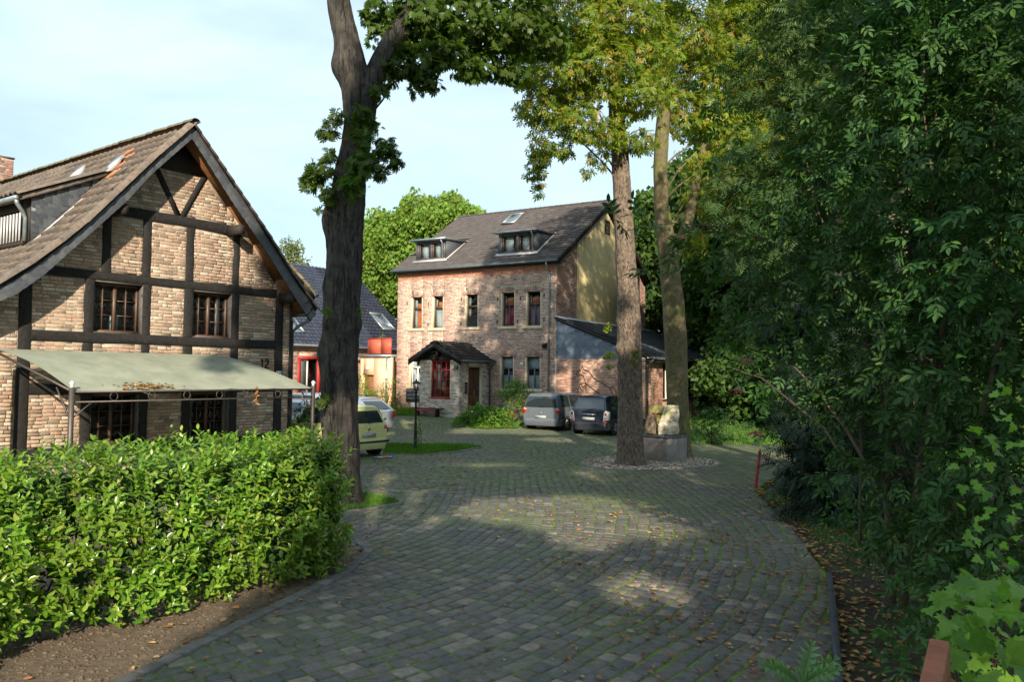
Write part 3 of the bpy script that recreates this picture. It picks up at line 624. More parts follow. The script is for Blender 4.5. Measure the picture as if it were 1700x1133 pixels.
# pantiles
def pantile():
    xs = np.linspace(-.55, .5, 7); zz = np.array([.035, .012, .0, .0, .012, .045, .03])*1.15
    V = []; 
    for y, dz in ((.5, 0.), (-.58, .028)):
        for x, z in zip(xs, zz): V.append((x, y, z+dz))
    for x, z in zip(xs, zz): V.append((x, -.58, z+.028-.022))
    n = 7; f = [(i, i+1, n+i+1, n+i)[::-1] for i in range(n-1)]+[(n+i, n+i+1, 2*n+i+1, 2*n+i)[::-1] for i in range(n-1)]
    return np.array(V), np.array(f)
PTV, PTF = pantile()
def slope_tiles(prof, y0, y1, wt=.235, lt=.335, skip=None, sgn=1, lift=-.075):
    """prof from eave to ridge in (u,z). returns R,T; columns along +y"""
    P = [np.array(p) for p in prof]; d = [0]
    for a, b in zip(P[:-1], P[1:]): d.append(d[-1]+np.linalg.norm(b-a))
    Rr, Tt = [], []; s = lt*.45
    while s < d[-1]-.05:
        i = min(max(np.searchsorted(d, s)-1, 0), len(P)-2); t = (s-d[i])/(d[i+1]-d[i]); c = P[i]*(1-t)+P[i+1]*t; v = (P[i+1]-P[i]); v /= np.linalg.norm(v)
        ya = np.array([v[0], 0, v[1]]); xa = np.array([0, -1., 0])*sgn; za = np.cross(xa, ya); y = y0+wt/2
        while y < y1:
            if not (skip and skip(c[0], y, s)):
                Rr.append(np.stack([xa*wt, ya*lt, za], -1)); Tt.append([c[0]+rng.normal(0, .003), y, c[1]+lift+rng.normal(0, .004)])
            y += wt
        s += lt
    return np.array(Rr), np.array(Tt)
dorm_skip = lambda u, y, s: (1.0 < y < 5.2) and (-6.25 < u < -4.55)
Rl, Tl = slope_tiles(ROOF[:8], RY0+.13, RY1, skip=dorm_skip)
orange = []
pieces('roof_tile', 'roof_tiles', PTV, PTF, Rl, Tl, M['tile12'], roof12, 300, Tl[:, 1]-Tl[:, 2]*.3)
Rr_, Tr_ = slope_tiles(ROOF[7:][::-1], RY0+.13, RY1, sgn=-1)
pieces('roof_tile', 'roof_tiles', PTV, PTF, Rr_, Tr_, M['tile12'], roof12, 0)
for (u, y, n) in ((-4.15, 1.3, 2), (-4.6, .62, 1), (-4.42, .9, 2)):
    j = np.argmin((Tl[:, 0]-u)**2+(Tl[:, 1]-y)**2)
    for q in range(n):
        T_ = Tl[j].copy(); v = Rl[j][:, 1]; T_ = T_+v*q*.98+np.array([0, 0, .006]); Mx = np.eye(4); Mx[:3, :3] = Rl[j]*1.0; Mx[:3, 3] = T_
        o = link('replacement_tile', fastmesh('replacement_tile', PTV, PTF, M['tile_orange']), roof12, Matrix(Mx.tolist()))
# verge tiles: half round along both verges; ridge tiles
def halfround(n=6):
    V = []
    for y, k_ in ((-.5, 1.0), (.5, .86)):
        for i in range(n+1): t = math.pi*i/n; V.append((math.cos(t)*.5*k_, y, math.sin(t)*.5*k_))
    for i in range(n+1): t = math.pi*i/n; V.append((math.cos(t)*.42, -.5, math.sin(t)*.42))
    m = n+1; f = [(i, i+1, m+i+1, m+i) for i in range(n)]+[(i, 2*m+i, 2*m+i+1, i+1) for i in range(n)]
    return np.array(V), np.array(f)
HV, HF = halfround()
Rs, Ts = [], []
for prof in (ROOF[:8], ROOF[7:][::-1]):
    P = [np.array(p) for p in prof]; d = [0]
    for a, b in zip(P[:-1], P[1:]): d.append(d[-1]+np.linalg.norm(b-a))
    s = .17
    while s < d[-1]:
        i = min(max(np.searchsorted(d, s)-1, 0), len(P)-2); t = (s-d[i])/(d[i+1]-d[i]); c = P[i]*(1-t)+P[i+1]*t; v = (P[i+1]-P[i]); v /= np.linalg.norm(v)
        ya = np.array([v[0], 0, v[1]]); xa = np.array([0, 1., 0]) if v[0] < 0 else np.array([0, -1., 0]); za = np.cross(xa, ya)
        Rs.append(np.stack([xa*.26, ya*.37, za*.24], -1)); Ts.append([c[0], RY0-.0, c[1]-.12]); s += .335
pieces('verge_tile', 'verge_tiles', HV, HF, np.array(Rs), np.array(Ts), M['tile12'], roof12, 300, smooth=True)
Rs, Ts = [], []; y = RY0
while y < RY1: Rs.append(np.stack([np.array([-.26, 0, 0]), np.array([0, -.38, 0]), np.array([0, 0, .2])], -1)); Ts.append([-3.5, y, 8.33+rng.normal(0, .004)]); y += .33
pieces('ridge_tile', 'ridge_tiles', HV, HF, np.array(Rs), np.array(Ts), M['tile_moss'], roof12, 300, smooth=True)
# purlin ends with slate cheeks
for (u, z) in ((-4.98, 6.06), (-2.05, 6.06), (-6.72, 4.42), (-.42, 4.50)):
    MB().box(u-.08, u+.08, -.57, 0, z-.12, z+.10).build('purlin_end', M['dark_wood'], roof12)
# dormer on the left slope
DZ = MB(); DZ.prism([(-6.22, 5.2), (-4.6, 7.05), (-6.22, 6.27)], 1.0, 1.08)
dorm = DZ.build('dormer', M['slate'], roof12); MB().prism([(-6.22, 5.2), (-4.6, 7.05), (-6.22, 6.27)], 5.1, 5.18).build('dormer_cheek', M['slate'], dorm)
Rs, Ts = [], []
for i in range(12):
    for j in range(14):
        u = -6.15+j*.17+(.085 if i % 2 else 0); z = 5.3+i*.14
        if z < 6.24+(u+6.22)*.485-.05 and z > 5.22+(u+6.22)*1.142+.08: Rs.append(np.stack([np.array([.18, 0, 0]), np.array([-.02, 0, .2]), np.array([0, -.009, 0])], -1)); Ts.append([u, 1.0-.003-.004*(i % 2)-.002*(j % 2), z])
pieces('slate', 'slates', sv, sf, np.array(Rs), np.array(Ts), M['slate'], dorm, 300)
d = MB(); d.box(-6.24, -6.16, 1.08, 1.35, 5.25, 6.24); d.box(-6.24, -6.16, 1.35, 5.1, 5.25, 5.38); d.box(-6.24, -6.16, 1.35, 5.1, 6.04, 6.24); d.build('dormer_front', M['dark_wood'], dorm)
MB().box(-6.15, -6.1, 1.35, 5.1, 5.38, 6.04).build('dormer_pane', M['glass'], dorm)
for i in range(22): MB().box(-6.28, -6.25, 1.45+i*.16, 1.50+i*.16, 5.34, 5.96).build('guard_slat', M['lead'], dorm)
dr = MB(); dr.prism([(-6.45, 6.16), (-4.35, 7.18), (-4.35, 7.28), (-6.45, 6.28)], .9, 5.3); dr.build('dormer_roof', M['tile12'], dorm)
Rd, Td = slope_tiles([(-6.5, 6.27), (-4.4, 7.28), (-4.2, 7.5)], 1.0, 5.3, lift=.02)
pieces('roof_tile', 'roof_tiles', PTV, PTF, Rd, Td, M['tile12'], dorm, 60)
Rs, Ts = [], []
for s in np.arange(.1, 2.2, .33):
    v = norm(np.array([2.1, 1.02])); c = np.array([-6.5, 6.28])+v*s; ya = np.array([v[0], 0, v[1]]); xa = np.array([0, -1., 0]); za = np.cross(xa, ya)
    Rs.append(np.stack([xa*.2, ya*.37, za*.14], -1)); Ts.append([c[0], .93, c[1]])
pieces('verge_tile', 'verge_tiles', HV, HF, np.array(Rs), np.array(Ts), M['tile12'], dorm, 300, smooth=True)
MB().beam((-6.35, .92, 5.12), (-4.55, .92, 7.14), .10, .02, (-.75, 0, .66)).build('lead_flashing', M['lead'], roof12)
MB().prism([(-4.75, 7.12), (-4.35, 7.62), (-4.5, 7.2)], .8, 1.15).build('lead_flashing', M['lead'], roof12)
MB().prism([(-4.95, 7.1), (-4.62, 7.5), (-4.7, 7.1)], 2.1, 2.4).build('lead_flashing', M['lead'], roof12)
MB().tube([(-6.52, y, 6.2) for y in (1.0, 5.3)], .06, 8).build('gutter', M['zinc'], dorm)
MB().tube([(-6.52, 1.05, 6.2), (-6.5, 1.05, 6.08), (-6.38, 1.1, 5.95), (-6.3, 1.12, 5.8), (-6.3, 1.12, 5.3)], .045, 10).build('downpipe', M['zinc'], dorm, smooth=True)
# right hand catslide wing roof showing past the verge
WG = [(-.55, 7.0), (.23, 6.45), (.89, 5.84), (1.56, 5.32), (2.0, 4.95)]
g = MB()
for a, b in zip(WG[:-1], WG[1:]): g.prism([(a[0], a[1]-.22), (b[0], b[1]-.22), (b[0], b[1]-.1), (a[0], a[1]-.1)], 1.5, 9)
wing = g.build('wing_roof', M['dark_wood'], roof12)
Rd, Td = slope_tiles(WG[::-1], 1.5, 9, sgn=-1, lift=-.07); pieces('roof_tile', 'roof_tiles', PTV, PTF, Rd, Td, M['tile_moss'], wing, 80, Td[:, 1])
MB().tube([(2.03, 1.45, 4.86), (2.03, 9, 4.86)], .07, 8).build('gutter', M['zinc_dark'], wing)
mb = MB(); mb.box(0, .02, 1.6, 8.9, 0, 4.1); mb.prism([(-.5, 4.2), (1.7, 4.2), (1.7, 4.95), (-.5, 6.5)], 1.7, 8.9); mb.build('wing_wall', M['dark_wood'], H12)
MB().tube([(.32, -.4, 4.1), (.30, 11.8, 4.1)], .065, 8).build('gutter', M['zinc_dark'], roof12)
MB().tube([(.30, -.3, 4.05), (.28, -.3, 3.9), (.1, -.1, 3.75), (.06, .08, 3.6), (.06, .08, 0)], .045, 10).build('downpipe', M['zinc_dark'], H12, smooth=True)
# chimney
ch = MB(); ch.box(-3.8, -3.2, 9.9, 10.5, 7.6, 9.15); chim = ch.build('chimney', M['mortar'], H12)
for yy, ax in ((9.4, 0),):
    Bc = brick_rows(-3.8, -3.2, 7.8, 9.15, []); R, T = brick_mats(Bc, y=9.9); pieces('brick', 'bricks', *BT, R, T, M['brick14'], chim, 80)
Bc = brick_rows(9.9, 10.5, 7.8, 9.15, []); R, T = brick_mats(Bc, side=2, x=-3.8); pieces('brick', 'bricks', *BT, R, T, M['brick14'], chim, 80)
MB().box(-3.83, -3.17, 9.87, 10.53, 9.15, 9.19).build('chimney_cap', M['conc'], chim)
# number 12 and shield plaque, bell lamp
def stroke(pts, wd=.03, th=.02, y=-.045):
    mb = MB()
    for a, b in zip(pts[:-1], pts[1:]): mb.beam((a[0], y, a[1]), (b[0], y, b[1]), th, wd, (a[1]-b[1], 0, b[0]-a[0]))
    return mb
def digit(ch_, x, z, h, wd=.03):
    wv = h*.55
    P = {'1': [[(.25, .8), (.5, 1), (.5, 0)], [(.25, 0), (.75, 0)]], '2': [[(.08, .78), (.25, .97), (.6, 1), (.85, .85), (.85, .62), (.55, .38), (.1, .03), (.92, .03)]], '4': [[(.7, 0), (.7, 1), (.08, .32), (.95, .32)]]}[ch_]
    mb = MB()
    for pl in P:
        s_ = stroke([(x+p[0]*wv, z+p[1]*h) for p in pl], wd); mb.add(np.concatenate(s_.v), s_.f)
    return mb
digit('1', -1.04, 2.60, .24).build('house_number', M['black'], H12); digit('2', -.90, 2.60, .24).build('house_number', M['black'], H12)
pl = MB(); pl.prism([(-.53, 2.38), (-.45, 2.31), (-.37, 2.38), (-.37, 2.53), (-.53, 2.53)], -.055, -.045); plq = pl.build('shield_plaque', M['white'], H12)
for pts in ([(-.50, 2.50), (-.45, 2.44), (-.40, 2.50)], [(-.45, 2.44), (-.45, 2.37)], [(-.49, 2.40), (-.45, 2.44), (-.41, 2.40)]): stroke(pts, .014, .006, -.058).build('shield_emblem', M['black'], plq)
MB().lathe([(0, 0), (.05, .02), (.06, .06), (.02, .12), (0, .12)], 10, (-2.55, -.08, 2.75)).build('wall_lamp', M['black'], H12)

# ================================================================ awning
AW = thing('garden_awning', (A.w((-4.5, -2, 0))[0], A.w((-4.5, -2, 0))[1], 0), A12, 'faded green canvas awning on a brown metal frame in front of the timber framed house', 'awning')
def aw(u, y, z): return (u+4.5, y+2, z)
nu, nv = 40, 16; P = np.zeros((nu+1, nv+1, 3))
for i in range(nu+1):
    for j in range(nv+1):
        s, t = i/nu, j/nv     # t 0 = back
        ua = -7.42+(5.0)*s; ub = -7.12+5.27*s
        u = ua*(1-t)+ub*t; y = -.55-2.55*t; z = 2.90-.74*t+.10*math.sin(math.pi*t)*(1-.3*s)
        z += .012*math.sin(s*40+t*3)*t*(1-t)*3-.05*math.sin(math.pi*min(1, (s*5) % 1))*t*.5*(1 if t > .8 else .3)
        if s > .97: z -= .02
        P[i, j] = aw(u, y, z)
mb = MB(); mb.grid(P); Q = P-[0, 0, .006]; mb.grid(Q[::-1]); mb.build('canopy', M['canvas'], AW, smooth=True)
fr = MB(); q = .035
def bar(a, b, wd=.035, nm='frame_bar'): MB().beam(aw(*a), aw(*b), wd, wd).build(nm, M['iron'], AW)
bar((-7.14, -3.12, 2.13), (-1.83, -3.12, 2.13)); bar((-7.14, -3.12, 1.95), (-1.83, -3.12, 1.95), .026)
bar((-7.42, -.55, 2.86), (-2.42, -.55, 2.86)); bar((-7.42, -.55, 2.86), (-7.13, -3.1, 2.14)); bar((-2.42, -.55, 2.86), (-1.84, -3.1, 2.14))
for u, y, h in ((-7.14, -3.12, 2.2), (-1.83, -3.12, 2.2), (-7.42, -.55, 2.85), (-2.42, -.55, 2.85)):
    ps = MB(); ps.box(*[v for p in ((u+4.5-.035, u+4.5+.035), (y+2-.035, y+2+.035), (0, h)) for v in p]); po = ps.build('post', M['iron'], AW)
    if y < -2: MB().lathe([(0, 0), (.04, .01), (.02, .03), (.045, .07), (.04, .1), (0, .13)], 10, (u+4.5, y+2, h)).build('finial', M['lead'], po, smooth=True)
for u, s in ((-7.14, 1), (-1.83, -1)):
    bar((u, -3.12, 1.65), (u+.35*s, -3.12, 1.94), .022, 'strut'); bar((u, -3.12, 1.6), (u-.07, -2.7, 2.2), .022, 'strut')
for u in np.arange(-6.4, -2.0, .72):
    t = np.linspace(0, 2*math.pi, 17); MB().tube([aw(u+.07*math.cos(a), -3.12, 2.04+.075*math.sin(a)) for a in t], .007, 6, False).build('ring', M['iron'], AW)
for u in (-5.9, -3.75, -2.9): bar((u, -3.12, 2.12), (u+.55, -3.12, 1.96), .012, 'scroll_bar')
for u in (-4.45,): bar((u, -3.12, 1.95), (u, -3.12, 2.12), .02)
def awleaves(n, uc, yc, zc, su, sy, name='leaf_pile'):
    u = rng.normal(uc, su, n); y = np.clip(rng.normal(yc, sy, n), -3.13, -2.7); t = (-.55-y)/2.55; z = 2.90-.74*t+.10*np.sin(np.pi*t)+rng.uniform(.0, .03, n)
    W_ = np.array([A.w((a, b, c)) for a, b, c in zip(u, y, z)]); a = rng.uniform(0, 6.28, n)
    R = frames(np.stack([np.cos(a), np.sin(a), rng.normal(0, .2, n)], -1), norm(np.stack([rng.normal(0, .4, n), rng.normal(0, .4, n), np.ones(n)], -1)))*rng.uniform(.06, .1, n)[:, None, None]
    V, Fc = inst(lv, lf, R, W_); o = link(name, fastmesh(name, V, Fc, M['deadleaf'])); return o
o = awleaves(150, -5.75, -3.0, 0, .28, .07); tag(o, 'dry brown leaves piled on the front edge of the green awning', 'leaf pile', kind='stuff')
n = 14; W_ = np.array([A.w((-3.35+rng.normal(0, .04), -3.14+rng.normal(0, .02), 1.97+rng.normal(0, .07))) for _ in range(n)]); R = frames(norm(rng.normal(0, 1, (n, 3))), norm(rng.normal(0, 1, (n, 3))))*.12
V, Fc = inst(lv, lf, R, W_); tag(link('dry_twig', fastmesh('dry_twig', V, Fc, M['deadleaf'])), 'withered orange leaf spray hanging from the awning rail', 'leaf spray')
# ================================================================ brick house no. 14
B14 = -30.643; B = Fr((.0557*41, 41), B14)
H14 = thing('brick_house', (B.o[0], B.o[1], 0), B14, 'tall red brick house with two roof dormers and a yellow rendered side wall', 'house')
HW, HD, HE = 10.58, 12.9, 8.42
RK = (12.9-8.55)/6.75
W14 = [(-9.56, -8.75), (-8.02, -7.25), (-5.73, -4.88), (-3.35, -2.51), (-1.78, -.90)]
op = [(a, b, 5.10, 6.98) for a, b in W14]+[(-9.6, -8.72, 1.72, 3.48), (-3.38, -2.54, 1.72, 3.48), (-1.80, -.90, 1.72, 3.48)]
wl = MB(); wall_cols(wl, lambda u: HE, op, -HW, 0, 0, 0, .35)
wl.box(-HW, -HW+.35, .35, HD, 0, HE); wl.box(-HW+.35, 0, HD-.35, HD, 0, HE)
gp_ = [(0.35, 0), (HD-.35, 0), (HD-.35, HE), (6.45, HE+6.45*RK-.25), (.35, HE)]
wl.prism(gp_, -.35, 0, 'x'); wl.prism([(.35, HE), (HD-.35, HE), (6.45, HE+6.45*RK-.25)], -HW, -HW+.35, 'x')
wall14 = wl.build('wall', M['mortar14'], H14)
MB().box(-HW+.35, -.35, 2.8, 2.9, .3, HE).build('inner_wall', M['interior'], H14)
# segmental arches: brick soldiers in a fan above each opening
blocks = [(a-.02, b+.02, z0, z1+.27) for a, b, z0, z1 in op]
Bk = brick_rows(-HW, 0, 0.1, HE-.42, blocks+[(-6.6, -4.1, 0, 3.3)], hd=.060, jl=.018, jit=.05)
R, T = brick_mats(Bk, hd=.058, dep=.012); key = -Bk[:, 0]*0+np.where(Bk[:, 1] > 3, -Bk[:, 2]-Bk[:, 0]*-.02, 9)
pieces('brick', 'bricks', *BT, R, T, M['brick14'], wall14, 300, key)
Bs = brick_rows(0, 2.5, 5.5, HE+1.6, [], top=lambda u: HE+u*RK-.12); R, T = brick_mats(Bs, side=1, x=0); pieces('brick', 'side_bricks', *BT, R, T, M['brick14'], wall14, 0)
Bs = brick_rows(11.78, HD, 3.6, HE+.8, [], top=lambda u: HE+(HD-u)*RK-.1); R, T = brick_mats(Bs, side=1, x=0); pieces('brick', 'side_bricks', *BT, R, T, M['brick14'], wall14, 0)
# red cornice courses under the eaves
for z, dp in ((HE-.495, .012), (HE-.42, .016), (HE-.34, .035), (HE-.26, .016), (HE-.18, .05), (HE-.10, .07)):
    Bc = brick_rows(-HW, 0, z, z+.08, [], L=.25 if dp < .03 else .125); R, T = brick_mats(Bc, hd=.066, dep=dp); pieces('brick', 'cornice_bricks', *BT, R, T, M['brick_red'], wall14, 0)
for i, (a, b, z0, z1) in enumerate(op):
    m_ = (a+b)/2; wd = b-a; rise = .12; rad = (wd*wd/4+rise*rise)/(2*rise); cz = z1+.02-rad; Rs, Ts = [], []; half = math.asin(wd/2/rad)
    n = int(wd/.078); 
    for k_ in range(-1, n+1):
        t = -half+(k_+.5)/n*2*half; dx, dz = math.sin(t), math.cos(t)
        Rs.append(np.stack([np.array([dz, 0, -dx])*.064, np.array([dx, 0, dz])*.25, np.array([0, -.03, 0])], -1)); Ts.append([m_+dx*(rad+.135), .003, cz+dz*(rad+.135)])
    R, T = np.array(Rs), np.array(Ts)
    pieces('arch_brick', 'arch_bricks', *BT, R, T, M['brick_red'] if z0 < 0 else M['brick14'], wall14, 300 if i in (3, 4) else 0)
    # mortar filling between arch and wall
    # cream reveals and sill
    rv = MB(); rv.box(a, a+.03, -.004, .26, z0, z1); rv.box(b-.03, b, -.004, .26, z0, z1); rv.box(a+.03, b-.03, 0, .26, z1-.03, z1); rv.build('reveal', M['cream'], wall14)
    MB().box(a-.18, b+.16, -.09, .2, z0-.15, z0-.005).build('window_sill', M['cream'], wall14, bevel=.008)
    # curved head infill
    hp = [(a+.03, z1-.03)]+[(m_+rad*math.sin(t), min(cz+rad*math.cos(t), z1-.03)) for t in np.linspace(-half, half, 7)]
def win14(a, b, z0, z1, col, curt, tilt=False, mull=False, y=.20):
    a += .03; b -= .03; z1 -= .03; f = MB(); t = .05
    f.box(a, b, y, y+.07, z0, z0+t+.02); f.box(a, b, y, y+.07, z1-t, z1); f.box(a, a+t, y, y+.07, z0+t+.02, z1-t); f.box(b-t, b, y, y+.07, z0+t+.02, z1-t)
    zt = z0+(z1-z0)*.64; f.box(a+t, b-t, y-.01, y+.07, zt-.05, zt+.05)
    fr = f.build('window', M[col], H14)
    if mull: m_ = (a+b)/2; MB().box(m_-.035, m_+.035, y-.006, y+.066, z0+t+.02, zt-.05).build('mullion', M[col], fr)
    if tilt:
        zz = z0+(z1-z0)*.33; MB().box(a+t, b-t, y-.01, y+.07, zz-.03, zz+.03).build('transom', M[col], fr)
        MB().beam((a+t, y+.05, z0+.07), (a+t, y+.20, zz-.04), .02, .04).build('sash', M[col], fr)
        mb = MB(); mb.add([(a+t+.02, y-.12, z0+.09), (b-t, y-.12, z0+.09), (b-t, y+.03, zz-.06), (a+t+.02, y+.03, zz-.06)], [(0, 1, 2, 3)]); mb.build('pane', M['glass'], fr)
        MB().box(a+t, b-t, y+.03, y+.034, zz, zt-.05).build('pane', M['glass'], fr)
    else: MB().box(a+t, b-t, y+.03, y+.034, z0+t+.02, zt-.05).build('pane', M['glass'], fr)
    MB().box(a+t, b-t, y+.03, y+.034, zt+.05, z1-t).build('pane', M['glass'], fr)
    for (m_, f0, f1, h0, h1) in curt:
        mb = MB(); n = 14; P = [[(a+(b-a)*(f0+(f1-f0)*i/n), y+.13+.02*math.sin(i*2.2), z0+(z1-z0)*h) for i in range(n+1)] for h in (h0, h1)]; mb.grid(P); mb.build('curtain', M[m_], fr)
    return fr
win14(*op[0], 'brown_wood', [('curt_or', .3, .95, .05, .8), ('curtain', .05, .28, .05, .95)])
win14(*op[1], 'brown_wood', [('curt_or', .3, .8, .64, .82), ('curtain', .05, .95, .04, .6), ('curtain', .75, .98, .64, .9), ('curtain', .02, .2, .64, .9)])
win14(*op[2], 'brown_wood', [('curtain', .7, .98, .6, .98), ('curtain', .0, .2, .3, .98)], tilt=True)
win14(*op[3], 'brown_wood', [('curt_red', .15, .98, .03, .62), ('curt_or', .2, .98, .66, .85), ('curtain', .05, .16, .03, .9)], mull=True)
win14(*op[4], 'brown_wood', [('curt_vio', .05, .95, .03, .62), ('curt_or', .2, .98, .66, .85), ('curtain', .05, .16, .66, .9)], mull=True)
win14(*op[5], 'white', [('curtain', .1, .95, .03, .4), ('curtain', .05, .3, .4, .95)], mull=True)
win14(*op[6], 'zinc_dark', [('curtain', .02, .98, .03, .42), ('curtain', .02, .98, .66, .95)], mull=True)
win14(*op[7], 'zinc_dark', [('curtain', .02, .98, .03, .42), ('curtain', .02, .98, .66, .95)], mull=True)
MB().box(-9.72, -8.75, -.16, -.02, .85, 1.5).build('letterbox_bank', M['zinc_dark'], H14)
for i in range(3):
    for j in range(2): MB().box(-9.66+j*.46, -9.24+j*.46, -.175, -.155, .9+i*.2, 1.06+i*.2).build('letterbox_door', M['slate'], bpy.data.objects['letterbox_bank'])
MB().box(-9.4, -8.9, -.1, .0, .35, .78).build('meter_cabinet', M['white'], H14)
MB().box(-3.42, -2.95, -.02, .05, .3, .85).build('cellar_window', M['zinc_dark'], H14)
# yellow render
MB().prism([(2.55, 3.7), (11.75, 3.7), (11.75, HE+(HD-11.75)*RK-.3), (6.45, HE+6.45*RK-.36), (2.55, HE+2.55*RK-.35)], .002, .05, 'x').build('render_panel', M['yellow_render'], wall14)
gw = MB(); gw.box(.04, .10, 6.05, 6.85, 10.95, 11.02); gw.box(.04, .085, 6.1, 6.18, 11.02, 11.75); gw.box(.04, .085, 6.72, 6.8, 11.02, 11.75); gw.box(.04, .085, 6.18, 6.72, 11.67, 11.75); gwin = gw.build('gable_window', M['brown_wood'], H14)
MB().box(.052, .06, 6.18, 6.72, 11.02, 11.67).build('pane', M['glass'], gwin)
# roof
EV = -.42; rf = MB(); za = 8.55
zr = za+RK*(6.45-EV)
rf.prism([(EV, za-.12), (6.45, zr-.12), (2*6.45-EV, za-.12), (2*6.45-EV, za-.02), (6.45, zr-.02), (EV, za-.02)], -HW-.15, .28, 'x')
roof14 = rf.build('roof', M['dark_wood'], H14)
fz = lambda y: za+RK*(y-EV)
# tiles: flat interlocking concrete tiles, each with its own lip
ft = np.array([(-.5, -.5, .02), (.5, -.5, .02), (.5, .5, 0), (-.5, .5, 0), (-.5, -.5, -.012), (.5, -.5, -.012), (-.46, -.5, .032), (-.40, -.5, .032), (-.40, .5, .012), (-.46, .5, .012)])
ff = [(0, 1, 2, 3), (4, 5, 1, 0), (6, 7, 8, 9)]
ft2 = np.array([(-.5, .53, 0), (-.5, -.5, .045), (-.3, -.5, .062), (-.15, -.5, .045), (.5, -.5, .045), (.5, .53, 0), (-.15, .53, 0), (-.3, .53, .017), (-.5, -.5, 0.0), (.5, -.5, 0.0)])
ff2 = [(0, 1, 2, 7), (7, 2, 3, 6), (6, 3, 4, 5), (8, 9, 4, 3, 2, 1)]
def flat_tiles(u0, u1, y0, y1, z0, k, skip=None, wt=.30, lt=.34):
    v = norm(np.array([0, 1., k])); xa = np.array([1., 0, 0]); zn = np.cross(xa, v); Rr, Tt = [], []; s = lt/2; L = (y1-y0)*math.sqrt(1+k*k); row = 0
    while s < L:
        y = y0+s*v[1]; z = z0+s*v[2]; u = u0+wt/2
        while u < u1:
            if not (skip and skip(u, y)): Rr.append(np.stack([xa*wt, v*lt, zn], -1)); Tt.append([u, y, z])
            u += wt
        s += lt
    return np.array(Rr), np.array(Tt)
DM = [(-9.62, -7.42), (-3.85, -1.42)]
sk = lambda u, y: any(a-.02 < u < b+.02 and .35 < y < 3.1 for a, b in DM) or (-6.15 < u < -5.2 and 4.45 < y < 5.75)
R, T = flat_tiles(-HW-.15, .28, EV, 6.45, za-.02, RK, sk)
pieces('roof_tile', 'roof_tiles', ft2, ff2, R, T, M['tile14'], roof14, 300, -T[:, 0]+rng.random(len(T))*4)
Rb = R.copy(); Tb = T.copy(); Tb[:, 1] = 2*6.45-T[:, 1]; Rb[:, 1, :] *= -1; Rb[:, :, 0] *= -1
V, Fc = inst(ft2, ff2, Rb, Tb); o = link('rear_roof_tiles', fastmesh('rear_roof_tiles', V, Fc, M['tile14']), roof14); o['kind'] = 'stuff'
Rs, Ts = [], []
for i in range(30): Rs.append(np.stack([np.array([0, .24, 0]), np.array([.40, 0, 0]), np.array([0, 0, .2])], -1)); Ts.append([-HW+.02+i*.365, 6.45, zr-.04])
pieces('ridge_tile', 'ridge_tiles', HV, HF, np.array(Rs), np.array(Ts), M['tile14'], roof14, 300, smooth=True)
# verge: dark zinc trim with slates on the gable side
vg = MB(); vg.prism([(EV, za-.30), (6.45, zr-.36), (6.45, zr+.02), (EV, za+.04)], .28, .32, 'x'); vg.prism([(6.45, zr-.36), (2*6.45-EV, za-.30), (2*6.45-EV, za+.04), (6.45, zr+.02)], .28, .32, 'x'); vg.build('verge_board', M['dark_wood'], roof14)
MB().tube([(-HW-.2, EV-.06, za-.09), (.3, EV-.06, za-.09)], .075, 10).build('gutter', M['zinc_dark'], roof14)
MB().box(-HW-.1, .28, EV+.05, 0, za-.2, za-.14).build('eaves_board', M['dark_wood'], roof14)
dp = MB().tube([(-.36, EV-.05, za-.14), (-.36, EV-.02, za-.3), (-.36, -.10, za-.6), (-.36, -.07, za-.8), (-.36, -.07, .2)], .05, 10).build('downpipe', M['zinc'], H14, smooth=True)
MB().box(-.70, -.5, -.2, 0, 3.9, 4.15).build('wall_lamp', M['black'], H14)
# wall anchors
for u, z in ((-3.6, 6.6), (-6.0, 6.7), (-6.0, 5.3), (-8.3, 6.5), (-8.3, 5.3), (-3.6, 5.35), (-2.3, 5.35), (-2.15, 6.6), (-.7, 6.7), (-.7, 5.4), (-9.85, 6.6)): MB().box(u-.02, u+.02, -.045, -.012, z-.1, z+.1).build('wall_anchor', M['rust'], H14)
MB().box(-2.12, -1.92, -.04, -.012, 2.98, 3.12).build('wall_plate', M['white'], H14)
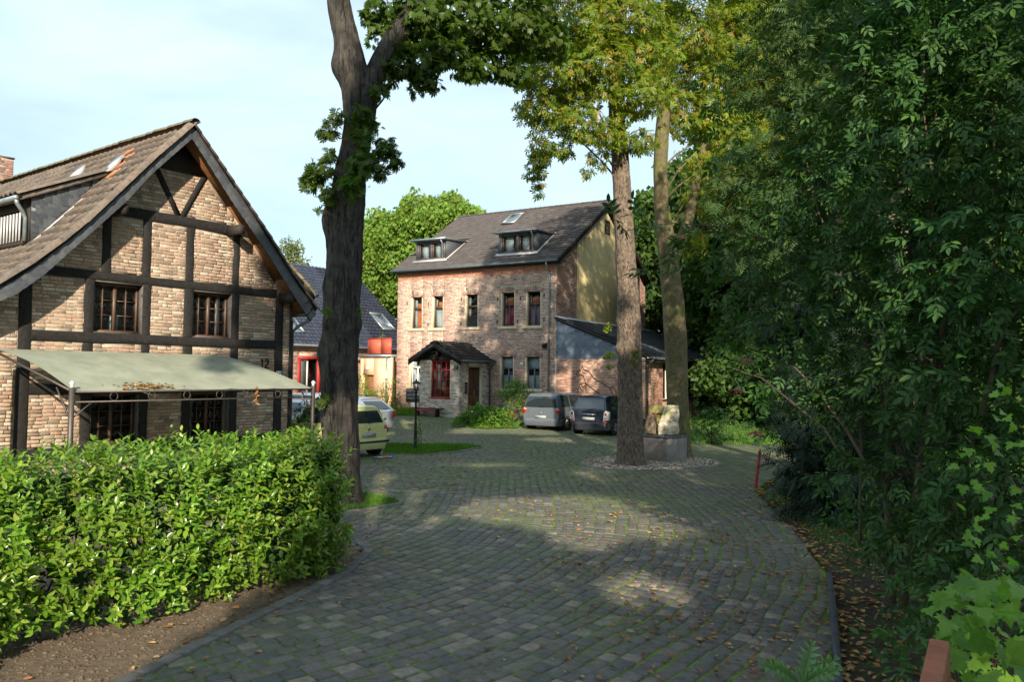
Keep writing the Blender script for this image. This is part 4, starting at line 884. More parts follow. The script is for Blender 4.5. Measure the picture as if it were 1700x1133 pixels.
# dormers
for (a, b) in DM:
    y0 = .45; zt = 10.27; zb = fz(y0); yb = EV+(zt+.12-za)/RK+.1
    dd = MB(); ck = [(y0, zb-.05), (y0, zt), (yb, zt+.05)]
    dd.prism([(y0, zb-.05), (yb, fz(yb)-.05), (y0, zt)], a, a+.08, 'x'); dd.prism([(y0, zb-.05), (yb, fz(yb)-.05), (y0, zt)], b-.08, b, 'x')
    dm = dd.build('dormer', M['slate'], roof14); 
    f = MB(); f.box(a+.08, b-.08, y0, y0+.1, zb-.05, zb+.12); f.box(a+.08, b-.08, y0, y0+.1, zt-.1, zt); m_ = (a+b)/2
    for x0, x1 in ((a+.08, a+.2), (m_-.07, m_+.07), (b-.35, b-.08)): f.box(x0, x1, y0, y0+.1, zb+.12, zt-.1)
    f.build('dormer_front', M['slate'], dm)
    for x0, x1 in ((a+.2, m_-.07), (m_+.07, b-.35)):
        g = MB(); z0_, z1_ = zb+.12, zt-.1
        g.box(x0, x0+.09, y0+.03, y0+.09, z0_, z1_); g.box(x1-.07, x1, y0+.03, y0+.09, z0_, z1_); g.box(x0+.09, x1-.07, y0+.03, y0+.09, z0_, z0_+.06); g.box(x0+.09, x1-.07, y0+.03, y0+.09, z1_-.06, z1_)
        wn = g.build('dormer_window', M['brown_wood'], dm); MB().box(x0+.09, x1-.07, y0+.06, y0+.064, z0_+.06, z1_-.06).build('pane', M['glass'], dm)
        MB().box(x0+.12, x0+.12+(x1-x0)*.55, y0+.2, y0+.22, z0_, z1_).build('curtain', M['curtain'], dm)
    MB().box(a+.1, b-.1, 1.5, 1.55, zb, zt).build('inner_wall', M['interior'], dm)
    tr = MB(); tr.prism([(y0-.28, zt+.0), (yb+.1, zt+.12), (yb+.1, zt+.18), (y0-.28, zt+.10)], a-.18, b+.12, 'x'); tr.build('dormer_roof', M['zinc_dark'], dm)
    MB().tube([(a-.25, y0-.33, zt+.04), (b+.18, y0-.33, zt+.04)], .06, 8).build('gutter', M['zinc'], dm)
    MB().tube([(b-.22, y0-.3, zt), (b-.22, y0-.12, zt-.2), (b-.22, y0-.06, zb+.0)], .045, 8).build('downpipe', M['zinc'], dm, smooth=True)
    MB().beam((b+.05, y0-.1, fz(y0-.1)+.05), (b+.05, yb, fz(yb)+.06), .10, .03).build('lead_flashing', M['lead'], dm)
    MB().prism([(y0-.16, fz(y0-.16)+.055), (y0+.02, fz(y0)+.09), (y0+.02, fz(y0)+.05), (y0-.16, fz(y0-.16)+.01)], a-.15, b+.1, 'x').build('lead_apron', M['lead'], dm)
def skylight(parent, c, xa, ya, za_, wd, ht):
    R = np.stack([xa, ya, za_], -1)
    def bx(x0, x1, y0, y1, z0, z1, nm, m, par):
        V = [(x, y, z) for z in (z0, z1) for y in (y0, y1) for x in (x0, x1)]; V = (R@np.array(V).T).T+c
        mb = MB(); mb.add(V, [(0, 2, 3, 1), (4, 5, 7, 6), (0, 1, 5, 4), (2, 6, 7, 3), (0, 4, 6, 2), (1, 3, 7, 5)]); return mb
    w2, h2 = wd/2, ht/2; f = MB()
    for q in ((-w2, w2, -h2, -h2+.1), (-w2, w2, h2-.1, h2), (-w2, -w2+.1, -h2+.1, h2-.1), (w2-.1, w2, -h2+.1, h2-.1)): b_ = bx(*q, 0, .10, '', None, None); f.add(b_.v[0], b_.f)
    o = f.build('skylight', M['zinc'], parent)
    b_ = bx(-w2+.1, w2-.1, -h2+.1, h2-.1, .06, .065, '', None, None); b_.build('pane', M['skyglass'], o); return o
M['skyglass'] = mat('skylight_glass', (.25, .28, .30), .06, spec=1.0, metal=.7)
skylight(roof14, np.array([-5.68, 5.1, fz(5.1)+.02]), np.array([1., 0, 0]), norm(np.array([0, 1, RK])), norm(np.array([0, -RK, 1])), .9, 1.5)

# porch
PD, PX0, PX1 = -2.9, -4.08, -6.62
pw = MB(); wall_cols(pw, lambda u: 3.2, [(-5.93, -4.66, 1.18, 3.2)], PX1, PX0, 0, PD, PD+.3)
pw.box(PX1, PX1+.3, PD+.3, 0, 0, 3.2); pw.prism([(PD+.3, 0), (-2.05, 0), (-2.05, 3.2), (PD+.3, 3.2)], PX0-.3, PX0, 'x'); pw.prism([(-.78, 0), (0, 0), (0, 3.2), (-.78, 3.2)], PX0-.3, PX0, 'x'); pw.prism([(-2.05, 0), (-.78, 0), (-.78, .5), (-2.05, .5)], PX0-.3, PX0, 'x'); pw.prism([(-2.05, 2.85), (-.78, 2.85), (-.78, 3.2), (-2.05, 3.2)], PX0-.3, PX0, 'x')
porch = pw.build('porch', M['mortar14'], H14)
Bp = brick_rows(PX1, PX0, .1, 3.15, [(-5.95, -4.64, 1.1, 3.3)]); R, T = brick_mats(Bp, y=PD); pieces('brick', 'bricks', *BT, R, T, M['brick_pale'], porch, 300)
Bp = brick_rows(PD, 0, .1, 2.95, [(-2.08, -.75, .4, 3)]); R, T = brick_mats(Bp, side=1, x=PX0); pieces('brick', 'bricks', *BT, R, T, M['brick_pale'], porch, 200)
Bp = brick_rows(PD, 0, .1, 3.1, []); R, T = brick_mats(Bp, side=2, x=PX1); pieces('brick', 'bricks', *BT, R, T, M['brick_pale'], porch, 0)
pf = MB(); x0, x1, z0, z1 = -5.92, -4.67, 1.2, 3.18; y = PD+.08
for q in ((x0, x1, z0, z0+.07), (x0, x1, z1-.06, z1), (x0, x0+.07, z0+.07, z1-.06), (x1-.07, x1, z0+.07, z1-.06)): pf.box(q[0], q[1], y, y+.07, q[2], q[3])
pf.box(x0-.03, x1+.03, PD-.06, PD+.08, z0-.03, z0+.04)
pwf = pf.build('porch_window', M['red_paint'], porch)
for i in range(1, 4): x = x0+(x1-x0)*i/4; MB().box(x-.025, x+.025, y+.006, y+.064, z0+.07, z1-.06).build('glazing_bar', M['red_paint'], pwf)
for i in range(1, 4): z = z0+(z1-z0)*(i/4); MB().box(x0+.07, x1-.07, y+.01, y+.06, z-.02, z+.02).build('glazing_bar', M['red_paint'], pwf)
MB().box(x0+.07, x1-.07, y+.03, y+.034, z0+.07, z1-.06).build('pane', M['glass'], pwf)
MB().box(x0+.1, x0+.35, y+.3, y+.32, z0+.5, z1).build('curtain', M['curtain'], pwf)
dr = MB(); dr.prism([(-2.02, .52), (-.81, .52), (-.81, 2.83), (-2.02, 2.83)], PX0-.2, PX0-.12, 'x')
door = dr.build('front_door', M['door_wood'], porch)
for (ya, yb) in ((-1.95, -1.46), (-1.36, -.88)):
    for (z0, z1) in ((.65, 1.35), (1.5, 2.7)): MB().prism([(ya, z0), (yb, z0), (yb, z1), (ya, z1)], PX0-.125, PX0-.095, 'x').build('door_panel', M['door_wood'], door, bevel=.012)
MB().tube([(PX0-.06, -1.40, 1.35), (PX0-.06, -1.40, 1.6)], .018, 8).build('door_handle', M['zinc'], door)
MB().prism([(-2.40, 1.45), (-2.2, 1.45), (-2.2, 2.05), (-2.40, 2.05)], PX0+.012, PX0+.05, 'x').build('intercom', M['black'], porch)
for i in range(4): MB().prism([(-2.37, 1.52+i*.12), (-2.33, 1.52+i*.12), (-2.33, 1.56+i*.12), (-2.37, 1.56+i*.12)], PX0+.05, PX0+.056, 'x').build('bell_button', M['white'], porch)
MB().box(PX0-.3, PX0+1.0, -2.5, -.5, .1, .46).build('doorstep', M['slate_blue'], porch, bevel=.02); MB().box(PX0+1.0, PX0+1.45, -2.6, -.6, .1, .30).build('doorstep', M['slate_blue'], porch, bevel=.02)
digit('1', -4.42, 2.62, .30).build('house_number', M['black'], porch, ).location = (0, PD, 0); digit('4', -4.28, 2.62, .30).build('house_number', M['black'], porch).location = (0, PD, 0)
ax, az, el, er, ez = -5.43, 4.12, -7.05, -3.72, 3.12
pr = MB(); pr.prism([(el, ez-.02), (ax, az-.10), (er, ez-.02), (er, ez+.08), (ax, az), (el, ez+.08)], PD-.42, 0, 'y'); proof = pr.build('porch_roof', M['dark_wood'], porch)
k_ = (az-ez)/(er-ax); Rr, Tr = [], []
v = norm(np.array([-1., 0, (az-ez)/(er-ax)])); vl = norm(np.array([1., 0, (az-ez)/(ax-el)]))
for (vv, e0, L, xa) in ((v, er, math.hypot(er-ax, az-ez), np.array([0, 1., 0])), (vl, el, math.hypot(ax-el, az-ez), np.array([0, -1., 0]))):
    zn = np.cross(xa, vv); s = .16
    while s < L:
        yy = PD-.42+.15
        while yy < .0: Rr.append(np.stack([xa*.3, vv*.33, zn*1.6], -1)); Tr.append(np.array([e0, yy, ez+.08])+vv*s); yy += .3
        s += .32
pieces('roof_tile', 'roof_tiles', ft2, ff2, np.array(Rr), np.array(Tr), M['tile14'], proof, 300)
Rs, Ts = [], []
for i in range(9): Rs.append(np.stack([np.array([-.22, 0, 0]), np.array([0, -.38, 0]), np.array([0, 0, .17])], -1)); Ts.append([ax, PD-.3+i*.36, az-.02])
pieces('ridge_tile', 'ridge_tiles', HV, HF, np.array(Rs), np.array(Ts), M['tile14'], proof, 300, smooth=True)
mb = MB(); mb.prism([(el-.03, ez-.2), (ax, az-.25), (ax, az+.03), (el-.03, ez+.12)], PD-.46, PD-.42); mb.build('bargeboard', M['black'], proof)
mb = MB(); mb.prism([(ax, az-.25), (er+.03, ez-.2), (er+.03, ez+.12), (ax, az+.03)], PD-.46, PD-.42); mb.build('bargeboard', M['black'], proof)
mb = MB(); mb.prism([(PX1, 3.2), (PX0, 3.2), (ax, 4.05)], PD+.05, PD+.15); mb.build('gable_boarding', M['dark_wood'], proof)
pts = [(ax+1.05*math.sin(t), PD-.1, 3.22+.42*math.cos(t)) for t in np.linspace(-1.4, 1.4, 11)]; MB().tube(pts, .05, 8).build('arched_brace', M['black'], proof)
MB().box(ax-.07, ax+.07, PD-.2, PD, 3.2, 4.0).build('king_post', M['black'], proof)
MB().box(PX1-.25, PX0+.1, PD-.02, PD+.12, 3.2, 3.32).build('tie_beam', M['dark_wood'], proof)
MB().beam((ax+.25, -.10, az-.02), (er-.02, -.10, ez+.16), .3, .03).build('lead_flashing', M['lead'], proof)
MB().tube([(er+.05, PD-.42, ez+.03), (er+.05, .0, ez+.03)], .055, 8).build('gutter', M['zinc_dark'], proof)
MB().tube([(er+.05, -.3, ez), (er-.1, -.2, ez-.25), (PX0+.12, -.14, ez-.4), (PX0+.12, -.14, .3)], .04, 8).build('downpipe', M['zinc_dark'], proof, smooth=True)

# annex lean-to on the right side
AX = 4.95; AE = 3.5; AT = 5.45
an = MB(); an.box(0, AX, 0, .3, 0, 3.38); 
aop = [(2.55, 3.25), (6.4, 7.95), (9.6, 11.2)]
segs = [(.3, 2.55), (3.25, 6.4), (7.95, 9.6), (11.2, 13.0)]
for a, b in segs: an.prism([(a, 0), (b, 0), (b, 3.38), (a, 3.38)], AX-.3, AX, 'x')
for a, b in aop: an.prism([(a, 0), (b, 0), (b, 1.3), (a, 1.3)], AX-.3, AX, 'x'); an.prism([(a, 3.2), (b, 3.2), (b, 3.38), (a, 3.38)], AX-.3, AX, 'x')
an.box(0, AX, 12.7, 13, 0, AE)
annex = an.build('annex', M['mortar14'], H14)
MB().prism([(0.06, 3.38), (AX, 3.38), (AX, AE-.05), (0.06, AT-.12)], .0, .3).build('slate_backing', M['slate_blue'], annex)
Ba = brick_rows(.06, AX, .1, 3.36, [(6, 7, 0, 1)]); R, T = brick_mats(Ba); pieces('brick', 'bricks', *BT, R, T, M['brick_ann'], annex, 300, -Ba[:, 1])
Ba = brick_rows(0, 13, .1, 3.36, [(a, b, 1.3, 3.2) for a, b in aop]); R, T = brick_mats(Ba, side=1, x=AX); pieces('brick', 'bricks', *BT, R, T, M['brick_ann'], annex, 0)
for a, b in aop:
    f = MB(); x = AX-.18
    for q in ((a, b, 1.3, 1.37), (a, b, 3.13, 3.2), (a, a+.07, 1.37, 3.13), (b-.07, b, 1.37, 3.13)): f.prism([(q[0], q[2]), (q[1], q[2]), (q[1], q[3]), (q[0], q[3])], x, x+.06, 'x')
    fw_ = f.build('window', M['dark_wood'], annex); MB().prism([(a+.07, 1.37), (b-.07, 1.37), (b-.07, 3.13), (a+.07, 3.13)], x+.02, x+.024, 'x').build('pane', M['glass'], fw_)
    MB().prism([(a+.2, 1.4), (b-.3, 1.4), (b-.3, 2.6), (a+.2, 2.6)], x-.25, x-.23, 'x').build('blind', M['peach'], fw_)
    MB().prism([(a-.05, 1.22), (b+.05, 1.22), (b+.05, 1.29), (a-.05, 1.29)], AX-.1, AX+.08, 'x').build('window_sill', M['dark_wood'], annex)
MB().prism([(.3, 0.1), (12.7, .1), (12.7, 3.3), (.3, 3.3)], 2.4, 2.45, 'x').build('inner_wall', M['interior'], annex)
Rs, Ts = [], []
for i in range(11):
    for j in range(26):
        u = .14+j*.2+(.1 if i % 2 else 0); z = 3.46+i*.185; lim = AT-.16-(AT-AE+.02)*u/AX
        if z+.06 < lim and u < AX-.05: Rs.append(np.stack([np.array([.205, 0, 0]), np.array([0, 0, .25]), np.array([0, -.010, 0])], -1)); Ts.append([u, -.004-.005*(i % 2)-.002*(j % 2), z])
pieces('slate', 'slates', sv, sf, np.array(Rs), np.array(Ts), M['slate_blue'], annex, 300)
ar = MB(); ar.prism([(-.0, AT-.03), (AX+.45, AE-.2), (AX+.45, AE-.08), (0, AT+.08)], -.12, 13.4); aroof = ar.build('annex_roof', M['dark_wood'], annex)
v = norm(np.array([-1., 0, (AT-AE+.17)/(AX+.45)])); Rr, Tr = [], []; s = .15
while s < 5.6:
    yy = -.12+.15
    while yy < 13.35: Rr.append(np.stack([np.array([0, .3, 0]), v*.30, np.cross(np.array([0, 1., 0]), v)], -1)); Tr.append(np.array([AX+.45, yy, AE-.07])+v*s); yy += .3
    s += .28
pieces('roof_tile', 'roof_tiles', ft2, ff2, np.array(Rr), np.array(Tr), M['slate'], aroof, 100, np.array(Tr)[:, 1])
MB().prism([(.0, AT+.09), (.55, AT-.06), (.57, AT-.02), (.0, AT+.16)], -.14, 13.4).build('lead_flashing', M['lead'], aroof)
MB().tube([(AX+.5, -.1, AE-.14), (AX+.5, 13.4, AE-.14)], .06, 8).build('gutter', M['zinc_dark'], aroof)
MB().box(AX, AX+.42, 0.0, 13.3, AE-.32, AE-.24).build('eaves_board', M['dark_wood'], aroof)
MB().tube([(AX+.5, -.05, AE-.16), (AX+.3, -.05, AE-.4), (AX+.12, .1, AE-.6), (AX+.1, .15, 0)], .04, 8).build('downpipe', M['zinc_dark'], annex)
# iron horse outline on the annex wall
def worldB(u, z): return (u, -.05, z)
horse = thing('iron_horse_ornament', tuple(B.w((2.4, -.05, 1.2))), B14, 'dark iron outline of a rearing horse on the annex brick wall', 'wall ornament')
hl = [[(1.22, 2.55), (1.40, 2.72), (1.52, 2.78), (1.58, 3.0), (1.66, 2.80), (1.95, 2.68), (2.3, 2.30), (2.75, 2.08), (3.05, 1.90), (3.25, 1.62), (3.36, 1.30), (3.40, .95)],
      [(1.22, 2.55), (1.30, 2.46), (1.55, 2.52), (1.68, 2.38), (1.75, 2.15), (1.85, 2.02)], [(1.85, 2.02), (1.62, 2.1), (1.44, 2.0), (1.50, 1.82), (1.62, 1.68)], [(1.62, 2.1), (1.55, 2.0), (1.62, 1.88), (1.80, 1.98), (1.80, 1.70)],
      [(1.85, 2.02), (2.2, 1.78), (2.55, 1.55), (2.75, 1.25), (2.9, 1.0)], [(3.10, 1.85), (3.30, 1.9), (3.46, 1.6), (3.50, 1.2), (3.56, .8)], [(2.9, 1.0), (3.05, 1.15), (3.1, .9), (3.1, .6)], [(1.66, 2.8), (1.60, 2.66), (1.72, 2.6)]]
for pl in hl:
    P = [np.array(p) for p in pl]; pts = []
    for i in range(len(P)-1):
        p0, p1, p2, p3 = P[max(i-1, 0)], P[i], P[i+1], P[min(i+2, len(P)-1)]
        for t in (0, .25, .5, .75): q = .5*((2*p1)+(-p0+p2)*t+(2*p0-5*p1+4*p2-p3)*t*t+(-p0+3*p1-3*p2+p3)*t**3); pts.append((q[0]-2.4, 0, q[1]-1.2))
    pts.append((P[-1][0]-2.4, 0, P[-1][1]-1.2)); MB().tube(pts, .016, 6).build('iron_rod', M['rust'], horse)
# bench by the porch
bc = B.w((-5.75, -3.25, 0)); gz = float(hgt(bc[1]))
bench = thing('bench', (bc[0], bc[1], gz-.05), B14, 'low dark bench with red front board by the porch wall', 'bench')
MB().box(-.95, .85, -.2, .22, .44, .50).build('seat', M['dark_wood'], bench, bevel=.01); MB().box(-.93, .55, -.205, -.18, .34, .435).build('apron', M['red_paint'], bench)
for x in (-.75, .55): MB().box(x-.04, x+.04, -.16, .16, 0, .44).build('leg', M['black'], bench)

# blue tiled house behind
D = Fr((-(850-490)/1300*44, 44), 53.83)
HB_ = thing('blue_roofed_house', (D.o[0], D.o[1], 0), 53.83, 'long low brick house with shiny dark blue tiled roof and skylights, behind the left tree', 'house')
KB = .85; by = 6.2
bw = MB(); wall_cols(bw, lambda u: 4.05, [(.3, 1.75, 1.2, 3.3), (5.2, 6.0, 1.6, 2.8)], -6, 9.5, 0, 0, .3); bw.box(-6, -5.7, .3, 12, 0, 4.05); bw.box(9.2, 9.5, .3, 12, 0, 4.05); bw.prism([(.3, 4.05), (12, 4.05), (6.2, 9.1)], 9.2, 9.5, 'x'); bw.prism([(.3, 4.05), (12, 4.05), (6.2, 9.1)], -6, -5.7, 'x')
bwall = bw.build('wall', M['mortar14'], HB_)
Bb = brick_rows(-1, 9.5, .8, 4.0, [(.2, 1.85, 1.1, 3.45), (5.1, 6.1, 1.5, 2.9)]); R, T = brick_mats(Bb); pieces('brick', 'bricks', *BT, R, T, M['brick14'], bwall, 0)
f = MB(); 
for q in ((.2, 1.85, 3.2, 3.4), (.2, .42, 1.2, 3.2), (1.63, 1.85, 1.2, 3.2)): f.box(q[0], q[1], -.03, .12, q[2], q[3])
rw = f.build('window', M['red_paint'], HB_); g = MB(); g.box(.42, .5, .12, .2, 1.2, 3.2); g.box(.95, 1.05, .12, .2, 1.2, 3.2); g.box(.5, .95, .12, .2, 3.1, 3.2); g.build('window_frame', M['lead'], rw); MB().box(.5, 1.63, .15, .155, 1.2, 3.1).build('pane', M['glass'], rw)
MB().box(-5.5, 9, 2.4, 2.45, .2, 4).build('inner_wall', M['interior'], HB_)
br_ = MB(); br_.prism([(-.35, 3.9), (by, 3.9+KB*(by+.35)), (by*2+.35, 3.9), (by*2+.35, 4.02), (by, 4.02+KB*(by+.35)), (-.35, 4.02)], -6.3, 9.8, 'x'); broof = br_.build('roof', M['zinc_dark'], HB_)
v = norm(np.array([0, 1, KB])); Rr, Tr = [], []; s = .15
while s < (by+.35)*math.sqrt(1+KB*KB)-.1:
    u = -3.2
    while u < 9.8: Rr.append(np.stack([np.array([.3, 0, 0]), v*.36, norm(np.cross(np.array([1., 0, 0]), v))*1.3], -1)); Tr.append([u, -.35+s*v[1], 4.03+s*v[2]]); u += .3
    s += .345
pieces('roof_tile', 'roof_tiles', PTV, PTF, np.array(Rr), np.array(Tr), M['tile_blue'], broof, 300, -np.array(Tr)[:, 0])
hole = [(7.9, .0), (9.05, .0)]
for (u, yv, wd, ht) in ((8.45, 1.75, 1.15, 1.75),): skylight(broof, np.array([u-.05, yv, 4.06+KB*(yv+.35)]), np.array([1., 0, 0]), v, norm(np.cross(np.array([1., 0, 0]), v)), wd, ht)
skylight(broof, np.array([6.9, 4.4, 4.06+KB*4.75]), np.array([1., 0, 0]), v, norm(np.cross(np.array([1., 0, 0]), v)), 1.15, 1.6)
skylight(broof, np.array([.5, .9, 4.06+KB*1.25]), np.array([1., 0, 0]), v, norm(np.cross(np.array([1., 0, 0]), v)), 1.0, 1.3)
MB().tube([(-6.3, -.42, 3.98), (9.8, -.42, 3.98)], .07, 8).build('gutter', M['zinc'], broof)
# peach extension with red balcony
PE = thing('peach_extension', tuple(B.w((-11.8, -.5, 0))[:2])+(0,), B14, 'small peach rendered flat roofed extension left of the brick house', 'extension')
w_ = MB(); wall_cols(w_, lambda u: 3.42, [(-.9, -.1, .2, 2.35)], -1.15, 1.2, 0, 0, .25); w_.box(-1.15, -.9, .25, 3, 0, 3.42); w_.build('wall', M['peach'], PE)
MB().box(-.88, -.12, .18, .22, .2, 2.33).build('door', M['soffit'], PE); MB().box(-1.3, 1.22, -.15, 3, 3.42, 3.56).build('roof_edge', M['zinc'], PE)
MB().lathe([(0, -.12), (.08, -.1), (.11, 0), (0, 0)], 10, (-.55, -.01, 2.72), 'y').build('round_lamp', M['white'], PE)
MB().tube([(.95, -.1, 3.4), (.95, -.1, .2)], .05, 8).build('downpipe', M['zinc'], PE)
BL = thing('balcony_screen', tuple(B.w((-11.4, -.5, 0))[:2])+(3.56,), B14, 'red balcony screen on the roof of the peach extension', 'balcony screen')
for x0, x1 in ((-.95, -.0), (.05, .8)): MB().box(x0, x1, 0, .02, .05, .92).build('screen_panel', M['red_panel'], BL)
MB().box(-.98, .82, -.02, .04, .92, .98).build('handrail', M['red_paint'], BL)
for x in (-.97, .02, .81): MB().box(x-.02, x+.02, 0, .04, 0, .92).build('post', M['red_paint'], BL)

# ================================================================ lamp, stake, sculpture, rail
lp = thing('garden_lamp', (-3.12, 25.7, 0), 0, 'black lamp post with small glass lantern on the grass patch', 'street lamp')
MB().lathe([(0, 0), (.07, 0), (.07, .1), (.05, .14), (.045, .9), (.035, .95), (.035, 1.85), (.05, 1.87), (.03, 1.93), (0, 1.93)], 12).build('post', M['black'], lp, smooth=False)
MB().lathe([(0, 1.93), (.06, 1.93), (.05, 1.96), (0, 1.97)], 6).build('lantern_base', M['black'], lp)
lg = MB(); lg.lathe([(.055, 1.97), (.11, 2.17), (0, 2.17)], 6); lg.build('lantern_glass', M['glass'], lp)
for i in range(6): a = i*math.pi/3; MB().beam((.057*math.cos(a), .057*math.sin(a), 1.96), (.115*math.cos(a), .115*math.sin(a), 2.18), .012, .012).build('lantern_bar', M['black'], lp)
MB().lathe([(0, 2.17), (.15, 2.17), (.13, 2.2), (.03, 2.27), (.015, 2.32), (0, 2.33)], 6).build('lantern_roof', M['black'], lp)
stk_ = thing('red_stake', (5.55, 17.85, 0), 0, 'leaning red painted wooden stake at the edge of the paving', 'stake')
MB().beam((0, 0, -.05), (.10, 0, .82), .05, .07, (0, 1, 0)).build('stake_post', M['red_paint'], stk_, bevel=.006)
MB().beam((.10, 0, .82), (.11, 0, .90), .05, .07, (0, 1, 0), .3).build('stake_tip', M['red_paint'], stk_)
sc_ = thing('stone_sculpture', (4.6, 23.5, .78), -12, 'rough pale sandstone block with mossy top on the grey plinth', 'sculpture')
pt = thing('sculpture_plinth', (4.6, 23.5, 0), 38, 'square grey concrete plinth between the two bare tree trunks', 'plinth')
MB().box(-.46, .46, -.46, .46, 0, .70).build('plinth_block', M['conc'], pt, bevel=.01); MB().box(-.49, .49, -.49, .49, .70, .76).build('plinth_slab', M['slate'], pt, bevel=.008)
def rock(poly, y0, y1, seed, sub=3, amp=.03):
    import bmesh
    mb = MB(); mb.prism(poly, y0, y1); me = fastmesh('rock', np.concatenate(mb.v), mb.f, []); bm = bmesh.new(); bm.from_mesh(me)
    bmesh.ops.triangulate(bm, faces=bm.faces[:]); 
    for _ in range(sub): bmesh.ops.subdivide_edges(bm, edges=bm.edges[:], cuts=1, use_grid_fill=True)
    bmesh.ops.smooth_vert(bm, verts=bm.verts[:], factor=.5, use_axis_x=True, use_axis_y=True, use_axis_z=True)
    from mathutils import noise as mn
    for v_ in bm.verts: 
        n_ = mn.fractal(Vector((v_.co.x*4+seed, v_.co.y*4, v_.co.z*4)), .8, 2, 5); v_.co += v_.normal*n_*amp
    bm.to_mesh(me); bm.free(); return me
me = rock([(-.18, 0), (.40, 0), (.42, .15), (.38, .35), (.42, .62), (.40, .86), (.15, .88), (-.02, .84), (-.06, .6), (-.16, .4), (-.20, .15)], -.25, .22, 3); me.materials.append(M['stone']); link('carved_block', me, sc_)
me = rock([(-.55, 0), (-.24, 0), (-.26, .3), (-.34, .62), (-.48, .62), (-.58, .3)], -.2, .2, 8, amp=.02); me.materials.append(M['bark2']); link('upright_stone', me, sc_)
me = rock([(-.45, .62), (-.06, .62), (-.02, .84), (-.30, .88), (-.48, .8)], -.18, .2, 12, amp=.02); me.materials.append(M['mossrock']); link('mossy_stone', me, sc_)
me = rock([(-.24, .02), (-.14, .02), (-.04, .45), (-.04, .62), (-.24, .62)], -.1, .15, 15, amp=.02); me.materials.append(M['mossrock']); link('mossy_stone', me, sc_)
M['rail_wood'] = mat('reddish_rail_wood', (.30, .10, .05), .6, 14, .3, (40, .4, .01), stain=((.45, .36, .30), 5, .62, .72))
rl = thing('bridge_rail', (1.2, 2.1, 0), 0, 'reddish brown wooden handrail at the bottom right corner', 'handrail')
MB().beam((-.30, -.35, 1.70), (-.005, .10, 1.775), .05, .11).build('rail_board', M['rail_wood'], rl, bevel=.006)
MB().beam((1.02, 1.15, 1.78), (1.7, 1.9, 1.80), .05, .10).build('rail_board', M['rail_wood'], rl, bevel=.006)
MB().box(-.04, .03, .04, .11, 0, 1.72).build('rail_post', M['rail_wood'], rl, bevel=.006)

mat_ = thing('striped_mat', (-3.75, 23.1, .03), 20, 'small blue and yellow striped item lying behind the yellow car', 'mat')
for i, c in enumerate(((.1, .25, .5), (.6, .5, .3), (.55, .2, .08), (.1, .3, .6))):
    m_ = mat('stripe_%s' % 'abcd'[i], c, .7); MB().box(-.28+i*.14, -.14+i*.14, -.12, .12, 0, .02).build('stripe', m_, mat_)
# ================================================================ cars
def paint(name, col, rough=.25, metal=.3):
    m = bpy.data.materials.new(name); m.use_nodes = True; t = m.node_tree; b = t.nodes['Principled BSDF']
    g = nn(t, 'NewGeometry'); n = noise(t, g.outputs['Position'], 3, 5); c = nn(t, 'RGB'); c.outputs[0].default_value = (*col, 1)
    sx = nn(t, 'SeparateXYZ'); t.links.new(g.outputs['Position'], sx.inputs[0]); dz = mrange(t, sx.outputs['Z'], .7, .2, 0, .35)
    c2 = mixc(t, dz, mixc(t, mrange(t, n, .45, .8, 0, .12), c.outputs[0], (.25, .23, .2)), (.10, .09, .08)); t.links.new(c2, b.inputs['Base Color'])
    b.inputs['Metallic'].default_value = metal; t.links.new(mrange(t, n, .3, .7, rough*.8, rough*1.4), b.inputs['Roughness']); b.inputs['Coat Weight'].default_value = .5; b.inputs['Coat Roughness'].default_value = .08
    return m
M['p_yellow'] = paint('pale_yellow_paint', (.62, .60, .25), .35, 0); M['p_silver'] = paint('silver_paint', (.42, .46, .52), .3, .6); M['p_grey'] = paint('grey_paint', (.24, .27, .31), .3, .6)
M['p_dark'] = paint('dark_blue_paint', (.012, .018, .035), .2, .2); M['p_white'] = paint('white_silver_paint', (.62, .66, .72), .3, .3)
M['rubber'] = mat('tyre_rubber', (.018, .018, .018), .85, 20, .3); M['rim'] = mat('alloy_rim', (.35, .35, .36), .35, 10, .15, metal=.8)
M['plastic'] = mat('dark_plastic', (.035, .037, .04), .6, 10, .2); M['redlamp'] = mat('red_lamp_lens', (.50, .025, .015), .12, spec=.8); M['clearlamp'] = mat('clear_lamp_lens', (.62, .56, .54), .12, spec=.8); M['orlamp'] = mat('amber_lamp_lens', (.6, .2, .03), .15)
M['plate'] = mat('number_plate', (.34, .35, .34), .5, 20, .1)
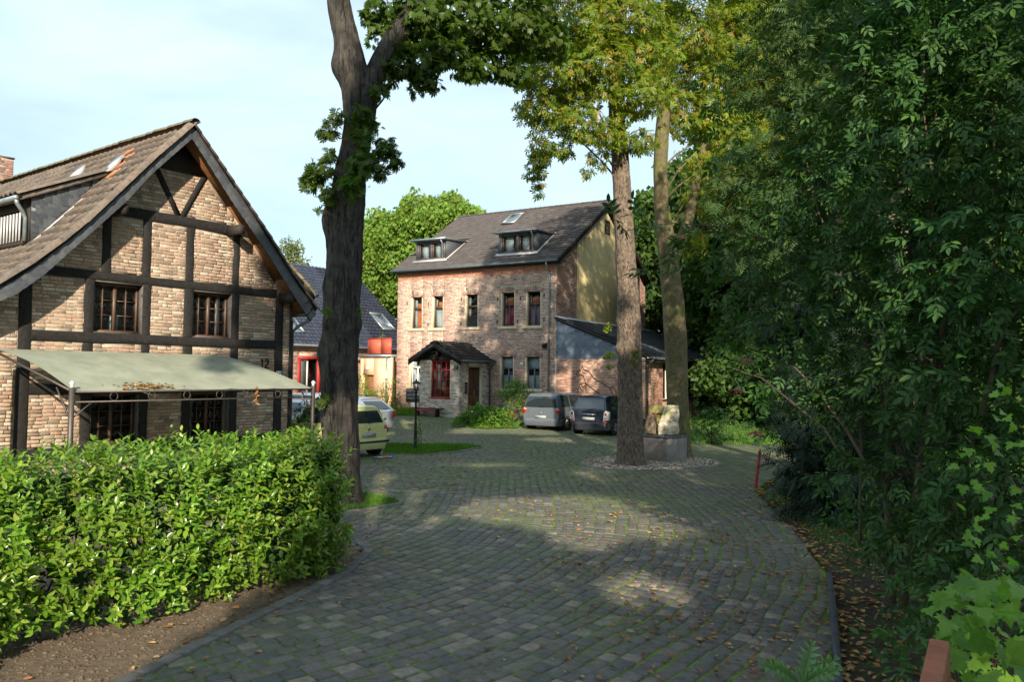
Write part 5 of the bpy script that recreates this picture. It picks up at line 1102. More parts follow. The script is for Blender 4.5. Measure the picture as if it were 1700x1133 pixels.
def make_car(name, label, loc, rot, L, W, H, belt, pm, st, zb=.24, wheel_r=.31, wy=(.75, None), side=((.35, .9),), rg=(.12, .88), rearglass_w=.86, bump_m=None, lamps='corner', rails=False, plate_z=.72, group=None):
    root = thing(name, loc, rot, label, 'car', group)
    hw = W/2; rings = []
    for (yl, yb, yr, w, zbt, zr, wr) in st:
        w *= hw; wr *= hw
        half = [(0, zb, yl), (w*.84, zb, yl), (w*.95, zb+.08, yl), (w*.99, zb+.28, yl), (w, (zb+zbt)/2+.05, (yl+yb)/2), (w*.985, zbt-.07, yb), (w*.95, zbt, yb), (wr+(w*.95-wr)*.45, zbt+(zr-zbt)*.55, yb+(yr-yb)*.55), (wr, zr-min(.06, (zr-zbt)*.3), yr-.0), (wr*.90, zr-min(.015, (zr-zbt)*.1), yr), (wr*.5, zr+.015, yr), (0, zr+.022, yr)]
        rings.append(half)
    n = len(rings[0]); P = []
    for h in rings: P.append([(x, y, z) for x, z, y in h]+[(-x, y, z) for x, z, y in h[::-1][1:-1]])
    P = np.array(P); mb = MB(); m = P.shape[1]
    Fc = [[i*m+j, i*m+(j+1) % m, (i+1)*m+(j+1) % m, (i+1)*m+j] for i in range(len(P)-1) for j in range(m)]
    for base_, flip in ((0, False), ((len(P)-1)*m, True)):
        for k_ in range(0, n-1):
            a, b = base_+k_, base_+k_+1; c, d_ = base_+((m-k_-1) % m), base_+((m-k_) % m)
            f = [a, b, c, d_]; f = [q for i_, q in enumerate(f) if q not in f[:i_]]
            if len(f) > 2: Fc.append(f[::-1] if flip else f)
    mb.add(P.reshape(-1, 3), Fc); body = mb.build('body', M[pm], root, smooth=True)
    es = body.modifiers.new('edge', 'EDGE_SPLIT'); es.split_angle = math.radians(42)
    def lerp_pt(y, k_):
        ys_ = [r[6][2] for r in rings]; i = max(0, min(len(ys_)-2, int(np.searchsorted(ys_, y))-1)); t = np.clip((y-ys_[i])/(ys_[i+1]-ys_[i]+1e-6), 0, 1); a, b = rings[i][k_], rings[i+1][k_]
        return np.array([a[0]*(1-t)+b[0]*t, a[2]*(1-t)+b[2]*t, a[1]*(1-t)+b[1]*t])
    for sg in (1, -1):
        for (ya, yb) in side:
            g = []
            for y in np.linspace(ya, yb, 5):
                b0, m0, r0 = lerp_pt(y, 6), lerp_pt(y, 7), lerp_pt(y, 8); row = []
                for t in (.06, .5, .97):
                    q = b0+(m0-b0)*t*2 if t < .5 else m0+(r0-m0)*(t-.5)*2; row.append((sg*(q[0]+.008), q[1], q[2]))
                g.append(row)
            gm = MB(); gm.grid(g if sg < 0 else g[::-1]); gm.build('side_window', M['carglass2'], root, smooth=True)
    r0 = rings[0]; g = []
    for t in (rg[0], .35, .6, rg[1]):
        b0, m0, rr0 = np.array(r0[6]), np.array(r0[7]), np.array(r0[8]); q = b0+(m0-b0)*t*2 if t < .5 else m0+(rr0-m0)*(t-.5)*2
        g.append([(q[0]*rearglass_w*s_, q[2]-.010-.012*(1-s_*s_), q[1]) for s_ in (-1, -.6, 0, .6, 1)])
    gm = MB(); gm.grid(g); gm.build('rear_window', M['carglass2'], root, smooth=True)
    # windscreen
    i0 = [i for i, s_ in enumerate(st) if s_[5]-s_[4] > .35][-1]; a, b = rings[i0], rings[i0+1]
    g = [[(sg*a[8][0]*.92, a[8][2]+.01, a[8][1]+.005) for sg in (-1, 1)], [(sg*b[8][0]*.95, b[8][2]-.02, b[8][1]+.03) for sg in (-1, 1)]]
    gm = MB(); gm.grid(g); gm.build('windscreen', M['carglass2'], root)
    # bumpers
    for y, sg in ((0, -1), (L, 1)):
        pr_ = [(-hw*.97, y-sg*.45), (-hw*.99, y-sg*.12), (-hw*.82, y+sg*.045), (hw*.82, y+sg*.045), (hw*.99, y-sg*.12), (hw*.97, y-sg*.45), (hw*.8, y-sg*.45), (-hw*.8, y-sg*.45)]
        bmp = MB(); bmp.prism(pr_, zb-.02, zb+.30, 'z'); bmp.build('bumper', M[bump_m or pm], root, bevel=.03)
    MB().box(-hw*.8, hw*.8, .2, L-.2, zb-.05, zb+.02).build('underbody', M['plastic'], root)
    wy = (wy[0], L-.78 if wy[1] is None else wy[1])
    for sg in (-1, 1):
        for y in wy:
            arch = MB(); arch.lathe([(wheel_r+.055, -.02), (wheel_r+.055, .0), (wheel_r-.02, .004), (0, .004)], 24, (sg*(hw-.002) if sg > 0 else -hw+.002, y, wheel_r), 'x'); arch.build('wheel_arch', M['plastic'], root)
            x0 = sg*(hw-.19); pr_ = [(wheel_r*.6, 0), (wheel_r-.02, .0), (wheel_r, .025*sg), (wheel_r, .17*sg), (wheel_r-.025, .195*sg), (wheel_r*.68, .198*sg), (wheel_r*.62, .18*sg)]
            wh = MB().lathe(pr_, 28, (x0, y, wheel_r), 'x').build('wheel', M['rubber'], root, smooth=True)
            rm = MB(); rm.lathe([(0, .15*sg), (wheel_r*.14, .195*sg), (wheel_r*.16, .17*sg), (wheel_r*.6, .165*sg), (wheel_r*.67, .20*sg), (wheel_r*.6, .14*sg), (0, .13*sg)], 24, (x0, y, wheel_r), 'x')
            rm.build('rim', M['plastic'], wh)
            for k_ in range(7):
                a_ = k_*2*math.pi/7; MB().beam((x0+.192*sg, y, wheel_r), (x0+.196*sg, y+wheel_r*.64*math.cos(a_), wheel_r+wheel_r*.64*math.sin(a_)), .05, .02, (1, 0, 0)).build('spoke', M['rim'], wh)
    if lamps == 'corner':
        for sg in (-1, 1):
            c0, c1 = r0[5], r0[4]; x = sg*c0[0]; MB().lathe([(0, -.03), (.12, -.02), (.13, .04), (0, .06)], 14, (sg*(hw*.90), .02, belt-.13), 'y').build('tail_light', M['redlamp'], root, smooth=True)
            MB().lathe([(0, -.045), (.05, -.035), (0, .0)], 10, (sg*(hw*.88), .01, belt-.06), 'y').build('tail_light_lens', M['clearlamp'], root)
    elif lamps == 'clear':
        for sg in (-1, 1):
            q = MB(); q.prism([(sg*hw*.73, belt-.42), (sg*hw*.985, belt-.36), (sg*hw*1.0, belt-.05), (sg*hw*.87, belt+.04), (sg*hw*.78, belt-.05)], -.025, .20); q.build('tail_light', M['clearlamp'], root, bevel=.015)
            MB().lathe([(0, -.035), (.055, -.028), (0, 0)], 10, (sg*hw*.87, -.0, belt-.12), 'y').build('tail_light_lens', M['redlamp'], root)
            MB().box(*sorted((sg*hw*.72, sg*hw*.93)), -.05, .02, zb+.30, zb+.36).build('reflector', M['redlamp'], root)
    elif lamps == 'tall':
        for sg in (-1, 1):
            z0_, z1_ = belt-.12, H-.16; y1_ = r0[8][2]; q = MB(); xa_, xb_ = r0[6][0]*sg, r0[8][0]*sg
            q.beam((xa_*.97, -.012, z0_), (xb_*1.0, y1_-.0, z1_), .10, .06, (0, 1, 0)); q.build('tail_light', M['redlamp'], root, bevel=.01)
    else:
        for sg in (-1, 1): MB().prism([(sg*hw*.72, belt-.28), (sg*hw*.99, belt-.26), (sg*hw*.98, belt-.02), (sg*hw*.80, belt-.02)], -.02, .16).build('tail_light', M['redlamp'], root, bevel=.012)
    pl_ = MB(); pl_.box(-.27, .27, -.03, -.008, plate_z-.06, plate_z+.06); pl_.build('number_plate', M['plate'], root)
    MB().lathe([(0, -.03), (.045, -.025), (.045, 0), (0, 0)], 14, (0, 0, plate_z+.17), 'y').build('badge', M['rim'], root)
    MB().beam((-.05, r0[6][2]-.03, belt+.06), (.35, r0[6][2]-.02, belt+.11), .02, .02).build('wiper', M['black'], root)
    for sg in (-1, 1):
        ym = [s_[1] for s_ in st][i0+1]-.35; MB().beam((sg*hw*.95, ym, belt+.02), (sg*(hw+.16), ym-.02, belt+.08), .08, .14, taper=.9).build('wing_mirror', M[bump_m or pm], root, bevel=.02)
    if rails:
        for sg in (-1, 1): MB().tube([(sg*hw*.68, .7, H+.0), (sg*hw*.70, .9, H+.05), (sg*hw*.70, L*.5, H+.06), (sg*hw*.68, L*.52, H+.01)], .016, 6).build('roof_rail', M['black'], root)
    for y in ([L*.36, L*.62] if L > 3.8 else [L*.55]):
        for sg in (-1, 1): MB().prism([(y, zb+.1), (y+.012, zb+.1), (y+.012, belt-.02), (y, belt-.02)], sg*(hw*.992)-.006, sg*(hw*.992)+.006, 'x').build('door_gap', M['black'], root)
    return root
M['carglass2'] = mat('dark_car_glass', (.02, .028, .032), .04, spec=1.0)
# (y low, y belt, y roof, width, belt z, roof z, roof half width)
def stations(L, H, belt, rt, re, wsb, hood, nose=.66, wr=.74, rw=.95):
    return [(0., 0., rt, rw, belt, H-.05, wr*.94), (.10, .08, rt+.10, .985, belt, H-.01, wr), (L*.25, L*.25, L*.25+rt*.2, 1., belt, H, wr), (L*.48, L*.48, L*.48, 1., belt, H, wr), (re+.30, re+.30, re, 1., belt-.01, H-.05, wr*.97),
            (wsb, wsb, wsb+.02, .99, belt-.03, belt+.03, .80), (wsb+(L-wsb)*.55, wsb+(L-wsb)*.55, wsb+(L-wsb)*.55, .97, hood, hood+.06, .72), (L-.10, L-.12, L-.14, .88, nose, nose+.10, .62), (L, L-.02, L-.05, .78, nose-.12, nose-.06, .55)]
cl = B.x; 
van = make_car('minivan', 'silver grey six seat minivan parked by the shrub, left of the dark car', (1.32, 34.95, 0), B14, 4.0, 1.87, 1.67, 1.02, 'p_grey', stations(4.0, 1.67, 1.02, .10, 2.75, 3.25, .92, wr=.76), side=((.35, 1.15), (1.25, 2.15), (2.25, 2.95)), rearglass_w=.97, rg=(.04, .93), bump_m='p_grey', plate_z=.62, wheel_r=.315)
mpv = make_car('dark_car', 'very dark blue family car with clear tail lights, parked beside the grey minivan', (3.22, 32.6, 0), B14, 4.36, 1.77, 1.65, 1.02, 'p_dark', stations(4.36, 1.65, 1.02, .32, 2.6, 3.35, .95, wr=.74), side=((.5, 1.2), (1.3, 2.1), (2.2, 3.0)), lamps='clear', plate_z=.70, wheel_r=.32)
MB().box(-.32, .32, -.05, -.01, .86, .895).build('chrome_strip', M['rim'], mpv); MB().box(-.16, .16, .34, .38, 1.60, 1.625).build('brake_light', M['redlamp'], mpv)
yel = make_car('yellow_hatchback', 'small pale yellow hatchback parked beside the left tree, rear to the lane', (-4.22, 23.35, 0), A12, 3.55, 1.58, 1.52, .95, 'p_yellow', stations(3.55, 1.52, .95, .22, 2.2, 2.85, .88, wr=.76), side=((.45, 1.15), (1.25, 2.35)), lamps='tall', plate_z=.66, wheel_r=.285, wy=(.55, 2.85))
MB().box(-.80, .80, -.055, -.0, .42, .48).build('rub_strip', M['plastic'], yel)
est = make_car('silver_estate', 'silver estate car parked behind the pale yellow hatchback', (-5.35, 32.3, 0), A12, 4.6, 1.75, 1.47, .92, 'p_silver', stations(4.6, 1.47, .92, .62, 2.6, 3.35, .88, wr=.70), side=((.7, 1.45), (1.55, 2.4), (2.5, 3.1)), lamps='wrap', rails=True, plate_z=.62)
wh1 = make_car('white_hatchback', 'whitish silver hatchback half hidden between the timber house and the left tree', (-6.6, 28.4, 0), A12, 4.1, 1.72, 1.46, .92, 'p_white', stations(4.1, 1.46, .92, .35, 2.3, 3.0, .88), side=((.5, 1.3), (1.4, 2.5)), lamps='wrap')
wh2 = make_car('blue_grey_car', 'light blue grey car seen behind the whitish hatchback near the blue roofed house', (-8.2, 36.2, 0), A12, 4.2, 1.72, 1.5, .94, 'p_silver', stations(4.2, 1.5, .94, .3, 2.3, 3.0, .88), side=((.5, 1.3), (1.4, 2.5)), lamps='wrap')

# ================================================================ vegetation
def at(px, py, Y):
    d = fw*F+rt*(px-850)-upv*(py-566.5); return np.array([0, 0, EYE])+d*Y/d[1]
def t_chest(k=7):
    V = [(0, 0, 0)]; Fc = []
    for i in range(k):
        a = math.radians(-78+156*i/(k-1)); L = 1-.42*abs(i-(k-1)/2)/((k-1)/2); dx, dy = math.sin(a), math.cos(a); px_, py_ = dy, -dx; n0 = len(V); w_ = .135*L
        V += [(dx*L*.36+px_*w_*.55, dy*L*.36+py_*w_*.55, .0), (dx*L*.70+px_*w_, dy*L*.70+py_*w_, -.09*L), (dx*L, dy*L, -.25*L), (dx*L*.70-px_*w_, dy*L*.70-py_*w_, -.09*L), (dx*L*.36-px_*w_*.55, dy*L*.36-py_*w_*.55, .0), (dx*L*.6, dy*L*.6, -.10*L)]
        Fc += [(0, n0, n0+5, n0+4), (n0, n0+1, n0+2, n0+5), (n0+5, n0+2, n0+3, n0+4)]
    return np.array(V), np.array(Fc)
def t_ell(w=.2, fold=.08, curve=.15, n=5):
    V = []; Fc = []
    ys = np.linspace(0, 1, n); 
    for y in ys:
        wd = w*math.sin(math.pi*min(1, (y*.92+.04)))**.8 if 0 < y < 1 else .012; z = -curve*y*y
        V += [(-wd, y, z+fold*wd/w), (0, y, z), (wd, y, z+fold*wd/w)]
    for i in range(n-1):
        for j in (0, 1): Fc.append((i*3+j, i*3+j+1, (i+1)*3+j+1, (i+1)*3+j))
    return np.array(V), np.array(Fc)
def combine(parts):
    if not isinstance(parts[0][1], np.ndarray):
        V = []; Fc = []; n = 0
        for v, f in parts: V.append(v); Fc += [[i+n for i in q] for q in f]; n += len(v)
        return np.concatenate(V), Fc
    V = []; Fc = []; n = 0
    for v, f in parts: V.append(v); Fc.append(f+n); n += len(v)
    return np.concatenate(V), np.concatenate(Fc)
def xf(tpl, loc, ang, s, tilt=0):
    v, f = tpl; c, s_ = math.cos(ang), math.sin(ang); v = v*s; ct, st_ = math.cos(tilt), math.sin(tilt)
    v = np.stack([v[:, 0], v[:, 1]*ct-v[:, 2]*st_, v[:, 1]*st_+v[:, 2]*ct], -1); v = np.stack([v[:, 0]*c-v[:, 1]*s_, v[:, 0]*s_+v[:, 1]*c, v[:, 2]], -1); return v+np.array(loc), f
def t_hex(w=.24, fold=.04, curve=.12):
    return np.array([(0, 0, 0), (-w*.85, .33, fold), (0, .35, -.02), (w*.85, .33, fold), (-w*.7, .68, fold-curve*.5), (w*.7, .68, fold-curve*.5), (0, 1, -curve)]), [(0, 2, 1), (0, 3, 2), (1, 2, 6, 4), (2, 3, 5, 6)]
def t_elder():
    e = t_hex(.22, .05, .12); return combine([xf(e, (0, .28, 0), -1.05, .46, -.15), xf(e, (0, .28, 0), 1.05, .46, -.15), xf(e, (0, .56, -.02), -.9, .48, -.15), xf(e, (0, .56, -.02), .9, .48, -.15), xf(e, (0, .72, -.03), .05, .52, -.2), (np.array([(-.008, 0, 0), (.008, 0, 0), (.006, .75, -.03), (-.006, .75, -.03)]), np.array([(0, 1, 2, 3)]))])
def t_maple():
    out_ = [(0, 0), (.14, -.02), (.34, -.10), (.30, .06), (.52, .12), (.40, .24), (.50, .44), (.30, .42), (.22, .48), (.26, .72), (.14, .74), (0, 1.0)]
    o2 = [(x, y) for x, y in out_]+[(-x, y) for x, y in out_[-2:0:-1]]
    V = [(0, .25, -.03)]+[(x, y, .06*abs(x)*2-.22*y*y) for x, y in o2]; n = len(o2)
    return np.array(V), np.array([(0, 1+i, 1+(i+1) % n) for i in range(n)])
def t_fern(n=6, w=.55):
    V = [(0, 0, 0), (.03, .5, 0), (0, 1, 0)]; Fc = []; parts = []
    for i in range(n):
        y = .08+.85*i/n; L = w*(1-y*.75); 
        for sg in (-1, 1): parts.append((np.array([(0, y, 0), (sg*L*.5, y+.08, -.02), (sg*L, y+.16*1.2, -.05), (sg*L*.5, y+.20, -.01)]), np.array([(0, 1, 2, 3)])))
    return combine(parts)
def t_clump(k=6, seed=1):
    r_ = np.random.default_rng(seed); parts = []
    for i in range(k):
        d = norm(r_.normal(size=3)); a = norm(np.cross(d, r_.normal(size=3))); c = r_.normal(0, .35, 3); L, w_ = r_.uniform(.3, .55), r_.uniform(.12, .22)
        parts.append((np.array([c, c+d*L*.5+a*w_, c+d*L, c+d*L*.5-a*w_]), np.array([(0, 1, 2, 3)])))
    return combine(parts)
def t_chs(k=7):
    V = [(0, 0, 0)]; Fc = []
    for i in range(k):
        a = math.radians(-80+160*i/(k-1)); L = 1-.42*abs(i-(k-1)/2)/((k-1)/2); dx, dy = math.sin(a), math.cos(a); px_, py_ = dy, -dx; n0 = len(V); w_ = .15*L
        V += [(dx*L*.66+px_*w_, dy*L*.66+py_*w_, -.05*L), (dx*L, dy*L, -.24*L), (dx*L*.66-px_*w_, dy*L*.66-py_*w_, -.05*L)]
        Fc += [(0, n0, n0+1, n0+2)]
    return np.array(V), np.array(Fc)
T_CHS, T_CHS5 = t_chs(), t_chs(5)
T_CH, T_CH5, T_EL, T_MA, T_FE, T_CL, T_LAU = t_chest(), t_chest(5), t_elder(), t_maple(), t_fern(), t_clump(), t_ell(.22, .06, .14, 4)
T_LEAF = t_hex()
def blobs_pts(blobs, dens, hollow=.5, flat=.85, minn=6, clus=None, lump=.28):
    P, Nn = [], []
    for b in blobs:
        c, r = np.array(b[:3]), b[3]; n = max(minn, int(dens*r**2.05*(.65 if b[2]-EYE > .49*b[1]+.6 else 1))); d = norm(rng.normal(size=(n, 3))); rad = rng.random(n)**(1/3*hollow)
        wob = 1+lump*np.sin(d[:, 0]*5+c[0]*3)*np.sin(d[:, 1]*4.3+c[2]*2)+lump*.7*np.sin(d[:, 2]*6.1+c[1])
        p = c+d*(r*rad*wob)[:, None]*np.array([1, 1, flat]); P.append(p); Nn.append(d)
    P, Nn = np.concatenate(P), np.concatenate(Nn)
    if clus:
        k, sd = clus; P = np.repeat(P, k, 0)+rng.normal(0, sd, (len(P)*k, 3)); Nn = np.repeat(Nn, k, 0)
    return P, Nn
def foliage(name, joined, tpl, P, Nn, size, m, parent, down=.5, out=.8, rnd=.6, n=0, origin=None, upn=1.0, key=None):
    N = len(P); s = size*rng.uniform(.65, 1.15, N)
    d = norm(Nn*out+rng.normal(0, rnd, (N, 3))+np.array([0, 0, -down])); up_ = norm(rng.normal(0, .5, (N, 3))+Nn*(.4 if upn > .6 else .9)+np.array([0, 0, upn]))
    R = frames(d, up_)*s[:, None, None]; O = np.zeros(3) if origin is None else np.array(origin)
    if n:
        pieces(name, joined, tpl[0], tpl[1], R, P-O, m, parent, n, key if key is not None else P[:, 1]+rng.random(N)*.8)
    else:
        V, Fc = inst(*tpl, R, P-O); o = link(joined, fastmesh(joined, V, Fc, m), parent); o['kind'] = 'stuff'
def vnoise(a, b, seed):
    return (np.sin(a*1.7+seed)*np.cos(b*2.3+seed*1.3)+.6*np.sin(a*4.1+b*1.9+seed*2)+.4*np.sin(b*7.3-a*3.1+seed))/2
def trunk(path, rad, n=36, amp=.05, seed=1, burls=(), step=.10, furrow=9):
    P = np.array(path, float); d = np.concatenate([[0], np.cumsum(np.linalg.norm(np.diff(P, axis=0), axis=1))]); S = np.arange(0, d[-1], step); 
    C_ = np.stack([np.interp(S, d, P[:, i]) for i in range(3)], -1)
    k_ = np.ones(5)/5
    for i in range(3): 
        c = np.convolve(np.pad(C_[:, i], 2, 'edge'), k_, 'valid'); C_[:, i] = c
    Rr_ = np.interp(S, d, rad); th = np.linspace(0, 2*math.pi, n, endpoint=False); V = []
    dd = np.gradient(C_, axis=0); dd = norm(dd)
    for i, s in enumerate(S):
        a = norm(np.array([1., 0, 0])-dd[i]*dd[i][0]); b = np.cross(dd[i], a)
        f = 1+amp*np.sin(th*furrow+.8*np.sin(s*1.3+seed)+.5*np.sin(s*5+th*2))*.5+amp*vnoise(th*3, np.full(n, s*2.2), seed)+amp*1.2*np.sin(th*2+s*.7+seed)*.6+rng.normal(0, amp*.13, n)
        for (bs, bt, br, bh) in burls: f = f+bh*np.exp(-((s-bs)/br)**2-(np.angle(np.exp(1j*(th-bt)))*Rr_[i]/br)**2)/Rr_[i]
        if s < .6: f = f*(1+.22*(1-s/.6)**2*(1+.35*np.sin(th*5+seed)))
        V.append(C_[i]+(a[None]*np.cos(th)[:, None]+b[None]*np.sin(th)[:, None])*(Rr_[i]*f)[:, None])
    V = np.array(V); m_ = len(S); idx = np.arange(m_*n).reshape(m_, n); nx = np.roll(idx, -1, 1)
    Fc = np.stack([idx[:-1], nx[:-1], nx[1:], idx[1:]], -1).reshape(-1, 4); return V.reshape(-1, 3), Fc
def branches(root, O, src, targets, m, r0=.10, r1=.015, sag=.15, name='branch', k=7):
    for t in targets:
        t = np.array(t[:3], float); s = np.array(src, float) if not callable(src) else src(t); mid = (s+t)/2+np.array([rng.normal(0, .2), rng.normal(0, .2), sag*np.linalg.norm(t-s)]); L = np.linalg.norm(t-s)
        pts = [(1-u)**2*s+2*u*(1-u)*mid+u*u*t+rng.normal(0, .012*L, 3)*(0 < u < 1)-O for u in np.linspace(0, 1, 8)]; rr_ = [r0*(1-u)+r1*u for u in np.linspace(0, 1, 8)]
        MB().tube(pts, rr_, k).build(name, m, root, smooth=True)
def tree(name, label, base, path, rad, bm, blobs, tpl, dens, size, lm, n=0, amp=.05, seed=1, burls=(), group=None, br=.07, extra=None, cat='tree', clus=None, down=.5, upn=1.0, hollow=.5, brn=None, flat=.85, furrow=9):
    O = np.array([base[0], base[1], 0.]); root = thing(name, tuple(O), 0, label, cat, group)
    V, Fc = trunk(path, rad, n=56, step=.06, seed=seed, amp=amp, burls=burls, furrow=furrow); tk = link('trunk', fastmesh('trunk', V-O, Fc, bm, True), root)
    P = np.array(path)
    def src(t):
        z = min(max(t[2]-.9*abs(np.hypot(t[0]-P[-1][0], t[1]-P[-1][1])), P[len(P)//2][2]), P[-1][2]-.2); return np.array([np.interp(z, P[:, 2], P[:, i]) for i in range(3)])
    branches(root, O, src, blobs if brn is None else blobs[:brn], bm, br)
    Pp, Nn = blobs_pts(blobs, dens, hollow, flat, clus=clus)
    foliage('leaf', 'crown', tpl, Pp, Nn, size, lm, root, n=n, origin=O, down=down, upn=upn)
    return root, O

# left chestnut, dark, leaning, forked
Y1 = 15.1
p1 = [(-3.17, Y1, -.1), (-3.18, Y1, .3), (-3.25, Y1, 1.0), (-3.30, Y1, 1.6), (-3.33, Y1, 2.7), (-3.31, Y1, 3.3), (-3.27, Y1, 4.5), (-3.25, Y1, 5.6), (-3.2, Y1, 6.3), (-3.1, Y1, 6.9), (-3.05, Y1, 7.5), (-3.10, Y1, 8.1), (-3.22, Y1, 8.6), (-3.33, Y1, 9.1), (-3.45, Y1, 9.6), (-3.6, Y1, 10.4), (-3.8, Y1, 13)]
r1 = [.37, .35, .37, .39, .395, .375, .36, .35, .32, .29, .285, .31, .30, .26, .25, .23, .15]; r1 = [q*.93 for q in r1]
blT1 = [(*at(px, py, Y), r) for px, py, Y, r in [(650, 55, 15.4, .42), (700, 40, 15.5, .65), (700, 105, 15.4, .40), (660, 110, 15.2, .28), (760, 25, 16, .85), (655, 5, 15.2, .5), (735, 80, 15.6, .45), (840, 45, 16.4, .85), (800, 105, 16.4, .42), (780, 115, 16, .3), (720, 140, 15.5, .15), (690, 150, 15.4, .12), (655, 75, 15.3, .3), (640, 100, 15.2, .2), (845, 118, 16.6, .30), (900, 60, 17, .6), (640, 135, 15.2, .2), (618, 30, 15.4, .22), (700, 130, 15.4, .25),
        (700, -110, 15.5, 1.3), (840, -100, 16, 1.4), (640, -200, 15, 1.5), (520, -230, 15, 1.2), (760, -260, 16, 1.8), (900, -220, 17, 1.6), (600, -330, 15, 1.6)]]
t1, O1 = tree('chestnut_tree', 'big dark chestnut tree with leaning forked trunk at the end of the laurel hedge', (-3.2, Y1), p1, r1, M['bark1'], blT1, T_CHS, 1350, .155, M['chest'], n=200, upn=.3, down=.8, amp=.055, seed=3, burls=[(3.55, 4.4, .16, .09), (2.75, 4.9, .14, .08), (2.35, 4.6, .12, .07), (1.95, 4.35, .10, .07), (3.6, 6.1, .16, .08), (5.6, 3.3, .35, .12), (8.7, 3.2, .25, .12), (3.0, 3.4, .2, .07), (4.3, 3.2, .2, .05), (2.2, 5.6, .10, .07), (3.4, 5.1, .12, .07)], brn=5, br=.02)
V, Fc = trunk([(-3.02, Y1, 7.3), (-2.86, Y1, 8.1), (-2.70, Y1, 8.5), (-2.48, Y1, 8.95), (-2.2, Y1, 9.45), (-1.9, Y1, 10.0), (-1.4, Y1+.2, 11.5)], [.24, .22, .20, .18, .165, .15, .09], n=24, amp=.05, seed=5); link('limb', fastmesh('limb', V-O1, Fc, M['bark1'], True), t1)
ep = [(*at(px, py, Y), r) for px, py, Y, r in [(560, 195, 14.7, .12), (545, 218, 14.8, .15), (600, 225, 14.6, .17), (605, 270, 14.6, .25), (640, 250, 14.8, .20), (655, 268, 14.9, .14), (585, 305, 14.6, .22), (530, 285, 14.8, .20), (515, 300, 14.8, .18), (545, 325, 14.7, .14), (630, 285, 14.8, .13), (530, 348, 14.8, .05), (600, 190, 14.65, .15), (625, 210, 14.7, .10), (630, 150, 14.8, .14), (545, 260, 14.8, .12), (535, 665, 14.6, .10), (545, 515, 14.6, .06), (600, 515, 14.7, .04)]]
Pp, Nn = blobs_pts(ep, 2600, .8, 1., minn=5); foliage('leaf', 'trunk_shoots', T_CH, Pp, Nn, .15, M['chest'], t1, n=150, origin=O1, upn=.3)
for e in ep[:16]:
    z = e[2]-.25; s = np.array([np.interp(z, [p[2] for p in p1], [p[0] for p in p1]), Y1-.25, z]); branches(t1, O1, s, [e], M['twig'], .015, .004, .1, 'twig', 5)
# the two trunks on the gravel
Y2 = 22.3
z2 = [(-.1, 3.4), (.4, 3.39), (1.2, 3.39), (2.1, 3.38), (3., 3.36), (4., 3.33), (4.7, 3.31), (5.5, 3.25), (6.4, 3.2), (7.3, 3.14), (8.1, 3.1), (8.8, 3.05), (9.9, 2.95), (11.6, 2.92), (13.4, 3.05), (16, 3.2)]
bl2 = [(*at(px, py, Y), r) for px, py, Y, r in [(930, 125, 21.5, 1.0), (1000, 110, 21.5, 1.1), (1060, 160, 21.4, .75), (900, 180, 22, .7), (960, 200, 21.5, .7), (1010, 225, 21.4, .55), (1065, 235, 21.8, .4), (900, 245, 22, .4), (888, 285, 22, .26), (893, 305, 22, .16), (893, 322, 22, .12), (896, 265, 22, .3), (985, 262, 21.8, .18), (1000, 275, 21.8, .12), (1040, 30, 22, 1.2), (940, 40, 22, 1.2), (865, 120, 22, .5), (870, 60, 22, .8), (975, 285, 21.8, .16), (1080, 90, 22, .8), (935, 250, 21.9, .3), (1000, -90, 22, 1.9), (890, -110, 22, 1.7), (1090, -130, 22, 2.0), (980, -260, 22, 2.2), (820, -60, 21, 1.0)]]
t2, O2 = tree('chestnut_tree', 'brown barked chestnut tree on the gravel with a knot hole, left of the stone sculpture', (3.4, Y2), [(x, Y2, z) for z, x in z2], [.40, .37, .35, .345, .34, .345, .32, .30, .28, .27, .25, .24, .23, .21, .19, .12], M['bark2'], bl2, T_CHS5, 1150, .185, M['chest_y'], n=200, upn=.3, down=.8, amp=.035, seed=8, burls=[(4.1, 4.9, .13, .07), (4.2, 3.3, .15, .06), (3.4, 3.3, .14, .08), (7.4, 4.3, .1, .05), (2.9, 3.2, .1, .05)], group='chestnut trees on the gravel bed', brn=7, br=.03)
ep2 = [(*at(px, py, 21.85), r) for px, py, r in ((1008, 545, .10), (1012, 590, .12), (1052, 600, .10), (1056, 585, .06), (1014, 610, .08))]
Pp, Nn = blobs_pts(ep2, 2500, .8, 1., minn=5); foliage('leaf', 'trunk_shoots', T_CHS, Pp, Nn, .10, M['chest_y'], t2, origin=O2, upn=.3)
kh = MB(); kp = np.array([3.36, Y2-.345, 4.02]); ts = np.linspace(0, 2*math.pi, 13); kh.tube([(kp[0]+.085*math.cos(a)-O2[0], kp[1]-.01-O2[1], kp[2]+.15*math.sin(a)) for a in ts], .04, 8, False); kh.build('knot_rim', M['bark2'], t2, smooth=True)
MB().lathe([(0, -.02), (.07, -.015), (.06, .06), (0, .06)], 14, (kp[0]-O2[0], kp[1]-O2[1]+.02, kp[2]), 'y').build('knot_hollow', M['dark_wood'], t2)
Y3 = 24.5
z3 = [(-.1, 5.3), (.5, 5.27), (1.1, 5.24), (2., 5.18), (3., 5.16), (3.9, 5.11), (4.9, 5.04), (5.8, 4.94), (6.8, 4.81), (7.9, 4.66), (9., 4.62), (10., 4.66), (12, 4.8), (15, 4.9)]
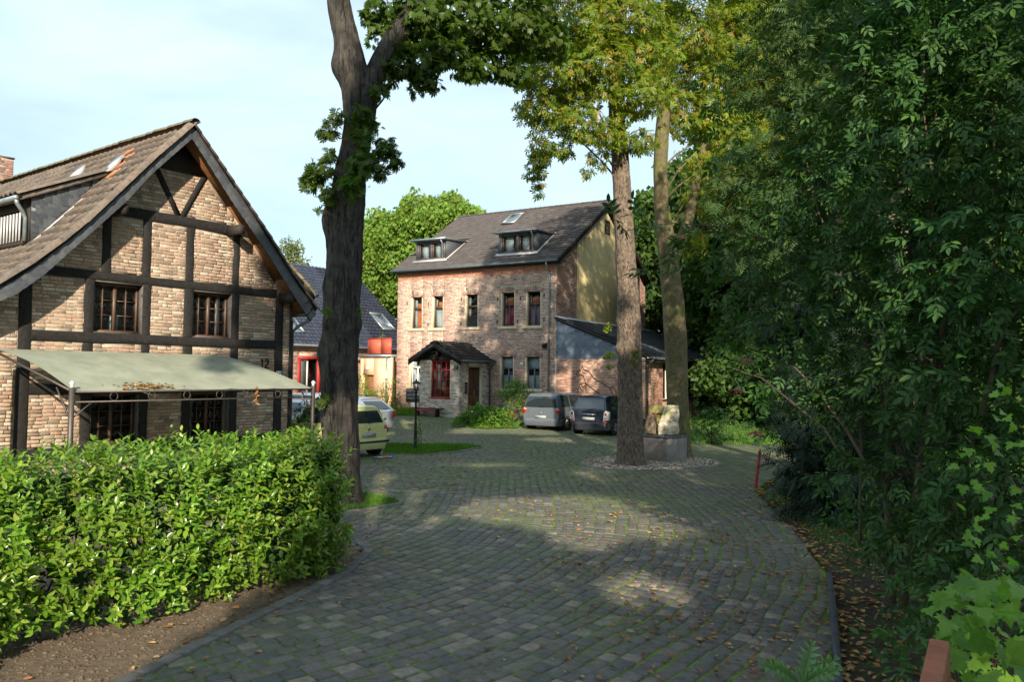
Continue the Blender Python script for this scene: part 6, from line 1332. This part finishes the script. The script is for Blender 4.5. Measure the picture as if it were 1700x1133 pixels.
bl3 = [(*at(px, py, Y), r) for px, py, Y, r in [(1130, 50, 24.5, 1.2), (1180, 110, 25, 1.3), (1145, 185, 24.8, .9), (1200, 210, 25, 1.0), (1230, 60, 26, 1.6), (1175, 280, 25, .75), (1165, 335, 25, .55), (1210, 340, 26, .8), (1250, 250, 26, 1.2), (1100, 140, 24.5, .6), (1150, 400, 25.5, .5), (1290, 150, 27, 1.6), (1130, -110, 25, 2.2), (1250, -90, 26, 2.4), (1170, -260, 25, 2.4)]]
t3, O3 = tree('chestnut_tree', 'mossy green barked chestnut tree on the gravel, right of the stone sculpture', (5.25, Y3), [(x, Y3, z) for z, x in z3], [.35, .34, .33, .33, .335, .34, .33, .31, .285, .23, .22, .22, .18, .1], M['bark3'], bl3, T_CHS5, 900, .20, M['chest_y'], n=150, upn=.3, down=.8, amp=.03, seed=12, burls=[(2.6, 4.9, .2, .05), (6.6, 5.4, .12, .04)], group='chestnut trees on the gravel bed', brn=12, br=.035)
V, Fc = trunk([(4.95, Y3, 5.9), (5.25, Y3+.1, 6.6), (5.6, Y3+.2, 7.6), (5.9, Y3+.3, 9.0), (6.3, Y3+.3, 11)], [.16, .17, .16, .14, .1], n=18, amp=.05, seed=4); link('limb', fastmesh('limb', V-O3, Fc, M['bark3'], True), t3)

# laurel hedge
hdir = norm(np.array([2.2, 2.98, 0])); hnor = np.array([hdir[1], -hdir[0], 0]); hend = np.array([-2.22, 10.22, 0]); HL, HT, HH = 8.6, 1.35, 1.50
def hedge_pts(n):
    f = rng.random(n); s = rng.random(n)*HL; P = np.zeros((n, 3)); Nn = np.zeros((n, 3)); a = f < .60; b = (f >= .60) & (f < .88); c = f >= .88
    w_ = rng.random(n); h = rng.random(n)
    lump = .10*np.sin(s*3.1)+.06*np.sin(s*7.7+h*5)
    bulge = .16*np.sin(np.clip(h, 0, 1)*math.pi)+lump
    Pa = hend[None]-hdir[None]*s[:, None]+hnor[None]*(bulge-.06)[:, None]+hnor[None]*((.14+.035*s)*(1-h))[:, None]+np.array([0, 0, 1.])*(.0+h*(HH+.05))[:, None]; Na = hnor[None]*1.+np.array([0, 0, 1.])*((h-.35)*.9)[:, None]
    Pb = hend[None]-hdir[None]*s[:, None]-hnor[None]*(w_*HT)[:, None]+np.array([0, 0, 1.])*(HH+.06+.05*np.sin(s*5)+.05*np.sin(s*2.1+w_*6))[:, None]; Nb = np.tile([0, 0, 1.], (n, 1))+hnor[None]*(.5-w_)[:, None]*.4
    Pc = hend[None]+hdir[None]*(bulge*.8)[:, None]-hnor[None]*(w_*HT)[:, None]+np.array([0, 0, 1.])*(.06+h*HH)[:, None]; Nc = np.tile(hdir, (n, 1))+np.array([0, 0, .3])
    for q, PP, NN_ in ((a, Pa, Na), (b, Pb, Nb), (c, Pc, Nc)): P[q] = PP[q]; Nn[q] = NN_[q]
    return P, norm(Nn)
hroot = thing('laurel_hedge', (-4.2, 7.6, 0), 0, 'clipped glossy green laurel hedge in the left foreground', 'hedge'); HO = np.array([-4.2, 7.6, 0])
n = 3000; P, Nn = hedge_pts(n); depth = rng.random(n)**1.6*.22; P = P-Nn*depth[:, None]
d = norm(Nn*.7+np.array([0, 0, .75])+rng.normal(0, .35, (n, 3))); L_ = rng.uniform(.10, .20, n); k = 8
Pk = np.repeat(P, k, 0); dk_ = np.repeat(d, k, 0); tt = np.tile(np.linspace(0, 1, k), n); Pk = Pk+dk_*(np.repeat(L_, k)*tt)[:, None]
ang = np.tile(np.arange(k)*2.4, n)+np.repeat(rng.uniform(0, 6.28, n), k); a_ = norm(np.cross(dk_, np.array([.3, .2, 1.]))); b_ = np.cross(dk_, a_); rad_ = a_*np.cos(ang)[:, None]+b_*np.sin(ang)[:, None]
ld = norm(dk_*(.35+.75*tt)[:, None]+rad_+rng.normal(0, .15, (n*k, 3))); ln_ = norm(dk_*1.2-rad_*.3+rng.normal(0, .2, (n*k, 3))+np.array([0, 0, .3]))
sz_ = rng.uniform(.075, .125, n*k)*(1-.25*tt)
R = frames(ld, ln_)*sz_[:, None, None]
inview = np.where((np.repeat(depth, k) < .06), Pk[:, 1]*.6+rng.random(n*k)*5, 50)
pieces('leaf', 'leaves', T_LAU[0], T_LAU[1], R, Pk-HO, M['laurel'], hroot, 300, inview, smooth=True)
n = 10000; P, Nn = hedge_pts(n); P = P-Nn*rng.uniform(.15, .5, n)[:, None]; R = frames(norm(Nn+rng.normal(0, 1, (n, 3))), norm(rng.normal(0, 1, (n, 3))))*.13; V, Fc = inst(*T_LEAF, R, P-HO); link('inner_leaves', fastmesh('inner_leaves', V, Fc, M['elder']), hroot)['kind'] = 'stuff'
mb = MB()
for i in range(60):
    s = rng.random()*HL; b0 = hend-hdir*s-hnor*rng.uniform(.15, .9); t0 = b0+np.array([rng.normal(0, .15), rng.normal(0, .15), rng.uniform(.8, 1.4)]); mb.tube([b0-HO, (b0+t0)/2+rng.normal(0, .05, 3)-HO, t0-HO], [.016, .012, .006], 5)
mb.build('stems', M['twig'], hroot, kind='stuff')
for px, py, Y in ((425, 720, 9.6), (560, 735, 10.4), (390, 725, 9.8), (120, 745, 8.6), (215, 722, 8.9)):
    p = at(px, py, Y); MB().tube([p-[0, 0, .5]-HO, p-HO], [.006, .003], 5).build('shoot', M['bushlt'], hroot)
    for i in range(9):
        q = p-np.array([0, 0, .03+i*.03]); a = i*2.4; dd_ = norm(np.array([math.cos(a), math.sin(a), 1.0-.1*i])); Rm = frames(dd_[None], np.array([[0, 0, 1.]]))[0]*.085; Mx = np.eye(4); Mx[:3, :3] = Rm; Mx[:3, 3] = q-HO; link('leaf', fastmesh('leaf', *T_LAU, M['laurel'], True), hroot, Matrix(Mx.tolist()))

# shrubs in front of the brick house and small plants
def shrub(name, label, base, blobs, tpl, dens, size, lm, group=None, n=0, stems=5, down=.2, cat='shrub', hollow=.8, sm='twig', sr=.025):
    O = np.array([base[0], base[1], float(hgt(base[1]))-.02]); root = thing(name, tuple(O), 0, label, cat, group)
    for i in range(stems):
        b = blobs[i % len(blobs)]; s = O+np.array([rng.normal(0, .08), rng.normal(0, .08), 0]); branches(root, O, s, [(b[0]+rng.normal(0, b[3]*.4), b[1]+rng.normal(0, b[3]*.4), b[2]+b[3]*.5)], M[sm], sr, .006, .05, 'stem', 6)
    P, Nn = blobs_pts(blobs, dens, hollow, .9); P[:, 2] = np.maximum(P[:, 2], O[2]+.03); foliage('leaf', 'leaves', tpl, P, Nn, size, lm, root, n=n, origin=O, down=down); return root, O
def bl(l): return [(*at(px, py, Y), r) for px, py, Y, r in l]
shrub('low_bush', 'low feathery green bush in front of the porch door', (-1.3, 36.9), bl([(795, 690, 36.9, .62), (815, 694, 36.6, .62), (780, 698, 37.2, .5), (835, 700, 36.6, .5), (800, 702, 36.3, .5)]), T_LEAF, 4000, .145, M['bushlt'], stems=4)
shrub('leafy_shrub', 'upright light green shrub with bare stems beside the grey minivan', (.05, 38.4), bl([(850, 648, 38.4, .55), (865, 655, 38.3, .55), (838, 655, 38.5, .4), (870, 675, 38.2, .4), (845, 680, 38.3, .38), (858, 640, 38.4, .4), (835, 690, 38.4, .25)]), T_LEAF, 1900, .12, M['bushlt'], stems=9, sr=.035)
shrub('rambling_rose', 'tall thin light green plant against the peach wall corner', (-7.5, 46.0), bl([(648, 648, 46, .5), (655, 665, 46, .45), (640, 640, 46, .4), (652, 632, 46, .3), (642, 670, 46, .45)]), T_LEAF, 500, .13, M['bushlt'], stems=8)
shrub('yellow_green_bush', 'yellow green bush behind the silver estate car', (-8.1, 44.5), bl([(615, 660, 44.5, .5), (630, 655, 44.5, .45), (605, 650, 44.8, .5), (600, 630, 45, .5)]), T_LEAF, 1100, .13, M['forest_lt'], stems=4)
shrub('potted_oleander', 'slim leaved green shrub between the awning post and the cars', (-6.15, 22.2), bl([(503, 690, 22.5, .28), (500, 705, 22.4, .25), (508, 675, 22.5, .2)]), T_LEAF, 2600, .09, M['elder'], stems=5, sr=.012)
shrub('climbing_plant', 'small climbing plant at the foot of the black lamp post', (-3.0, 25.8), bl([(695, 715, 25.7, .13), (693, 730, 25.7, .12), (698, 700, 25.7, .08)]), T_LEAF, 9000, .06, M['bushlt'], stems=3, sr=.008)
ff_, OF = shrub('red_flowers', 'small patch of red flowers between the bush and the shrub', (-.15, 37.6), bl([(848, 692, 37.6, .18)]), T_LEAF, 5000, .07, M['bushlt'], stems=2)
Pq, Nq = blobs_pts(bl([(848, 690, 37.5, .20)]), 900, 1., .8); foliage('flower', 'flowers', T_CL, Pq, Nq, .10, M['red_paint'], ff_, origin=OF)
shrub('balcony_plant', 'green plant standing on the red balcony', (-7.7, 46.8), bl([(635, 563, 46.8, .22), (628, 566, 46.8, .15)]), T_LEAF, 3000, .09, M['forest_lt'], stems=2)
shrub('garden_shrub', 'young green shrub on the lawn right of the mossy tree', (7.6, 29.5), bl([(1165, 715, 29.5, .55), (1180, 700, 29.5, .5), (1155, 690, 29.5, .4), (1195, 720, 29, .45), (1210, 700, 29, .5)]), T_EL, 190, .28, M['elder'], stems=6)

# background trees
def bgtree(name, label, base, H, r, bl_, m, dens=60, size=.5, group=None, bm='bark2', tpl=None, down=.2, hollow=.55):
    return tree(name, label, base, [(base[0], base[1], -.1), (base[0]+.1, base[1], H*.4), (base[0], base[1], H*.75)], [r, r*.75, r*.3], M[bm], bl_, tpl or T_CL, dens, size, m, amp=.04, group=group, br=r*.35, brn=8, down=down, hollow=hollow)
bgtree('rounded_tree', 'round crowned light green tree behind the brick house roof', (-8.5, 72), 15, .4, bl([(640, 410, 70, 3.0), (690, 385, 70, 3.0), (740, 372, 70, 2.6), (775, 385, 70, 2.6), (720, 430, 72, 4), (615, 440, 70, 2.4), (660, 450, 70, 3.2), (770, 430, 72, 3.4), (630, 480, 71, 3), (690, 480, 72, 3.5)]), M['forest_lt'], 260, .85)
bgtree('birch_tree', 'pale thin birch behind the roof of the timber framed house', (-17.2, 60), 12, .15, bl([(480, 410, 60, .7), (474, 430, 60, 1.0), (488, 435, 60, 1.1), (480, 460, 60, 1.3), (492, 415, 60, .5)]), M['willow'], 120, .5)
wood = [((13, 56), [(1085, 400, 56, 3.2), (1110, 360, 56, 2.6), (1090, 470, 56, 3.5), (1130, 430, 56, 3.4), (1070, 520, 58, 3)], 'tall green tree behind the annex, nearest the brick house'),
        ((17, 60), [(1160, 360, 60, 3.4), (1190, 430, 60, 4), (1150, 480, 60, 4), (1200, 520, 60, 4), (1140, 310, 60, 2.2)], 'tall green woodland tree behind the annex roof, second from the brick house'),
        ((20, 50), [(1230, 400, 50, 3.6), (1260, 330, 50, 4), (1240, 500, 50, 4), (1230, 580, 50, 3.4), (1280, 450, 50, 4), (1300, 250, 50, 5)], 'dense woodland tree at the right end of the annex'),
        ((24, 42), [(1350, 300, 42, 5), (1420, 400, 42, 5), (1360, 500, 42, 4.5), (1440, 200, 42, 5), (1350, 600, 40, 3.5), (1450, 550, 42, 5)], None),
        ((24, 34), [(1550, 300, 34, 5), (1620, 450, 34, 5), (1680, 200, 34, 5), (1560, 550, 34, 4.5), (1700, 550, 34, 5), (1500, 120, 34, 4.5)], None),
        ((13, 26), [(1350, 130, 27, 2.4), (1420, 40, 27, 2.6), (1330, 10, 27, 2.4), (1440, 200, 27, 2.2), (1290, 70, 27, 1.6), (1520, 60, 26, 2.6), (1620, 80, 26, 2.8), (1560, 200, 26, 2.4), (1680, 150, 26, 2.6)], None)]
nm = [None, None, None, 'dark woodland tree behind the dark conifer, right of the annex', 'dark woodland tree behind the right edge of the elder thicket', 'tall dark woodland tree showing above the elder thicket']
for (b, l, lab), alt in zip(wood, nm):
    bgtree('woodland_tree', lab or alt, b, 15 if lab else 14, .3, bl(l), M['forest'], 115 if lab else 75, 1.0, 'woodland trees behind the right hand shrubs' if not lab else 'woodland trees behind the annex')
for px, wh_ in ((1215, 'leftmost'), (1235, 'middle'), (1255, 'rightmost')):
    q = at(px, 560, 47); t_ = thing('thin_trunk', (q[0], q[1], 0), 0, wh_+' of three thin bare trunks at the woodland edge behind the annex', 'tree', 'thin young trunks at the woodland edge'); MB().tube([(0, 0, 0), (.2, 0, 3), (-.1, 0, 8)], [.10, .08, .04], 6).build('trunk', M['twig'], t_)
P, Nn = blobs_pts(bl([(1240+i*55, 640-rng.uniform(-25, 45), 40-i*1.6, 2.6) for i in range(9)]+[(1205, 650, 46, 1.6)]), 100, .7, .8); V, Fc = inst(*T_CL, frames(norm(Nn+rng.normal(0, .8, Nn.shape)), norm(rng.normal(size=Nn.shape)))*.7, P); tag(link('undergrowth', fastmesh('undergrowth', V, Fc, M['forest'])), 'dark tangled undergrowth at the woodland edge right of the annex', 'undergrowth', kind='stuff')

# dark yew like conifer and the elder thicket on the right
yb = [(1318, 800, 15, .42), (1362, 750, 15, .85), (1395, 800, 14.6, .9), (1345, 690, 15.4, .85), (1375, 630, 15.6, 1.0), (1335, 600, 16, .8), (1390, 700, 15, 1.2), (1365, 530, 16, 1.1), (1430, 600, 15.5, 1.4), (1300, 520, 16.5, .8), (1430, 780, 14, 1.1), (1400, 480, 16, 1.4), (1480, 700, 14, 1.2), (1360, 850, 14, .6), (1450, 860, 13.4, .8), (1500, 540, 15, 1.5)]
tree('dark_conifer', 'very dark drooping conifer overhanging the right edge of the paving', (6.3, 15.2), [(6.3, 15.2, -.1), (6.3, 15.2, 3), (6.4, 15.3, 6)], [.22, .17, .05], M['bark1'], bl(yb), T_FE, 340, .33, M['dark_conifer'], amp=.04, down=.9, brn=10, br=.03, hollow=.8)
tb = [(1330, 60, 16, 1.0), (1400, 110, 16, 1.1), (1260, 130, 16.5, .8), (1230, 290, 17, .7), (1290, 310, 16.5, .8), (1210, 350, 17, .45), (1350, 200, 16, 1.1), (1270, 400, 17, .8), (1450, 30, 16, 1.2), (1500, 150, 15, 1.2), (1330, 400, 16.5, 1.2), (1200, 300, 17, .3), (1400, 300, 16, 1.3), (1550, 0, 15, 1.2), (1640, 60, 15, 1.2), (1690, 140, 15, 1.2), (1340, -60, 16, 1.5), (1500, -80, 16, 1.8)]
tree('scale_leaved_conifer', 'tall conifer with flat scaly sprays rising behind the elder thicket', (8.6, 17.2), [(8.6, 17.2, -.1), (8.5, 17, 6), (8.4, 16.8, 12)], [.28, .2, .06], M['bark2'], bl(tb), T_FE, 300, .33, M['thuja'], amp=.05, down=.5, brn=12, br=.04, hollow=.8)
eb = [(1500, 120, 8, .95), (1620, 70, 8, 1.1), (1430, 230, 9, .7), (1330, 320, 9.5, .5), (1450, 330, 9, 1.0), (1580, 260, 8, 1.1), (1680, 200, 7.5, 1.0), (1600, 430, 8, 1.1), (1500, 480, 8.8, 1.0), (1690, 430, 7.4, 1.0), (1380, 430, 9.3, .75), (1300, 430, 9.5, .5), (1230, 400, 9.4, .30), (1170, 395, 9, .20), (1120, 400, 8.8, .14), (1060, 370, 8.6, .09), (1020, 365, 8.6, .05), (1160, 430, 9, .16), (1080, 455, 8.8, .08), (1450, 620, 9, .75), (1360, 560, 9.4, .45), (1290, 610, 9.6, .28), (1250, 640, 9.8, .24), (1228, 600, 9.8, .22), (1215, 560, 10, .2), (1262, 700, 10, .2), (1240, 520, 10, .3), (1210, 480, 10, .25), (1560, 640, 8, .9), (1680, 640, 7.4, .9), (1620, 780, 7.2, .7), (1520, 790, 8, .55), (1440, 740, 8.7, .4), (1690, 800, 6.8, .6), (1560, 900, 7.2, .35), (1480, 880, 8, .25), (1640, 900, 6.6, .45), (1400, 660, 9.2, .4), (1520, 930, 7.8, .34), (1450, 880, 8.4, .26), (1590, 980, 6.8, .34), (1400, 800, 9.2, .3), (1370, 640, 9.4, .4), (1560, 60, 8.5, .9), (1450, 60, 9, .6), (1250, 80, 9.5, .2), (1180, 160, 9.5, .22), (1220, 240, 9.5, .28), (1350, 190, 9.3, .25), (1680, 0, 8, 1.1), (1480, -40, 8.5, 1.0), (1600, -120, 8, 1.3), (1590, 530, 7.6, .6)]
ebl = bl(eb)
er_, OE = shrub('elder_thicket', 'tall dark green elder thicket filling the right side of the lane', (4.9, 8.8), ebl, T_EL, 380, .225, M['elder'], n=300, stems=9, down=.35, cat='shrub', hollow=.75, sr=.035)
for (a, b, r) in (((1480, 1000, 8.4), (1470, 560, 8.8), .05), ((1500, 1010, 8.2), (1620, 300, 8), .05), ((1500, 900, 8.2), (1320, 610, 9.2), .03), ((1420, 780, 8.6), (1220, 610, 9.6), .018), ((1560, 980, 7.5), (1690, 500, 7.4), .04), ((1350, 440, 9.2), (1040, 380, 8.7), .010), ((1430, 900, 8.7), (1425, 560, 9.), .02)):
    a, b = at(*a), at(*b); m_ = (a+b)/2+rng.normal(0, .12, 3); m_ = (a+b)/2+np.array([0, 0, .18*np.linalg.norm(b-a)]); MB().tube([(1-u)**2*a+2*u*(1-u)*m_+u*u*b-OE+rng.normal(0, .012, 3) for u in np.linspace(0, 1, 9)], [r*(1-.65*u) for u in np.linspace(0, 1, 9)], 7).build('stem', M['twig'], er_, smooth=True)
for px, py, Y, r in ((1240, 600, 9.5, .10), (1225, 650, 9.6, .08), (1255, 720, 9.6, .07), (1180, 380, 9.2, .09), (1540, 600, 7.5, .12), (1275, 765, 10.5, .09), (1480, 790, 8, .10)):
    P = at(px, py, Y)+rng.normal(0, r*.6, (60, 3))*[1, 1, .5]; V, Fc = inst(IV, IF, np.tile(np.eye(3)*.009, (60, 1, 1)), P-OE); link('berry_cluster', fastmesh('berry_cluster', V, Fc, M['berry']), er_)['kind'] = 'stuff'
P, Nn = blobs_pts(bl([(1420, 900, 10, .5), (1480, 930, 9, .5), (1540, 1000, 8, .4), (1500, 1060, 7, .4), (1580, 1050, 6, .4), (1650, 1000, 6, .6), (1440, 860, 10.5, .6), (1600, 930, 8, .6), (1680, 900, 8, .8), (1540, 1100, 5.5, .4), (1620, 1110, 5, .4)]), 900, 1., .6)
P[:, 2] = np.maximum(P[:, 2], .02); V, Fc = inst(*T_LEAF, frames(norm(Nn+rng.normal(0, .7, Nn.shape)), norm(rng.normal(0, .5, Nn.shape)+[0, 0, 1.2]))*rng.uniform(.06, .11, len(P))[:, None, None], P); tag(link('ivy_undergrowth', fastmesh('ivy_undergrowth', V, Fc, M['elder'])), 'dark ivy and low undergrowth beneath the elder thicket', 'undergrowth', kind='stuff')
# bright maple sapling by the rail, serrated plant at the bottom edge
mr = thing('maple_sapling', (1.75, 3.05, 0), 0, 'bright green maple sapling beside the wooden rail in the bottom right corner', 'sapling'); MO = np.array([1.75, 3.05, 0])
Pm = []; 
for i in range(12):
    e = at(rng.uniform(1560, 1720), rng.uniform(960, 1130), rng.uniform(2.75, 3.3)); b = np.array([1.75+rng.normal(0, .05), 3.05, .9]); MB().tube([b-MO, (b+e)/2+np.array([.03, 0, .08])-MO, e-MO], [.007, .005, .003], 5).build('stem', M['rust'], mr); Pm.append(e)
leafs = [(at(px, py, Y-.55), sc*.58) for px, py, Y, sc in [(1560, 985, 3.0, .13), (1600, 975, 3.1, .13), (1640, 965, 3.1, .13), (1690, 975, 3.0, .14), (1575, 1030, 2.95, .13), (1625, 1010, 2.9, .15), (1670, 1020, 2.9, .15), (1610, 1060, 2.9, .15), (1655, 1075, 2.8, .14), (1590, 1085, 2.95, .12), (1640, 1120, 2.75, .15), (1690, 1065, 2.8, .16), (1700, 1110, 2.75, .14), (1570, 1055, 3.05, .11), (1690, 1020, 3.1, .14), (1610, 1120, 2.8, .13), (1580, 1000, 3.1, .11), (1540, 1010, 3.1, .09)]]
leafs += [(at(rng.uniform(1570, 1720), rng.uniform(960, 1140), rng.uniform(2.4, 3.0)), rng.uniform(.06, .085)) for _ in range(75)]
leafs += [(at(1740-rng.random()**.8*150, 960-rng.random()*380, rng.uniform(4.6, 5.6)), rng.uniform(.06, .09)) for _ in range(65)]
mme = fastmesh('leaf', *T_MA, M['maple'])
for p, sc in leafs:
    d = norm(np.array([rng.normal(-.3, .7), rng.normal(-.6, .6), rng.normal(-.35, .35)])); nn_ = norm(np.array([rng.normal(0, .6), rng.normal(-.5, .5), .9])); Rm = frames(d[None], nn_[None])[0]*sc; Mx = np.eye(4); Mx[:3, :3] = Rm; Mx[:3, 3] = p-MO; link('leaf', mme, mr, Matrix(Mx.tolist()))
sp = thing('serrated_plant', (1.18, 3.2, 0), 0, 'pale green plant with toothed leaves at the bottom edge right of the kerb', 'plant'); SO = np.array([1.18, 3.2, 0])
MB().tube([(0, 0, 0), (0, 0, 1.3)], [.008, .005], 6).build('stem', M['bushlt'], sp)
def t_serr(n=7):
    V = [(0, y/n, -.12*(y/n)**2) for y in range(n+1)]; Fc = []
    for sg in (-1, 1):
        for i in range(n):
            y = (i+.9)/n; w_ = .25*math.sin(math.pi*min(.97, (i+.6)/n))+.02; V.append((sg*w_, min(y+.06, 1), -.12*y*y+.03)); Fc.append((i, i+1, len(V)-1, len(V)-1))
    return np.array(V), [f[:3] for f in Fc]
sme = fastmesh('leaf', *t_serr(), M['fresh'])
for i, a in enumerate(np.radians([-75, -45, -15, 20, 50, 80, 120, -120, 160])):
    d = norm(np.array([math.sin(a), -.5*math.cos(a)-.1, .62])); Rm = frames(d[None], np.array([[0, -.7, 1.]]))[0]*rng.uniform(.17, .21); Mx = np.eye(4); Mx[:3, :3] = Rm; Mx[:3, 3] = (0, 0, 1.31); link('leaf', sme, sp, Matrix(Mx.tolist()))

# unseen trees added behind the camera, crowns shaped to shade lane and right side
def landing(P, z=0):
    s = np.array(SUND); return P-s[None]*((P[:, 2]-z)/s[2])[:, None]
N = 150000; C3 = np.stack([rng.uniform(-5.5, 16, N), rng.uniform(-17, -1, N), rng.uniform(4.2, 27, N)], -1); g = landing(C3); gx, gy = g[:, 0], g[:, 1]
nz = vnoise(gx*1.1, gy*.8, 2.)+.5*vnoise(gx*2.7, gy*2.1, 5.); keep = np.zeros(N, bool)
road_z = (gx > -3.2+.15*(gy-6)) & (gx < 5.5) & (gy < 17.5) & (gy > 2); keep |= road_z
keep |= (gx > 4.2) & (gx < 14) & ~((gx < 6.2) & (gy > 17.2) & (gy < 21)) & (gy < 21) & (gy > -1) & ((vnoise(gx*1.6, gy*.9, 9.) > -.38) | (gy < 11))
keep |= (((gx+6.9)/.9)**2+((gy-29)/6)**2 < 1) & (nz > -.1)
keep |= (gx > -2.8) & (gx < 6) & (gy >= 17.5) & (gy < 32.5) & (nz > -.62)
keep |= (gx > -4.55) & (gx < -2.8) & (gy > 19.5) & (gy < 35) & (nz > -.9)
for (ex_, ey_, a_, b_) in ((.95, 14.9, 2.3, 2.3), (2.4, 14.4, 1.1, 2.6), (1.6, 9.6, .75, 1.1), (1.2, 12.2, .9, 1.0), (4.2, 20.2, 2.8, 2.4), (6.5, 21, 2., 2.), (-1.9, 13.3, .8, 1.6), (5.6, 18.6, .7, 1.5), (2.4, 30.5, 2.2, 1.6), (4.6, 26, 1.5, 2.6), (3.1, 33.5, .8, 4), (4.6, 37, 1., 4.5), (-.8, 22, 1.5, .9), (1.9, 5.2, 1.3, 1.7), (-3.3, 19, .8, 1.4), (4.3, 29, .8, 2.5)): keep &= ~((((gx-ex_)/a_)**2+((gy-ey_)/b_)**2) < 1+.2*nz)
keep &= ~((gx < -3.0+.08*(gy-5)) & (gy < 11)) & ~((gx < -1.6) & (gy >= 11) & (gy < 16))
keep &= (C3[:, 1] < -8) | (rng.random(N) < .45)
Pk = C3[keep]; cen = np.array([[0., -12.5], [6.5, -13], [12.5, -12]]); own = np.argmin(((Pk[:, None, :2]-cen[None])**2).sum(-1), 1)
labs = ['tall leafy tree standing behind the camera, left of its neighbours', 'tall leafy tree standing behind the camera, between its two neighbours', 'tall leafy tree standing behind the camera, right of its neighbours']
for i in range(3):
    O = np.array([*cen[i], 0]); r_ = thing('shade_tree', tuple(O), 0, labs[i], 'tree', 'tall trees behind the camera'); V, Fc = trunk([(*cen[i], -.1), (cen[i][0]+.2, cen[i][1], 8), (*cen[i], 20)], [.5, .38, .1], n=20, seed=i, step=.4); link('trunk', fastmesh('trunk', V-O, Fc, M['bark2'], True), r_)
    q = Pk[own == i]; branches(r_, O, np.array([*cen[i], 9.]), q[rng.integers(0, len(q), 10)], M['bark2'], .12, .02)
    foliage('leaf', 'crown', T_CHS5, q, norm(rng.normal(size=q.shape)), .50, M['chest'], r_, origin=O)
